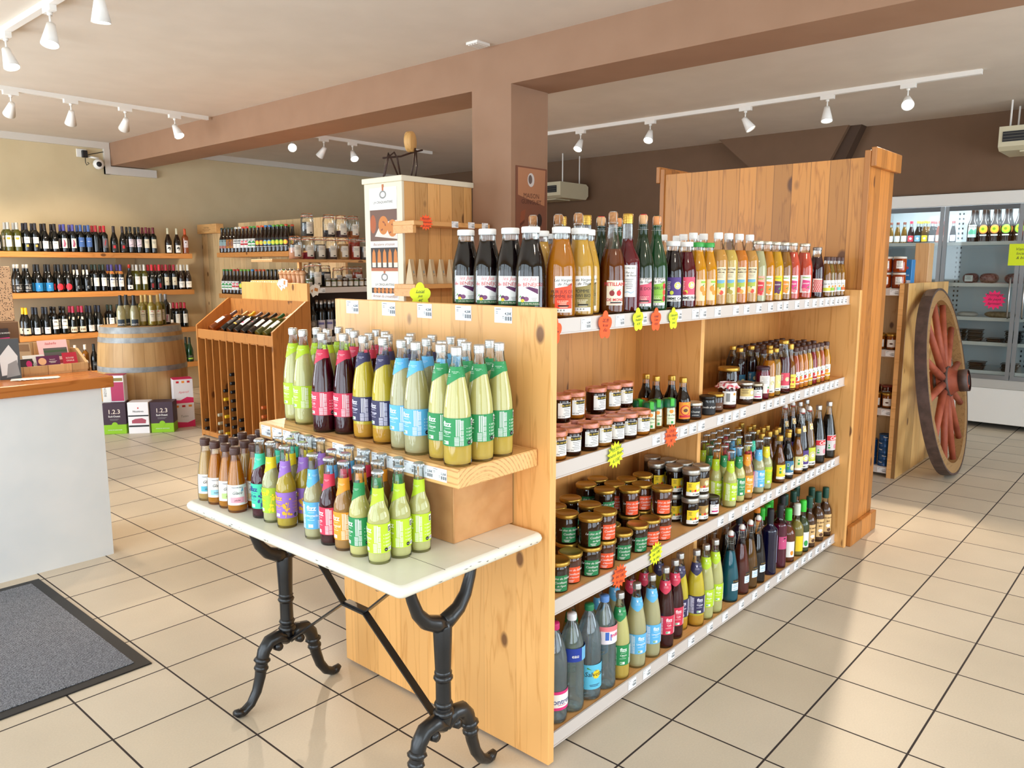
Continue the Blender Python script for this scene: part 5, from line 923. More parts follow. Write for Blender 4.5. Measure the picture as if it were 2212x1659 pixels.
wine('wc', 'dark bottle with white capsule and ink-drawing label', 'burgundy', 'b', 'd8cfae', [(.01, .10, -.03, .03, WHT, [('p', BLK, [(-.018, .05), (.0, .06), (.018, .05), (.02, .07), (.004, .078), (-.012, .072)]), ('c', BLK, .008, .045, .008, .006)])])
wine('ro', 'rosé wine bottle with orange capsule at the end of the top wine shelf', 'bordeaux', 'd8743c', 'd85a2c', [(.075, .16, -.026, .03, P('e6dce0', .6), [('c', BLK, .0, .135, .006, .008), ('p', RED, [(-.014, .09), (.016, .095), (.012, .10)])])])
wine('a', 'dark wine with white lettered label at the left end', 'burgundy', 'd', '2a1a1c', WHL(.03, .10))
wine('ci', 'black wine with white capsule and silver circle print', 'burgundy', 'd', 'd8d4cc', [(.02, .095, -.034, .034, P('24262a', .6), [('r', SIL, 0, .09, .068, .003), ('r', SIL, 0, .022, .068, .003), ('c', GRY, -.012, .055, .014, .016), ('c', GRY, .014, .05, .01, .012), ('c', GRY, .012, .074, .006, .007)])], .262)
wine('bl2', 'black wine with wide turquoise-blue label', 'burgundy', 'd', '14161c', [(.015, .105, -.042, .042, P('1c7fc0', .6), [('c', WHT, 0, .07, .004, .006), ('r', WHT, 0, .05, .02, .002)])])
wine('rd', 'black wine with large round red label', 'burgundy', 'd', '16181e', [(.02, .021, -.01, .01, BLK, [('c', P('e0283a', .5), 0, .058, .032, .036), ('c', P('a81c2c', .5), 0, .06, .006, .007)])])
wine('wn', 'black wine with white strip on its neck', 'burgundy', 'd', '14141a', [(.19, .245, -.008, .014, WHT, []), (.03, .07, -.02, .02, P('2c3640', .6), [('c', WHT, 0, .055, .003, .006), ('r', GRY, 0, .04, .03, .002)])], .25)
wine('bx', 'black-capped claret with plain white label', 'bordeaux', 'd', '22322a', WHL(.06, .155), .25)
wine('or', 'dark wine with orange shoulder band and mountain label', 'bordeaux', 'd', '4a3f86', [(.195, .228, -.03, .03, P('d0924a', .5), [('c', RED, 0, .21, .006, .006)]), (.05, .155, -.028, .028, WHT, [('p', P('4a5a8a', .6), [(-.026, .125), (-.008, .148), (.004, .132), (.016, .142), (.026, .126)])]+tx(0, .10, .034))])
wine('lo', 'short-labelled black wine with white label and red capsule top', 'burgundy', 'd', 'c0392b', [(.02, .065, -.03, .03, WHT, [('c', BLK, 0, .04, .008, .008)])], .262)
wine('sv', 'pale green-glass wine with silver capsule and pale label', 'bordeaux', 'o', 'c4c4c0', WHL(.075, .165))
wine('rv', 'black wine with red capsule and dark red emblem', 'burgundy', 'd', 'c01c2c', [(.02, .095, -.024, .024, P('1c1214', .6), [('r', P('8c1420', .5), 0, .03, .022, .05)])])
wine('rcm', 'dark wine with cream label and red capsule on the second shelf', 'bordeaux', 'd', '9c1c30', [(.055, .155, -.028, .028, CRM, [('c', BRN, 0, .10, .005, .007)])])
wine('wl', 'dark bottle with white capsule and low wide white label', 'burgundy', 'b', 'd0cfc6', [(.025, .10, -.038, .038, WHT, tx(0, .075, .04))])
wine('ye', 'black wine with yellow capsule and cream label', 'burgundy', 'd', 'e8b81c', [(.02, .085, -.04, .036, CRM, [('r', BLK, 0, .055, .016, .014)])])
wine('gw', 'dark slim wine with pale grey-white label', 'burgundy', 'd', '1e2430', [(.015, .085, -.03, .03, P('dddce0', .6), tx(0, .06, .028))])
wine('bd', 'claret bottle with building sketch on white label', 'bordeaux', 'd', '1c1a1c', [(.06, .165, -.03, .03, WHT, [('p', GRY, [(-.02, .13), (-.014, .15), (.01, .148), (.02, .13)]), ('r', BLK, 0, .092, .058, .006), ('r', GOLD, 0, .0925, .02, .005)])], .262)
wine('cf', 'burgundy-shaped wine with crimson capsule and low cream label', 'burgundy', 'd', 'a02444', [(.015, .075, -.036, .036, CRM, [('r', BRN, -.016, .03, .010, .024), ('r', BRN, 0, .03, .010, .024), ('r', BRN, .016, .03, .010, .024)]), (.155, .185, -.01, .01, CRM, [])])
wine('wd', 'blue-black wine with low white domed label', 'burgundy', 'd', '1a1e30', [(.015, .085, -.032, .032, P('e4e0dc', .6), tx(0, .06, .034)+[('c', GRY, 0, .082, .01, .006)])])
wine('lo2', 'short dark wine with white capsule and square white label', 'burgundy', 'd', 'd8d8d4', [(.04, .10, -.026, .026, WHT, tx(0, .08, .022))])
wine('rr', 'dark claret with red capsule and pale label on the third shelf', 'bordeaux', 'd', 'b01c30', [(.05, .165, -.028, .028, P('e0dcd0', .6), tx(0, .14, .02))])
wine('dk', 'dark bottle standing on the lowest wine shelf', 'burgundy', 'd', '141c20', [(.05, .10, -.02, .02, P('2a3034', .6), [('r', GRY, 0, .07, .03, .006)])])
wine('am', 'amber aperitif bottle with white top and round label', 'bordeaux', 'b8762c', 'efe8dc', [(.09, .091, -.01, .01, WHT, [('c', WHT, 0, .105, .026, .026), ('c', GRY, 0, .105, .012, .003)])], .25)
wine('gr', 'olive-green bottle with green label on the lowest wine shelf', 'burgundy', 'g', '2a2c1c', [(.02, .085, -.034, .034, P('24301c', .6), [('r', P('9cc84c', .5), 0, .03, .06, .02), ('r', GRY, 0, .066, .04, .006)])])
WS = {1.725: 'a,2.66 w1,2.769 w1,2.852 m,2.94 m,3.025 n,3.12 n,3.218 art,3.312 art,3.403 bl,3.485 bl,3.568 rc,3.646 rg,3.736 rs,3.842 rs,3.941 pk,4.031 pk,4.127 cr,4.215 cr,4.298 wc,4.478 wc,4.588 ro,4.69',
      1.285: 'ci,2.822 ci,2.912 bl2,3.018 bl2,3.124 rd,3.226 rd,3.321 wn,3.412 wn,3.515 bx,3.61 bx,3.696 or,3.788 or,3.887 lo,3.988 sv,4.074 sv,4.161 rv,4.252 rv,4.34 rcm,4.426 rcm,4.522 wl,4.612 wl,4.698',
      .82: 'ye,2.865 gw,2.964 gw,3.064 bd,3.148 bd,3.242 cf,3.336 cf,3.43 wd,3.519 wd,3.615 bx,3.75 bx,3.86 gr,3.99 gr,4.09 rv,4.2 lo2,4.448 rr,4.535 rr,4.63',
      .38: 'dk,3.229 am,3.325 am,3.43 dk,3.525 dk,3.62 gr,4.559 gr,4.666'}
wname = {1.725: 'top', 1.285: 'second', .82: 'third', .38: 'lowest'}
rw = random.Random(4)
for z, s in WS.items():
    for a in s.split():
        k, x = a.split(','); x = float(x); d = KIND[k][2]
        place(k, x, 9.565, z+.0002, -.27+rw.uniform(-.08, .08), d if 'shelf' in d else d+' on the %s wine shelf' % wname[z], 'wine bottles on the wall shelves')
        if k not in ('ro', 'rs', 'lo', 'a', 'wc') and (z > .5 or k == 'gr'): place(k, x-.004, 9.655, z+.0002, -.27+rw.uniform(-.3, .3), d.replace(' on the lowest wine shelf', '').replace(' on the third shelf', '').replace(' on the second shelf', '')+', rear of %s wine shelf' % wname[z]  , 'wine bottles on the wall shelves')
# ---------------------------------------------------------------- barrel and the bottles on it
ba = empty('wine_barrel', (3.42, 8.03, 0), 'big oak wine barrel with four grey steel hoops', 'barrel')
def staves():
    m, nt, b = nmat('oak_staves'); tc = N(nt, 'ShaderNodeTexCoord'); g = N(nt, 'ShaderNodeTexGradient', gradient_type='RADIAL'); L(nt, tc.outputs['Object'], g.inputs[0])
    mu = N(nt, 'ShaderNodeMath', operation='MULTIPLY', i_1=26.0); L(nt, g.outputs['Fac'], mu.inputs[0]); fl = N(nt, 'ShaderNodeMath', operation='FLOOR'); L(nt, mu.outputs[0], fl.inputs[0]); wn = N(nt, 'ShaderNodeTexWhiteNoise', noise_dimensions='1D'); L(nt, fl.outputs[0], wn.inputs['W'])
    mp = N(nt, 'ShaderNodeMapping'); mp.inputs['Scale'].default_value = (22, 22, 2); L(nt, tc.outputs['Object'], mp.inputs[0]); nz = N(nt, 'ShaderNodeTexNoise', i_Scale=1.0, i_Detail=4.0); L(nt, mp.outputs[0], nz.inputs['Vector'])
    ad = N(nt, 'ShaderNodeMath', operation='MULTIPLY_ADD', i_1=.35); L(nt, wn.outputs['Value'], ad.inputs[0]); L(nt, nz.outputs[0], ad.inputs[2]); cr = ramp(nt, [(.4, 'a8804e'), (.9, 'c09a68')]); L(nt, ad.outputs[0], cr.inputs[0])
    fr = N(nt, 'ShaderNodeMath', operation='FRACT'); L(nt, mu.outputs[0], fr.inputs[0]); pp = N(nt, 'ShaderNodeMath', operation='PINGPONG', i_1=.5); L(nt, fr.outputs[0], pp.inputs[0]); mr = N(nt, 'ShaderNodeMapRange', i_1=0., i_2=.03, i_3=.6, i_4=0.); L(nt, pp.outputs[0], mr.inputs[0])
    mx = N(nt, 'ShaderNodeMix', data_type='RGBA'); L(nt, mr.outputs[0], mx.inputs[0]); L(nt, cr.outputs[0], mx.inputs[6]); mx.inputs[7].default_value = lin('5e4226'); L(nt, mx.outputs[2], b.inputs['Base Color']); b.inputs['Roughness'].default_value = .55
    return m
br = lambda z: .415-.045*((z-.49)/.49)**2
B = MB(); B.lathe([(0, .03), (br(0)-.03, .03), (br(0)-.03, 0), (br(0), 0)]+[(br(z/20*.985), z/20*.985) for z in range(1, 20)]+[(br(.985), .985), (br(.985)-.028, .985), (br(.985)-.03, .955), (0, .955)], staves(), 48); B.ob('staves', ba)
HOOP = noisy('galvanised_hoop', '9a9c9c', '7c8082', 14, .35)
for z0, z1 in ((.925, .985), (.835, .885), (.55, .60), (.2, .25)):
    h = MB(); h.lathe([(br(z0)+.003, z0), (br(z1)+.003, z1)], HOOP, 48); h.ob('hoop', ba)
MB().lathe([(0, .9551), (.36, .9551), (.36, .9845), (0, .9845)], P('a8855c', .6), 40).ob('head', ba)
TB = .985
wine('cl', 'clear bottle with tall black cap and dark label', 'burgundy', 'e8dcb0', '1c1c20', [(.01, .07, -.034, .034, P('22303c', .6), [('t', WHT, 0, .018, .024, 'vendre', {'s': .3})])], .205)
wine('yl', 'pale yellow wine with gold capsule and cream label', 'bordeaux', 'd8c25c', 'c0a05c', [(.045, .155, -.028, .028, CRM, [('p', RED, [(-.012, .14), (.012, .14), (0, .148)])]+tx(0, .11, .036))])
wine('gg', 'slim green-tinted wine with grey top and cream label', 'bordeaux', 'o', '8a8478', [(.05, .155, -.0, .034, CRM, tx(.016, .12, .02))])
wine('tl', 'tall dark red wine with pink-streaked label', 'bordeaux', 'd', '8c8a8a', [(.02, .10, -.016, .032, P('e6dce0', .6), [('p', P('c05a78', .6), [(0, .03), (.008, .03), (.014, .09), (.006, .09)])])], .25)
for k, x, y, t in (('cl', 3.20, 7.93, ''), ('cl', 3.29, 7.84, ''), ('cl', 3.28, 7.99, ''), ('yl', 3.385, 7.88, ''), ('yl', 3.445, 7.81, ''), ('yl', 3.52, 7.83, ''), ('gg', 3.585, 7.90, ''), ('tl', 3.66, 7.96, ''), ('tl', 3.67, 8.09, ''), ('yl', 3.46, 7.96, '')):
    place(k, x, y, TB+.0002, bear(x, y)+rw.uniform(-.15, .15), KIND[k][2]+' standing on the barrel', 'bottles on the barrel')
# ---------------------------------------------------------------- bag-in-box cartons on the floor
def carton(x, y, z, w, d, h, base, top, front, side, label, rz=-.6, top_h=None):
    b = MB(); b.box(-w/2, w/2, -d/2, d/2, 0, h, base, .003)
    if top: b.box(-w/2-.0008, w/2+.0008, -d/2-.0008, d/2+.0008, top_h or h*.3, h+.0008, top, .003)
    b.flat(front, PLAN_XZ(-d/2-.001)); b.flat(side, lambda u, v, e: (w/2+.001+e, u, v))
    return b.ob('wine_carton', None, (x, y, z), rz, label, 'box', 'wine cartons around the barrel')
LIME = P('8cc01c', .5); DPL = P('3a2434', .5); WBX = P('ece8ea', .5); PKB = P('e02864', .5)
f123 = lambda h: [('t', P('e8d8c8', .5), 0, h*.66, .058, '1.2.3', {'b': .01}), ('t', WHT, 0, h*.55, .024, 'Sud-Ouest', {'b': .015}), ('c', LIME, 0, h*.30, .026, .026), ('t', WHT, 0, h*.12, .012, 'CÔTES DE GASCOGNE')]+lines(0, h*.48, .08, .008, 2, GRY)
carton(2.98, 7.66, 0, .20, .16, .295, LIME, DPL, f123(.295), [('t', WHT, 0, .16, .04, '1.2')], 'green-and-plum wine carton on the floor left of the barrel', -.62, .088)
carton(3.145, 7.515, 0, .185, .16, .30, WBX, None, [('c', RED, 0, .245, .006, .008), ('t', BLK, 0, .205, .026, 'Nozières'), ('r', BLK, 0, .165, .18, .012), ('p', P('a84a5c', .5), [(-.06, .10), (.06, .098), (.066, .13), (.03, .148), (-.03, .142), (-.06, .128)]), ('r', BLK, 0, .065, .18, .016)], [], 'white wine carton with red sketch and black bands before the barrel', -.66)
carton(3.315, 7.40, 0, .205, .16, .295, LIME, DPL, f123(.295), [], 'green-and-plum wine carton on the floor in front of the barrel', -.66, .088)
carton(3.55, 7.505, 0, .195, .17, .238, WBX, None, [('r', PKB, 0, 0, .196, .04), ('p', PKB, [(-.098, .03), (.098, .03), (.098, .07), (.03, .045), (-.098, .06)]), ('r', ORF, -.06, .20, .03, .02), ('r', RED, 0, .20, .03, .02), ('r', ORF, .06, .20, .03, .02), ('t', GRY, 0, .10, .03, 'Tutim', {'s': .3})], [('r', PKB, 0, 0, .16, .05)], 'white-and-pink wine carton at the bottom of the pair right of the barrel', -.30)
carton(3.556, 7.505, .2385, .175, .16, .238, WBX, PKB, [('r', WBX, 0, .015, .178, .217), ('p', PKB, [(-.089, .0), (.089, .0), (.089, .05), (.03, .06), (-.03, .03), (-.089, .035)]), ('r', RED, -.05, .2, .026, .02), ('r', ORF, 0, .2, .026, .02), ('r', RED, .05, .2, .026, .02), ('t', PNK, 0, .10, .03, 'Apéritif', {'s': .3})], [], 'white-and-pink wine carton stacked on top, right of the barrel', -.30, .2375)
carton(3.0, 7.70, .2965, .19, .13, .255, WBX, P('b0305c', .5), [('r', P('e6e2dc', .5), -.06, .0, .068, .25), ('t', BLK, -.06, .10, .03, 'BIZON', {'r': PI/2}), ('r', P('b0305c', .5), .035, .01, .11, .18), ('r', OLV, .035, .20, .1, .03)], [], 'white-and-crimson wine carton lying on the left green carton', -.62, .254)
# ---------------------------------------------------------------- wine rack with the sloping display
rk = empty('wine_rack', (3.46, 5.66, 0), 'reddish pine wine rack with vertical slots and a sloping display tray', 'wine rack')
RW, RD = 1.29, .36
for y in (0, RW-.022): MB().prism([(0, 0), (RD, 0), (RD, 1.275), (RD-.03, 1.275), (0, 1.035)], y, y+.022, RACKW, lambda u, v, d: (u, d, v)).ob('side_panel', rk)
MB().box(RD-.015, RD, .022, RW-.022, .02, 1.27, RACKW).ob('back_panel', rk); MB().box(.004, .022, .022, RW-.022, .92, 1.0, RACKW, .002).ob('front_rail', rk); MB().box(.0, .03,   .022, RW-.022, .012, .056, RACKW).ob('foot_rail', rk)
MB().prism([(.022, .925), (RD-.015, 1.12), (RD-.015, 1.105), (.022, .91)], .022, RW-.022, RACKW, lambda u, v, d: (u, d, v)).ob('tray', rk); MB().box(.05, RD-.015, .022, RW-.022, .02, .035, RACKW).ob('floor_board', rk)
MB().box(.275, .30, .022, RW-.022, 1.072, 1.104, RACKW, .002).ob('neck_rail', rk)
NS = 10; pw = (RW-.044)/NS
for k in range(1, NS): MB().box(.008, RD-.02, .022+k*pw-.006, .022+k*pw+.006, .036, .918, RACKW).ob('slot_divider', rk)
# bottles lying in the slots, neck out; slot 0 is the right-hand end
neck = {'k': '14161a', 'o': 'c0602c', 'y': 'd8b01c', 'w': 'b0a890', 'g': '3a4a44'}
def lying(slot, z, cap, label):
    y = 5.66+.022+(slot+.5)*pw
    pf = PR['bordeaux']; b = MB(); b.lathe([(0, .003)]+[(r, zz) for zz, r in smooth(pf)]+[(0, .30)], DARKG, 16)
    r = put('wine_bottle', b.mesh('wine_bottle') if 'lie' not in KIND else KIND['lie'], None, (3.475+.285, y, z), (0, -PI/2, 0), label, 'wine bottle', 'bottles lying in the rack slots')
    KIND.setdefault('lie', r.data)
    c = MB(); c.lathe([(.0155, .235), (.0152, .262), (.0155, .30), (.0148, .305), (0, .305)], P(neck[cap], .35), 14); put('capsule', c.mesh('capsule'), r)
cols = {8.5: None}
SL = {9: 'kk', 7: 'www', 6: 'ykykyk', 5: 'wkkkkkkk'[1:]+'k', 4: 'kkk', 2: 'w', 1: 'owooo'+''}
nm = {'k': 'black', 'o': 'orange', 'y': 'black-and-yellow', 'w': 'pale', 'g': 'green'}
sln = {9: 'leftmost slot', 7: 'third slot from the left', 6: 'fourth slot from the left', 5: 'fifth slot from the left', 4: 'sixth slot from the left', 2: 'eighth slot from the left', 1: 'ninth slot from the left'}
for s, q in SL.items():
    for i, c in enumerate(q):
        lying(s, .0745+.0785*i, c, '%s-capped wine bottle lying in the %s of the rack, %s up' % (nm[c], sln[s], ORD[i]))
# bottles on the sloping tray, necks up the slope
ang = math.atan2(.195, .323)
def tray(i, gl, cap, lb, label):
    y = 5.66+.09+i*.118; key = 'tr%d' % i
    wine(key, label, 'bordeaux', gl, cap, [(.07, .165, -.032, .032, lb[0], lb[1])])
    r0 = put('wine_bottle', KIND[key][3][0][1], None, (3.46+.06, y, .9965), (0, PI/2-ang, 0), label, 'wine bottle', 'wine bottles on the sloping rack tray')
    for pn, me, _ in KIND[key][3][1:]:
        o = put(pn, me, r0); o.rotation_euler = (0, 0, -PI/2)
TR = [('d', 'c8601c', (P('ddd8d4', .6), tx(0, .13, .03)), 'dark bottle with orange capsule at the right end of the sloping tray'), ('o', 'd0d2d0', (WHT, tx(0, .14, .03)), 'olive bottle with white capsule, second from right on the sloping tray'), ('o', '1c5a34', (WHT, tx(0, .14, .03)), 'olive bottle with green capsule on the sloping tray'), ('b', '1a1a1c', (WHT, tx(0, .14, .03)), 'brown bottle with black capsule and white label on the tray'), ('d', '16161a', (P('1c1c20', .6), [('r', P('b83a5c', .5), 0, .12, .04, .006)]), 'black bottle with pink-striped dark label on the tray'), ('d', '5a4a50', (WHT, [('c', MAG, 0, .10, .016, .012)]), 'dark bottle with magenta spot on its white label on the tray'), ('d', 'd8a81c', (P('1c1c1e', .6), [('r', P('e8b02c', .5), 0, .075, .06, .014), ('c', ORF, 0, .14, .012, .008)]), 'black bottle with yellow band and yellow capsule on the tray'), ('d', 'a8804a', (P('2c2c34', .6), [('r', ORF, 0, .13, .03, .008)]), 'black bottle with tan capsule on the tray'), ('c86a2c', '5a4a52', (P('e8dfe0', .6), tx(0, .14, .03)), 'rosé bottle with mauve capsule at the left end of the tray')]
for i, (g, c, lb, t) in enumerate(TR): tray(i if i < 8 else 8.75, g, c, lb, t)
# ---------------------------------------------------------------- beer shelves on the far partition
bs = empty('beer_shelf', (5.05, 8.0, 0), 'pale pine panelled partition with two beer shelves behind the wine rack', 'shelf')
MB().box(0, .03, -1.2, 1.84, 0, 1.98, LIGHTPY).ob('plank_back', bs); MB().box(.001, .028, -1.2, .92, 1.98, 2.09, LIGHTPY).ob('plank_back', bs)
for z in (1.73, 1.245): MB().box(-.28, -.001, -1.2, .95, z-.055, z, D.materials['orange_pine_board'], .003).ob('shelf_board', bs)
b = MB(); b.box(-.10, .0, -.24, .24, 0, .115, wood('crate_wood', 'd6a468', 'b88448', 'Y'), .002); b.flat([('t', BRN, -.0, .06, .03, 'CHÂTEAU'), ('r', BRN, .0, .045, .2, .004), ('r', BRN, 0, .03, .14, .004)], lambda u, v, e: (-.1-e, -u, v)); b.ob('wooden_crate', None, (5.07, 9.55, 1.981), None, 'shallow wooden wine crate on top of the pine partition', 'crate')
def beer(key, desc, cap, lb, it):
    pf = [(z*1.28, r*1.25) for z, r in PR['beer']]; rf = rfun(smooth(pf)); c = MB(); c.lathe([(.0165, .268), (.0185, .272), (.0185, .285), (.015, .29), (0, .29)], P(cap, .35), 14)
    n = MB(); n.lathe([(.0166, .262), (.0166, .276), (0, .278)], BROWNG, 12)
    kind(key, 'beer_bottle', 'bottle', desc, [('beer_bottle', glass_body('beer_bottle', pf, BROWNG, 16), None), ('cap', c.mesh('cap'), None), ('neck_ring', n.mesh('neck_ring'), None), ('label', lab_mesh(rf, .05, .15, -.034, .034, lb, it), None)], .039)
RDOT = lambda c: [('c', P(c, .5), 0, .10, .028, .028), ('c', P('e8e02c', .5), 0, .10, .02, .02), ('r', WHT, 0, .055, .04, .006)]
for k, d, c, lb, it in (('b1', 'brown beer with pale blue-and-pink label', '1c2a24', P('8fa8a8', .6), [('r', P('b06a5c', .5), 0, .05, .066, .03)]), ('b2', 'brown beer with amber label', '2c3a2c', P('b8742c', .6), [('c', P('8a4a1c', .5), 0, .1, .02, .03)]), ('b3', 'brown beer with white band and silver cap', 'c8ccc8', WHT, [('r', BLK, 0, .10, .05, .008), ('p', GRY, [(-.03, .12), (.03, .12), (0, .14)])]), ('b4', 'brown beer with red-and-white label and red cap', 'c0302c', WHT, [('r', RED, 0, .08, .05, .02), ('c', PNK, 0, .12, .016, .012)]), ('b5', 'brown beer with green-and-white label and green cap', '3c8a3c', WHT, [('p', GRN, [(-.03, .1), (0, .13), (.03, .1)]), ('r', GRN, 0, .07, .05, .012)]), ('b6', 'brown beer with orange-ringed dot label', 'c8502c', BLK, RDOT('e0803c')), ('b7', 'brown beer with blue-ringed dot label and blue cap', '3c8ac8', BLK, RDOT('6ab0e0')), ('b8', 'brown beer with green-ringed dot label', '6ab03c', BLK, RDOT('8cc83c'))): beer(k, d, c, lb, it)
yy = 8.88
for i, k in enumerate(('b1', 'b1', 'b2', 'b2', 'b3', 'b3', 'b4', 'b4', 'b5', 'b5', 'b6', 'b6', 'b7', 'b7', 'b8', 'b8', 'b8', 'b6')):
    place(k, 4.815, yy, 1.7302, -1.0, KIND[k][2]+' on the upper beer shelf', 'beer bottles on the partition shelves')
    if i > 9: place(k, 4.905, yy+.02, 1.7302, -1.0, KIND[k][2]+' behind, on the upper beer shelf', 'beer bottles on the partition shelves')
    yy -= .0805
yy = 8.88
for i, k in enumerate(('b5', 'b5', 'b5', 'b4', 'b4', 'b8', 'b8', 'b8', 'b7', 'b6', 'b6', 'b6', 'b2', 'b2', 'b1', 'b3', 'b5', 'b2', 'b1')):
    place(k, 4.815, yy, 1.2452, -1.0, KIND[k][2]+' on the lower beer shelf', 'beer bottles on the partition shelves'); yy -= .0805
# ---------------------------------------------------------------- second gondola with spices
g2 = empty('spice_gondola', (3.83, 5.7, 0), 'pine shelf gondola with spice jars behind the wine rack', 'shelf unit')
MB().box(0, .028, 0, 1.06, .012, 1.425, PINE, .002).ob('end_panel', g2)
for z in (1.385, .955, .52): MB().box(.028, 2.6, .03, 1.03, z-.022, z, PINEH).ob('shelf', g2); MB().box(.028, 2.6, .018, .024, z-.045, z+.003, RAIL).ob('price_rail', g2)
MB().box(.028, 2.6, .42, .44, .03, 1.36, P('3a2a1e', .7)).ob('back_panel', g2); MB().box(2.572, 2.6, .03, 1.03, 0, 1.36, PINE).ob('end_panel', g2)
for x in (.12, 1.2, 2.4): MB().box(x, x+.03, .285, .315, 1.3855, 1.6015, PINEY).ob('riser_post', g2)
MB().box(-.32, 2.5, .0, .32, 1.602, 1.625, wood('tier_board', 'd0a06a', 'a8763c', 'X'), .002).ob('tier_board', g2)
tg = put('price_tag', tag_mesh(.07, .04, '3,90€', PLAN_XZ(0)), g2, (.05, .0172, 1.342)); put('price_tag', tg.data, g2, (.16, .0172, 1.342))
RUB = P('d0703c', .5, name='orange_rubber')
def clip(key, r, h, col, lvl, cl=.05):
    pf = [(0, r*.94), (.004, r), (h*.72, r), (h*.82, r*.9), (h*.86, r*.86)]
    g = MB(); g.lathe([(0, .003)]+[(q, z) for z, q in pf], GLS, 18); q = MB(); q.lathe([(0, .004), (r*.92, .004), (r-.002, .008), (r-.002, h*lvl), (0, h*lvl+.004)], noisy('spice_'+key, col, col, 90, .9, 3, .8), 16)
    ri = MB(); ri.lathe([(r*.84, h*.862), (r*.93, h*.865), (r*.93, h*.885), (r*.84, h*.888)], RUB, 18); l = MB(); l.lathe([(r*.88, h*.888), (r*.9, h*.93), (r*.82, h), (0, h)], GLS, 18)
    w = MB(); w.tube([(0, -r*1.0, h*.72), (0, -r*1.12, h*.80), (0, -r*1.05, h*.98), (0, -r*.6, h*1.0)], .0012, WIRE, 5); w.tube([(-.012, -r*.95, h*.88), (-.014, -r*1.1, h*.78), (.014, -r*1.1, h*.78), (.012, -r*.95, h*.88)], .0012, WIRE, 5)
    w.tube([(r*.9*math.cos(t), r*.9*math.sin(t), h*.845) for t in [2*PI*i/14 for i in range(15)]], .0012, WIRE, 5)
    lb = lab_mesh(lambda z: r, h*.12, h*.62, -r*.2, r*.95, P('ded8cc', .6), lines(r*.35, h*.52, r*.9, .006, 4, GRY)+[('r', BLK, r*.5, h*.15, r*.4, .008)])
    kind(key, 'clip_jar', 'jar', 'clip-top glass jar', [('clip_jar', g.mesh('clip_jar'), None), ('spice', q.mesh('spice'), None), ('seal', ri.mesh('seal'), None), ('lid', l.mesh('lid'), None), ('wire_clip', w.mesh('wire_clip'), None), ('label', lb, None)], r)
TI = 1.6252
CJ = [('cj0', 'd89a78', .5, 3.78, 'of pinkish salt on the spice tier'), ('cj1', 'a01c34', .3, 3.905, 'of crimson powder on the spice tier'), ('cj2', '8a7a68', .66, 4.02, 'of grey-brown seeds on the spice tier'), ('cj3', '5a4038', .5, 4.14, 'of dark mixed peppercorns on the spice tier'), ('cj4', 'c8965c', .7, 4.265, 'of tan powder on the spice tier'), ('cj5', 'b83a24', .8, 4.39, 'of brick-red chilli on the spice tier'), ('cj6', '6a6460', .6, 4.50, 'of grey spice at the right end of the spice tier')]
SJ = []
for k, c, lv, x, t in CJ: clip(k, .054, .192, c, lv); SJ.append((place(k, x, 5.775, TI, bear(x, 5.775)+.1, 'clip-top jar '+t, 'clip-top spice jars')))
for k, c, lv, x, t in (('ck0', '3a3634', .62, 3.905, 'of black tea stacked on the crimson jar'), ('ck1', '2c2a34', .3, 4.125, 'of dark berries stacked high on the tier jars'), ('ck2', '6a4a50', .3, 4.255, 'of mauve petals stacked high on the tier jars'), ('ck3', 'b0602c', .3, 4.385, 'of rust-orange powder stacked at the right')): clip(k, .054, .192, c, lv); place(k, x, 5.775, TI+.1923, bear(x, 5.775)+.1, 'clip-top jar '+t, 'clip-top spice jars')
tz = 1.3852
for k, c, lv, x, y, r, h, t in (('cl0', '4a4a2c', .5, 3.985, 5.802, .060, .215, 'of green herbs, tallest on the shelf below the tier'), ('cl1', '302c34', .7, 4.13, 5.862, .052, .19, 'of dark spice with pale label below the tier'), ('cl2', 'b06a4c', .4, 4.26, 5.86, .045, .17, 'of brown spice, small, below the tier'), ('cl3', '9a8a78', .5, 4.37, 5.868, .052, .18, 'with round-topped label below the tier'), ('cl4', 'c0482c', .7, 4.485, 5.866, .05, .18, 'of orange-red powder below the tier'), ('cl5', 'a89878', .6, 4.03, 5.955, .052, .205, 'of pale spice behind the pepper mills')): clip(k, r, h, c, lv); place(k, x, y, tz, bear(x, y)+.1, 'clip-top jar '+t, 'clip-top spice jars')
for i, c in enumerate(('8a7448', '7a8a5c', 'b08a5c', '6a4a3c')): jar('sp%d' % i, 'small spice jar with silver lid below the tier', .028, .078, .0285, .012, P('9c9a94', .3, .7), c, .05, [(.012, .05, -.02, .022, P('e2dfd8', .6), lines(0, .042, .03, .006, 3, GRY))], .8, 'spice_jar')
for i, x in enumerate((4.085, 4.145, 4.204, 4.264, 4.324, 4.384, 4.444, 4.504)): place('sp%d' % (i % 4), x, 5.757, tz, bear(x, 5.745), 'small spice jar with silver lid in the row below the tier', 'small spice jars')
place('sp1', 3.892, 5.757, tz, 0, 'small spice jar at the near corner beside the pepper mills', 'small spice jars')
M_MILL = noisy('beech_mill_wood', 'd2a47a', 'c4946a', 9, .4)
mm = MB(); mm.lathe([(0, 0), (.026, 0), (.027, .012), (.0225, .02), (.0205, .06), (.025, .10), (.026, .108), (0, .108)], M_MILL, 18); mb = mm.mesh('mill_body'); mm = MB(); mm.lathe([(0, .1085), (.022, .1085), (.031, .118), (.031, .128), (.022, .142), (.008, .148), (0, .148)], M_MILL, 18); mh = mm.mesh('mill_head'); mm = MB(); mm.lathe([(0, .1482), (.007, .1482), (.004, .153), (.008, .16), (0, .165)], M_STEEL, 10); mk_ = mm.mesh('knob')
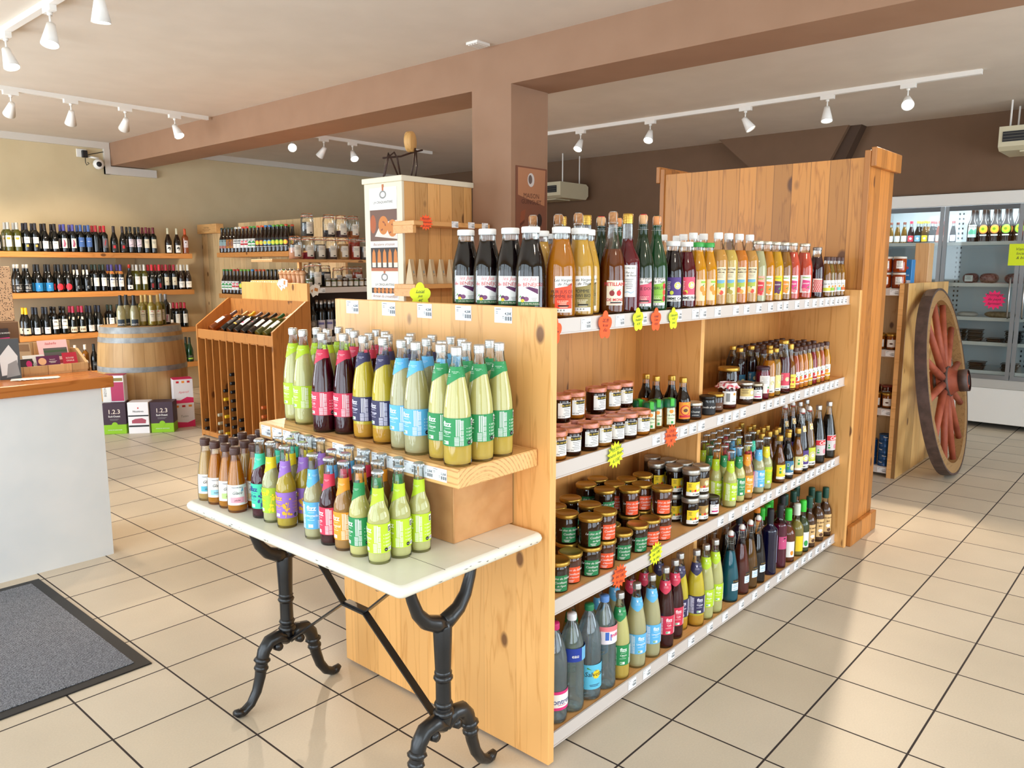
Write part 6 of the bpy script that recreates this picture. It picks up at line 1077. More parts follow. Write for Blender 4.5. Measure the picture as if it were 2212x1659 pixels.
for i, y in enumerate((6.183, 6.118, 6.052, 5.988, 5.922, 5.858)):
    r = empty('pepper_mill', (3.90, y, 1.3852+.0398 if False else 1.3852), 'pale wooden pepper mill on the spice gondola end, %s' % ('leftmost of six' if i == 0 else 'rightmost of six' if i == 5 else ORD[i]+' of six from the left'), 'pepper mill', 'wooden pepper mills'); 
    put('mill_body', mb, r); hd = put('mill_head', mh, r); put('knob', mk_, hd)
b = MB(); b.box(-.07, .07, -.05, .05, 0, .055, P('caa24a', .5), .002); b.flat([('r', CR, -.05+.035*k, .005, .022, .045) for k in range(4)]+[('r', RED, .02, .01, .02, .03)], PLAN_YZ(-.07)); ob_ = b.mesh('gift_tin')
for i, y in enumerate((6.27, 6.385, 6.50, 6.62)): put('gift_tin', ob_, None, (3.95, y, 1.3852), None, 'small gold-and-cream gift box behind the gondola end panel, %s from the right' % ORD[i], 'box', 'gift boxes on the spice gondola')
def cards(x, y, z, fr, label, rots):
    b = MB()
    for k, (dy, dz, ro, m) in enumerate(rots):
        c, s = math.cos(ro), math.sin(ro); q = [(-.03, -.045), (.03, -.045), (.03, .045), (-.03, .045)]
        b.add([fr(dy+u*c-v*s, dz+u*s+v*c, .001*k+.0015) for u, v in q], [(0, 1, 2, 3)], m)
        b.add([fr(dy+u*c*.6-v*s*.3, dz+u*s*.6+v*c*.3, .001*k+.0019) for u, v in q], [(0, 1, 2, 3)], P('c8864a', .6))
    b.ob('tag_bundle', None, (x, y, z), None, label, 'card tags')
cards(3.829, 6.08, 1.405, lambda u, v, e: (-e, -u, v), 'white card tags dangling under the left pepper mills', [(-.02, .0, .9, WHT), (.02, .01, 1.2, WHT), (.05, .022, 1.4, WHT)])
cards(3.90, 5.716, 1.36, lambda u, v, e: (u, -e, v), 'white card tags with an animal picture hanging at the rail corner', [(0, 0, .5, WHT), (.03, .01, -.3, WHT)])
oz = .9552
for k, (pf, d, lb, it) in {'oil0': ('bordeaux', 'dark oil bottle with arched label under the spice shelf', P('5a5a54', .6), [('c', GRY, 0, .12, .018, .02)]), 'oil1': ('tallsq', 'dark vinegar bottle with silver cap and lilac label under the spice shelf', P('c8c4d0', .6), [('r', P('6a68a0', .6), .0, .11, .05, .02)])}.items():
    pp = PR[pf]; rf = rfun(smooth(pp)); c = MB(); c.lathe([(.016, .285), (.0165, .29), (.0165, .318), (0, .32)] if pf == 'tallsq' else [(.0152, .27), (.0155, .30), (0, .303)], CAPS if pf == 'tallsq' else BLK, 12)
    kind(k, 'oil_bottle', 'bottle', d, [('oil_bottle', glass_body('oil_bottle', pp, DARKG, 16), None), ('cap', c.mesh('cap'), None), ('label', lab_mesh(rf, .06, .15, -.03, .034, lb, it), None)], .0385)
for k, x in (('oil0', 3.93), ('oil1', 4.015), ('oil1', 4.10), ('oil1', 4.185), ('oil1', 4.27), ('oil1', 4.355)): place(k, x, 5.775, oz, bear(x, 5.775), None, 'oil and vinegar bottles'); place('oil1', x+.02, 5.87, oz, bear(x, 5.9), 'dark vinegar bottle with silver cap in the rear under the spice shelf', 'oil and vinegar bottles')
# ---------------------------------------------------------------- tall white-fronted biscuit stand by the column
M_CRM = P('e2dac2', .45, name='cream_paint')
cu = empty('biscuit_stand', (3.33, 3.876, 0), 'tall cream-fronted pine display stand with biscuit posters against the column', 'display stand')
MB().box(0, .02, 0, .38, 0, 2.10, M_CRM, .002).ob('front_panel', cu); MB().box(-.012, .64, -.012, .39, 2.10, 2.135, M_CRM, .003).ob('top', cu)
MB().box(.02, .63, .0, .018, 0, 2.10, wood('knotty_pine_panel', 'dba868', 'b9813f', 'Z', .11, 'X', knots=1.3), .001).ob('side_panel', cu); MB().box(.02, .63, .362, .38, 0, 2.10, LIGHTP).ob('side_panel', cu); MB().box(.61, .63, .018, .362, 0, 2.1, LIGHTP).ob('back_panel', cu)
for z, xa, xb in ((1.455, -.08, .60), (1.845, -.08, .60)):
    MB().box(xa, xb, -.20, -.002, z-.028, z, PINEH, .002).ob('side_shelf', cu); MB().box(xa, xa+.025, -.19, -.002, z-.075, z-.028, PINEH).ob('shelf_bracket', cu)
pg = put('price_tag', tag_mesh(.06, .04, '3,20€', PLAN_XZ(0)), cu, (.27, -.2008, 1.812))
for x in (.42, .55): put('price_tag', pg.data, cu, (x, -.2008, 1.812))
CK = P('c8782c', .5); CKD = P('8a4218', .5)
def poster(z, h, base, marks, label, w=.275):
    b = MB(); b.box(-.0015, 0, -w/2, w/2, 0, h, base); b.flat(marks, lambda u, v, e: (-.0015-e, -u, v)); b.ob('poster', None, (3.3295, 4.062, z), None, label, 'poster', 'biscuit posters on the cream stand')
logo = lambda z: [('r', P('b8683c', .5), 0, z+.06, .018, .04), ('c', GRY, 0, z+.035, .035, .026), ('c', WHT, 0, z+.035, .022, .016), ('t', BLK, 0, z-.02, .022, 'LA CRAQUANTERIE')]
def cookies(z0, n, s): return [i for k in range(n) for i in (('c', CK, -.10+.2*k/(n-1), z0, s, s*1.2), ('c', CKD, -.105+.2*k/(n-1), z0+s*.4, s*.2, s*.2), ('c', CKD, -.09+.2*k/(n-1), z0-s*.4, s*.2, s*.2))]
poster(1.73, .34, WHT, logo(.26)+[('r', P('6a4a3c', .5), 0, .0, .272, .20), ('p', P('d8d0c8', .5), [(-.09, .03), (.136, .01), (.136, .13), (-.02, .12)]), ('c', P('a8501c', .5), -.105, .11, .03, .06)]+[('c', CK, .0, .10, .05, .06), ('c', CK, .09, .08, .05, .055)]+[('c', CKD, .0+.02*math.cos(k*1.7), .10+.03*math.sin(k*2.3), .006, .006) for k in range(6)]+[('c', CKD, .09+.03*math.cos(k*1.7), .08+.03*math.sin(k*2.3), .006, .006) for k in range(6)], 'topmost biscuit poster with a plate of cookies on the cream stand')
poster(1.535, .192, WHT, [('t', P('8a4a3a', .5), 0, .165, .026, 'Biscuiterie artisanale', {'s': .3}), ('r', P('2a1c18', .5), 0, .012, .272, .14), ('r', P('b0603c', .5), 0, .0, .272, .02)]+[('p', CK, [(-.125+.055*k, .05), (-.085+.055*k, .05), (-.09+.055*k, .12), (-.105+.055*k, .145), (-.12+.055*k, .12)]) for k in range(5)]+[('r', CR, -.105+.055*k, .025, .036, .03) for k in range(5)], 'middle biscuit poster with a row of biscuit bags on the cream stand')
poster(1.35, .18, WHT, logo(.11)+[('r', P('2a1c18', .5), 0, .04, .272, .035)]+cookies(.058, 6, .016)+[('t', P('8a4a3a', .5), 0, .012, .028, 'Artisan du croustillant', {'s': .3})], 'lowest biscuit poster with logo and a strip of biscuits on the cream stand')
b = MB(); b.box(-.002, 0, -.13, .13, 0, .26, P('2a2226', .5)); b.flat([('r', P('4a2c6a', .5), .04, .02, .09, .17), ('r', P('e8dcc8', .5), .04, .07, .05, .10), ('c', GRY, .04, .11, .015, .014)], lambda u, v, e: (-.002-e, -u, v)); b.ob('poster', None, (3.3295, 4.062, 1.085), None, 'dark poster with a purple packet at the bottom of the cream stand', 'poster', 'biscuit posters on the cream stand')
KPB = noisy('cream_paper_bag', 'dcc8a4', 'd4be98', 8, .7)
bgm = MB(); bgm.add([(-.036, -.026, 0), (.036, -.026, 0), (.036, .026, 0), (-.036, .026, 0), (-.034, -.003, .155), (.034, -.003, .155), (.034, .003, .155), (-.034, .003, .155)], [(0, 3, 2, 1), (0, 1, 5, 4), (1, 2, 6, 5), (2, 3, 7, 6), (3, 0, 4, 7), (4, 5, 6, 7)], KPB)
bgm.flat([('c', SKY, 0, .075, .008, .010), ('r', GRY, 0, .05, .03, .003)], lambda u, v, e: (u, -.026+.023*v/.155-e-.001, v)); bg_ = bgm.mesh('paper_bag')
for i in range(6): put('paper_bag', bg_, None, (3.30+.086*i, 3.765, 1.4552), .5, 'cream pointed paper bag on the pine stand side shelf, %s' % ('leftmost of six' if i == 0 else 'rightmost of six' if i == 5 else ORD[i]+' of six from the left'), 'bag', 'cream paper bags')
note('o', 'b', .052, ['Biscuits', 'artisanaux', 'du pays'], (3.345, 3.672, 1.835), (0, 0, -.2), 'orange starburst note on the pine stand side shelf')
note('y', 'f', .038, ['Local', 'jus', '4€'], (1.835, 2.05, 1.462), (0, 0, -.9), 'yellow flower note standing behind the gondola end panel')
# wire animal with a wooden disc head
M_RUST = P('3a241c', .5, .4, name='rusty_wire'); an = empty('wire_animal', (3.46, 4.03, 2.1352), 'rusty wire animal figure with a wooden disc head on the cream stand', 'figurine')
for s, x in ((-1, 0), (1, 0)):
    MB().tube([(-.16+.02*s, .03*s-.02, 0), (-.11+.02*s, .03*s, .12), (-.08, .03*s, .155), (-.055, .03*s, .12), (-.01+.02*s, .03*s, .0)], .0055, M_RUST, 8).ob('hind_leg', an)
    MB().tube([(.16 if s > 0 else .10, .03*s, .20), (.165 if s > 0 else .085, .03*s, .10), (.145 if s > 0 else .055, .03*s, 0)], .0055, M_RUST, 8).ob('front_leg', an)
MB().tube([(-.15, 0, .115), (.0, 0, .14), (.10, 0, .175), (.19, 0, .20)], .006, M_RUST, 8).ob('back_bar', an)
d_ = MB(); d_.lathe([(0, -.022), (.062, -.022), (.066, -.016), (.066, .016), (.062, .022), (0, .022)], wood('cut_log', 'd0a060', '9a6a30', 'Z', rough=.6), 28, axis='Y'); d_.ob('head_disc', an, (.085, 0, .242), .5)
# poster on the column side
pc = MB(); pc.box(0, .325, -.003, 0, 0, .75, P('7a4a36', .4)); fr_ = PLAN_XZ(-.003)
pc.flat([('p', P('b07a58', .4), [(.02, .56), (.30, .50), (.31, .74), (.02, .74)]), ('c', P('cfc8c4', .4), .155, .665, .036, .046), ('c', P('6a5a54', .4), .148, .668, .02, .03), ('t', P('4a2418', .5), .16, .545, .045, 'MAISON'), ('t', P('4a2418', .5), .16, .505, .042, 'GUINGUET'), ('p', P('8a4a30', .4), [(.04, .37), (.09, .40), (.10, .47), (.05, .45)]), ('p', P('5a2a18', .4), [(.04, .37), (.09, .40), (.088, .38), (.042, .35)]), ('c', P('2a1610', .4), .245, .40, .03, .045), ('p', P('241410', .4), [(.10, .27), (.135, .28), (.125, .33), (.095, .31)]), ('c', P('c8905c', .4), .185, .31, .01, .022), ('c', P('c8905c', .4), .23, .29, .008, .014), ('p', P('2a1a20', .4), [(.125, .03), (.155, .02), (.145, .25), (.12, .24)]), ('c', P('4a2014', .4), .05, .10, .03, .035), ('c', P('b06a3c', .4), .20, .16, .014, .02)], lambda u, v, e: (u, -.003-e, v))
pc.ob('poster', None, (4.013, 3.5185, 1.48), None, 'brown chocolate poster with scattered chocolate pieces on the column', 'poster')
# ---------------------------------------------------------------- ceiling air conditioners
def aircon(x, y, z, w, label, rz=0):
    a = empty('air_conditioner', (x, y, z), label, 'air conditioner', 'ceiling air conditioners', rz)
    m = P('cfc6a8', .5, name='beige_plastic'); b = MB(); b.prism([(0, .03), (.06, 0), (.55, 0), (.60, .05), (.60, .17), (.55, .20), (0, .20)], -w/2, w/2, m, lambda u, v, d: (u, d, v)); b.ob('housing', a)
    g = MB(); g.box(-.006, -.001, -w/2+.06, w/2-.03, .07, .155, BLK); g.ob('grille', a)
    for k in range(3): MB().box(-.012, -.006, -w/2+.065, w/2-.035, .083+.026*k, .089+.026*k, P('5a564c', .5)).ob('louvre', a)
    for u in (.12, .48):
        for v in (-w/2+.06, w/2-.06): MB().lathe([(.008, .20), (.008, 3.0-z)], M_LAMP, 8, (u, v, 0)).ob('hanger_rod', a)
    b = MB(); b.box(.1, .4, -w/2+.15, w/2-.15, -.012, -.0005, m); b.ob('flap', a)
aircon(8.08, .62, 2.565, 1.75, 'beige ceiling air conditioner at the top right corner')
aircon(8.05, 6.95, 2.44, 1.3, 'beige ceiling air conditioner far away just right of the column')
# ---------------------------------------------------------------- security camera and socket
sc_ = MB(); sc_.box(-.055, .055, -.012, 0, -.045, .045, WHT, .003); so = sc_.ob('wall_socket', None, (3.665, 9.85, 2.855), None, 'white wall socket near the ceiling under the cable trunking', 'socket')
ad = MB(); ad.box(-.02, .035, -.055, -.0125, -.05, .03, M_BLACK, .004); ao = ad.ob('plug_adapter', None, (3.68, 9.85, 2.855), None, 'black plug adapter in the high wall socket', 'adapter')
w = MB(); w.tube([(3.70, 9.81, 2.83), (3.74, 9.81, 2.845), (3.80, 9.815, 2.862), (3.86, 9.82, 2.88), (3.898, 9.825, 2.89)], .005, M_BLACK, 6); w.tube([(3.69, 9.81, 2.80), (3.685, 9.80, 2.75), (3.695, 9.80, 2.72), (3.725, 9.805, 2.74), (3.71, 9.81, 2.755)], .004, M_BLACK, 6); w.ob('adapter_cable', None, None, None, 'black cable looping from the high plug adapter to the trunking', 'cable')
ca = empty('security_camera', (3.80, 9.85, 2.80), 'white dome security camera on the beige wall by the beam', 'camera')
MB().tube([(-.06, -.005, .02), (-.03, -.04, .015), (.03, -.05, .01)], .012, M_LAMP, 8).ob('bracket', ca); h = MB(); h.lathe([(0, -.06), (.03, -.052), (.052, -.03), (.06, 0), (.052, .03), (.03, .052), (0, .06)], M_LAMP, 20, (.02, -.065, -.06)); ho = h.ob('dome', ca); e = MB(); e.lathe([(0, -.014), (.02, -.012), (.03, 0), (0, .004)], BLK, 16, (.005, -.122, -.065), axis='Y'); e.ob('lens', ho)
# ---------------------------------------------------------------- right-hand shelf unit with wheel
rs = empty('pantry_shelf', (6.115, 1.61, 0), 'pine pantry shelf with honey jars and tins behind the tall plank unit', 'shelf unit')
MB().box(0, 1.15, -.0, .028, .0, 1.445, wood('pale_end_panel', 'd8ab68', 'b98442', 'Z', .2, 'X'), .002).ob('end_panel', rs); MB().box(.0, .03, .028, .06, 0, 1.445, PINEY).ob('edge_batten', rs)
for z in (1.405, .955, .514, .075): MB().box(.03, .36, .03, 1.3, z-.025, z, M_WHITE).ob('shelf', rs); MB().box(.02, .029, .06, 1.3, z-.05, z+.002, RAIL).ob('price_rail', rs)
MB().box(.36, .38, .03, 1.3, .02, 1.40, LIGHTPY).ob('back_panel', rs); MB().box(0, .38, 1.3, 1.328, 0, 1.41, PINE).ob('end_panel', rs)
t2 = tag_mesh(.06, .038, '5,90€', PLAN_YZ(0))
for z in (1.405, .955, .514, .075):
    for y in (.10, .19): put('price_tag', t2, rs, (.0194, y, z-.045))
po_ = MB(); po_.box(0, .14, 0, .10, 0, 1.745, wood('post_wood', 'd0a472', 'b08048', 'Z', knots=1.2), .003); po_.ob('wooden_post', None, (6.72, 1.642, 0), None, 'square wooden post rising behind the cartwheel', 'post')
jar('oran', 'orange preserve jar with white label and pale lid', .046, .115, .044, .014, P('d8d4cc', .4), 'd0500c', .2, [(.03, .085, -.02, .024, WHT, lines(.002, .075, .03, .01, 4, GRY))], .92, 'preserve_jar')
jar('hony', 'amber honey jar with gold lid and white label', .038, .115, .039, .014, LIDG, 'b8601c', .15, [(.02, .075, -.03, .03, WHT, [('c', BRN, 0, .045, .012, .006)])], .88, 'honey_jar')
jar('rust', 'tall rust-red sauce jar with grey label', .042, .16, .042, .014, P('8a3a2c', .4), '7a2a10', .1, [(.06, .12, -.03, .03, P('b8b4ac', .6), [])], .9, 'sauce_jar')
for y, lv, t in ((1.80, 0, ''), (1.80, 1, ''), (1.705, 0, ''), (1.705, 1, '')): place('oran', 6.205, y, 1.4053+.1153*lv, -PI/2+.2, 'orange preserve jar '+('on the lower level' if lv == 0 else 'stacked on the upper level')+' of the pantry top shelf', 'orange preserve jars')
for y, z in ((1.80, .9553), (1.72, .9553), (1.80, .5143), (1.72, .5143), (1.90, .9553), (1.90, .5143)): place('hony', 6.195, y, z, -PI/2+.2, 'amber honey jar with gold lid on the pantry %s shelf' % ('second' if z > .6 else 'third'), 'honey jars on the pantry shelf')
for x, y, z in ((6.29, 1.75, .9553), (6.29, 1.84, .9553), (6.29, 1.75, .5143), (6.29, 1.84, .5143)): place('hony' if z > .6 else 'rust', x, y, z, -PI/2, ('honey jar' if z > .6 else 'tall rust-red sauce jar')+' in the rear of the pantry %s shelf' % ('second' if z > .6 else 'third'), 'jars in the rear of the pantry shelf')
TN = P('1c4a7c', .35, .3, name='blue_tin'); tn = MB(); tn.lathe([(0, 0), (.042, 0), (.0435, .003), (.042, .006), (.042, .042), (.0435, .045), (.042, .048), (.04, .045), (0, .045)], TN, 24); tn.flat([('t', WHT, -.004, .026, .014, 'Thon', {'b': .02}), ('p', WHT, [(-.02, .012), (.01, .016), (.02, .012), (.01, .008)])], cyl_fr(lambda z: .042)); tnm = tn.mesh('fish_tin')
for ci, (x, y, n) in enumerate(((6.19, 1.715, 5), (6.20, 1.81, 4), (6.20, 1.905, 3))):
    for k in range(n): put('fish_tin', tnm, None, (x, y, .0752+.0482*k), -PI/2+rw.uniform(-.5, .5), 'blue fish tin, %s up in the %s stack of the pantry bottom shelf' % (ORD[k], ('rightmost', 'middle', 'leftmost')[ci]), 'tin', 'stacked fish tins')
b = MB(); b.box(-.045, .045, -.06, .06, 0, .21, P('2c7ab8', .4), .002); b.flat([('r', P('e8ecf0', .5), 0, .0, .11, .06), ('c', BLK, -.0, .05, .03, .02), ('t', WHT, 0, .09, .016, 'DE LA FERME'), ('r', P('1c4a8c', .5), 0, .085, .10, .003), ('c', P('e89a8a', .5), -.03, .175, .010, .010), ('c', P('c84a5c', .5), .02, .15, .02, .012)], PLAN_YZ(-.045)); b.ob('drink_carton', None, (6.41, 1.715, 1.4053) if False else (6.27, 1.605+.09, 1.4053) if False else (6.315, 1.70, 1.4053), None, 'blue milk drink carton beside the orange preserve jars', 'carton')
note('o', 'f', .03, ['Local', '', ''], (6.13, 1.93, 1.27), (0, 0, -PI/2), 'orange flower note peeking out beside the tall plank unit')
# cartwheel leaning on the pantry end panel
wh = empty('cartwheel', (6.56, 1.325, .006), 'old wooden cartwheel with iron tyre leaning against the pantry shelf end', 'wheel', None, (math.radians(-9), 0, math.radians(2.5)))
R_ = .705; WF = wood('weathered_felloe', '9a764a', '6c4c2c', 'X', rough=.7, knots=0, bump=.4); WS_ = noisy('faded_red_wood', 'a8563a', '8c3f28', 9, .65, 4, .3); IR = noisy('rusty_iron_tyre', '5a4640', '43332e', 18, .55, 4)
f = MB(); f.lathe([(.615, -.035), (.69, -.035), (.69, .035), (.615, .035), (.615, -.035)], WF, 64, (0, 0, R_), False, 'Y'); f.ob('felloe', wh)
f = MB(); f.lathe([(.690, -.038), (R_, -.038), (R_, .038), (.690, .038), (.690, -.038)], IR, 64, (0, 0, R_), False, 'Y'); f.ob('iron_tyre', wh)
h = MB(); h.lathe([(0, -.17), (.045, -.17), (.05, -.16), (.075, -.16), (.08, -.09), (.105, -.05), (.115, 0), (.105, .05), (.08, .09), (.075, .1), (0, .1)], WS_, 28, (0, 0, R_), True, 'Y'); ho = h.ob('hub', wh)
for y0, y1, r in ((-.172, -.11, .083), (-.05, -.025, .114), (.03, .05, .112)): b = MB(); b.lathe([(r-.006, y0), (r, y0), (r, y1), (r-.006, y1)], IR, 28, (0, 0, R_), True, 'Y'); b.ob('hub_band', ho)
b = MB(); b.lathe([(0, -.1705), (.04, -.1705)], BLK, 20, (0, 0, R_), False, 'Y'); b.ob('axle_hole', ho)
for k in range(12):
    a = 2*PI*k/12+.13; ca, sa = math.cos(a), math.sin(a); b = MB(); b.tube([(.09*ca, -.012, R_+.09*sa), (.3*ca, -.006, R_+.3*sa), (.63*ca, 0, R_+.63*sa)], 0, WS_, 8, True, [.03, .026, .022]); b.ob('spoke', wh)
# ---------------------------------------------------------------- glass-door fridges built into the brown wall
FX = 8.69
fg = empty('display_fridge', (FX, 1.0, 0), 'white glass-door display fridge built into the brown wall', 'fridge')
FW = P('e9e7e2', .4, name='fridge_white'); FIN = P('c9ced0', .45, name='fridge_liner'); ALU = P('8b8f92', .35, .6, name='door_frame_alloy')
ya, yb = -.72, 1.70   # local; doors from 1.67 down
MB().box(0, .03, ya, yb, .055, .40, FW, .004).ob('kick_panel', fg); MB().box(-.012, .03, ya, yb, .40, .49, P('b9b7b2', .4), .004).ob('sill', fg); MB().box(-.02, .03, ya, yb, 2.15, 2.268, FW, .004).ob('header', fg); MB().box(.0, .03, 1.67, yb, .49, 2.15, FW).ob('side_jamb', fg)
MB().box(.04, .74, ya, yb, .055, .06, BLK).ob('plinth', fg)
MB().box(.70, .74, ya, yb, .06, 2.268, FIN).ob('liner_back', fg); MB().box(.03, .70, yb-.02, yb, .06, 2.268, FIN).ob('liner_side', fg); MB().box(.03, .70, ya, ya+.02, .06, 2.268, FIN).ob('liner_side', fg); MB().box(.03, .70, ya+.02, yb-.02, 2.24, 2.268, FIN).ob('liner_top', fg); MB().box(.03, .70, ya+.02, yb-.02, .42, .45, FIN).ob('liner_floor', fg)
sl = MB()
for y in (.99, .33, -.33):
    for k in range(34): sl.box(.694, .6995, y-.006, y+.006, .5+.05*k, .52+.05*k, BLK)
    for k in range(34): sl.box(.694, .6995, y+.03, y+.042, .5+.05*k, .52+.05*k, BLK)
sl.ob('shelf_track', fg)
FZ = (1.80, 1.40, 1.07, .83, .55)
for z in FZ: MB().box(.10, .68, ya+.03, yb-.03, z-.02, z, P('dfe4e6', .3), .002).ob('shelf', fg); MB().box(.085, .10, ya+.03, yb-.03, z-.028, z+.006, M_WHITE).ob('shelf_front', fg)
for k in range(4):
    y1 = 1.67-.667*k; y0 = y1-.66
    fr = MB(); t = .035
    fr.box(-.022, .0, y0, y0+t, .49, 2.145, ALU); fr.box(-.022, .0, y1-t, y1, .49, 2.145, ALU); fr.box(-.022, .0, y0+t, y1-t, .49, .53, ALU); fr.box(-.022, .0, y0+t, y1-t, 2.10, 2.145, P('5e6164', .4, .5)); do = fr.ob('door', fg)
    MB().box(-.012, -.009, y0+t, y1-t, .53, 2.10, glassm('f2f7f7', 'door_glass', .7)).ob('pane', do)
    hy = y0+.055 if k % 2 == 1 else y1-.055
    MB().tube([(-.022, hy, 1.08), (-.055, hy, 1.10), (-.06, hy, 1.28), (-.055, hy, 1.44), (-.022, hy, 1.46)], .008, M_STEEL, 8).ob('handle', do)
tb_ = MB(); tb_.box(.045, .075, ya+.05, yb-.05, 2.2, 2.235, emit('e8f4ff', 9)); tb_.ob('light_tube', fg, label='glowing white light tube')
area('fridge_tube_light', (FX+.09, 1.5, 2.19), (FX+.4, 1.5, .6), .06, 2.2, 26, (.88, .95, 1)).rotation_euler = (0, math.radians(-25), 0)
for k, d, lq, cp, lb in (('fb1', 'pale yellow drink bottle with white pointed label', 'd8a44c', '6a3a2c', WHT), ('fb2', 'dark red drink with crimson cap and label', '3a0a10', 'c81c3c', P('d83a4c', .5)), ('fb3', 'near-black drink with gold cap and blue label', '140c0a', 'd8b43c', P('7ab0c8', .5)), ('fb4', 'amber drink with gold cap and yellow label', 'b8843c', 'd8b43c', YEL), ('fb5', 'dark grape drink with round purple-white label', '2a0a14', '8a3a3c', P('d8d0e8', .5)), ('fb6', 'orange drink with round white label', 'f0641c', 'b85a4c', P('f0d0b8', .5))):
    simple(k, 'drink_bottle', d, 'beer' if k in ('fb2', 'fb3', 'fb4') else 'cone', GLS, (lq, .3, .17), ('cap', .203 if k in ('fb2', 'fb3', 'fb4') else .196, .024, .0155, P(cp, .4)), [(.02, .08, -.03, .03, lb, [('c', WHT, 0, .05, .012, .012)])], n=16)
for k, x, y in (('fb1', 8.88, 2.62), ('fb1', 8.88, 2.55), ('fb1', 8.88, 2.485), ('fb1', 8.88, 2.42), ('fb2', 8.88, 2.355), ('fb3', 8.88, 2.29), ('fb4', 8.88, 2.225), ('fb5', 8.88, 2.16), ('fb6', 8.88, 2.095), ('fb3', 8.96, 2.28), ('fb4', 8.96, 2.215), ('fb5', 8.96, 2.15), ('fb6', 8.96, 2.085), ('fb5', 8.96, 1.985)):
    place(k, x, y, 1.8003, -PI/2+.2, KIND[k][2]+(' in the fridge' if x < 8.9 else ' in the rear of the fridge'), 'drinks on the top fridge shelf')
def bigbeer(k, d, lb, it):
    pf = [(z*1.5, r*1.42) for z, r in PR['beer']]; rf = rfun(smooth(pf)); c = MB(); c.lathe([(.02, .318), (.021, .322), (.021, .335), (0, .338)], P('2a2a2a', .4), 12); n = MB(); n.lathe([(.0192, .31), (.0192, .33), (0, .331)], BROWNG, 12)
    kind(k, 'beer_bottle', 'bottle', d, [('beer_bottle', glass_body('beer_bottle', pf, BROWNG, 18), None), ('cap', c.mesh('cap'), None), ('neck_ring', n.mesh('neck_ring'), None), ('label', lab_mesh(rf, .05, .17, -.04, .04, lb, it), None)], .045)
EMB = lambda c: [('c', P(c, .5), 0, .125, .042, .042), ('c', P('d8e02c', .5), 0, .125, .031, .031), ('c', P('7aa01c', .5), -.005, .128, .014, .014), ('r', WHT, 0, .062, .06, .012)]
bigbeer('bbG', 'large brown beer with pale green-white label in the fridge', P('d6e6de', .5), [('p', P('6ab898', .5), [(-.036, .10), (-.01, .135), (.01, .115), (.036, .14), (.036, .08), (-.036, .08)])]); bigbeer('bbO', 'large brown beer with orange-ringed round emblem in the fridge', BROWNG, EMB('f08a3c')); bigbeer('bbL', 'large brown beer with lime-ringed round emblem in the fridge', BROWNG, EMB('8cd03c')); bigbeer('bbR', 'large brown beer with orange-red label in the fridge', P('f0781c', .5), [('p', RED, [(-.036, .07), (.036, .07), (.02, .11), (-.02, .11)]), ('r', YEL, 0, .13, .05, .02)])
for k, y in (('bbG', 1.80), ('bbO', 1.705), ('bbO', 1.61), ('bbL', 1.515), ('bbL', 1.405), ('bbR', 1.31), ('bbR', 1.215)): place(k, 8.89, y, 1.8003, -PI/2+.2, None, 'large beers on the top fridge shelf'); place('bbO', 8.99, y-.01, 1.8003, -PI/2, 'large brown beer behind in the fridge', 'large beers on the top fridge shelf')
MEAT = noisy('marbled_meat', '7a3f3c', 'b08078', 60, .3, 4, .4); FILM = P('d8dce0', .12, name='clear_wrap')
def lump(x, y, z, a, b_, c, m, seed):
    q = MB(); r = random.Random(seed); n = 14; ph = [r.uniform(0, 6) for _ in range(6)]
    pr_ = []; vs = []
    for i in range(8):
        t = i/7; zz = c*(1-math.cos(PI*t))/2; rr_ = math.sin(PI*min(.97, max(.12, t)))**.5
        vs.append([((a*rr_*(1+.08*math.sin(3*u+ph[0])))*math.cos(u), (b_*rr_*(1+.08*math.sin(4*u+ph[1])))*math.sin(u), zz) for u in [2*PI*k/n for k in range(n)]])
    V = [p for w_ in vs for p in w_]; q.add(V, [[i*n+k, i*n+(k+1) % n, (i+1)*n+(k+1) % n, (i+1)*n+k] for i in range(7) for k in range(n)]+[list(range(n))[::-1], [7*n+k for k in range(n)]], m, True)
    return q
for i, (y, sy, t) in enumerate(((1.79, .075, 'with a white label, left'), (1.63, .085, 'in the middle'), (1.40, .10, 'of coarse cut, right'))):
    r = empty('meat_pack', (8.955, y, 1.4003), 'vacuum-packed meat %s on the second fridge shelf' % t, 'meat', 'meat packs in the fridge'); lump(0, 0, 0, .09, sy, .10, MEAT, i).ob('meat', r); q = MB(); q.box(-.11, .09, -sy-.02, sy+.02, 0, .004, FILM); q.ob('wrap_edge', r)
    if i == 0: q = MB(); q.box(-.097, -.094, -.035, .035, .02, .08, WHT); q.flat(lines(0, .07, .05, .008, 5, GRY), PLAN_YZ(-.097)); q.ob('label', r)
for i, y in enumerate((1.70, 1.52)): q = lump(0, 0, 0, .022, .055, .012, P('c89a98', .3), 9+i); q.ob('ham_slices', None, (8.818, y-.01, 1.4003), None, 'flat pack of sliced ham at the shelf front, %s' % ('left' if i == 0 else 'right'), 'meat', 'ham packs in the fridge')
TRB = P('16181a', .3, name='black_food_tray')
ta = MB(); ta.box(-.08, .08, -.065, .065, 0, .035, TRB, .012); ta.box(-.088, .088, -.073, .073, .033, .038, TRB); trm = ta.mesh('food_tray')
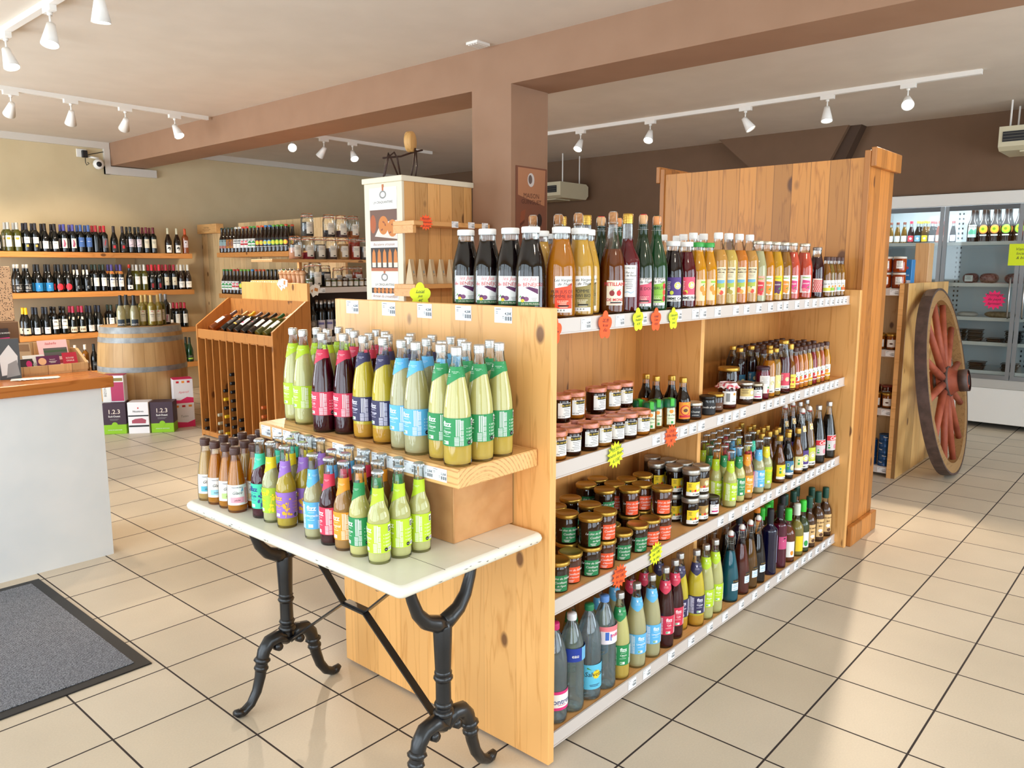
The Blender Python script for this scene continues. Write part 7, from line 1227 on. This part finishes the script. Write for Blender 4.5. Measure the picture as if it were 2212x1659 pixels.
for i, (y, n) in enumerate(((1.86, 3), (1.70, 3), (1.52, 1), (1.37, 3))):
    for k in range(n): put('food_tray', trm, None, (8.91, y, .8303+.0385*k), rw.uniform(-.15, .15), 'black food tray, %s up in the %s pile on the fridge shelf' % (ORD[k], ORD[i]), 'food tray', 'black trays in the fridge')
for i, (y, n) in enumerate(((1.66, 2), (1.38, 2))):
    for k in range(n): put('food_tray', trm, None, (8.91, y, .5503+.0385*k), rw.uniform(-.15, .15), 'black food tray, %s up in the %s pile at the fridge bottom' % (ORD[k], ('left', 'right')[i]), 'food tray', 'black trays in the fridge')
q = lump(0, 0, 0, .07, .09, .07, P('d8d4cc', .5), 21); q.ob('cheese_bag', None, (8.89, 1.86, .5503), None, 'crumpled white bag on the lowest fridge shelf by the wheel', 'bag')
q = lump(0, 0, 0, .08, .14, .06, noisy('dried_sausage', 'a8906c', '7c6444', 40, .5, 3, .6), 33); q.ob('sausage_heap', None, (8.90, 1.50, 1.0703), None, 'bag of pale dried sausage behind the pink note in the fridge', 'sausage')
q = lump(0, 0, 0, .07, .10, .05, P('c8c0b8', .4), 35); q.ob('cheese_bag', None, (8.90, 1.78, 1.0703), None, 'pale wrapped pack on the fridge shelf behind the wheel', 'bag')
o = note('p', 'b', .10, ['Fromages', 'du pays', 'fermier'], (8.66, 1.52, 1.25), (0, 0, -PI/2), 'hot pink starburst note stuck on the fridge door'); 
b = MB(); b.box(-.0015, 0, -.10, .10, -.10, .10, CARD['y']); b.flat([('t', INK, 0, .04, .036, 'Viande', {'s': .3}), ('t', INK, 0, .0, .036, 'locale', {'s': .3}), ('t', INK, 0, -.04, .036, '& bio', {'s': .3})], PLAN_YZ(-.0015)); b.ob('price_note', None, (8.664, 1.335, 1.675), None, 'square yellow handwritten note on the fridge door', 'price sign', 'fluorescent price notes')
# ---------------------------------------------------------------- labels that tell repeats apart
runs = {}
for r in REG: runs.setdefault(r[1], []).append(r)
for d, L_ in runs.items():
    L_.sort(key=lambda r: px_of((r[2], r[3], r[4])))
    n = len(L_)
    for i, r in enumerate(L_):
        o = r[0]
        o['label'] = d if n == 1 else d+', '+('leftmost' if i == 0 else 'rightmost' if i == n-1 else ORD[i]+' from left')
        if len(o['label'].split()) > 16: print('LONG', len(o['label'].split()), o['label'])
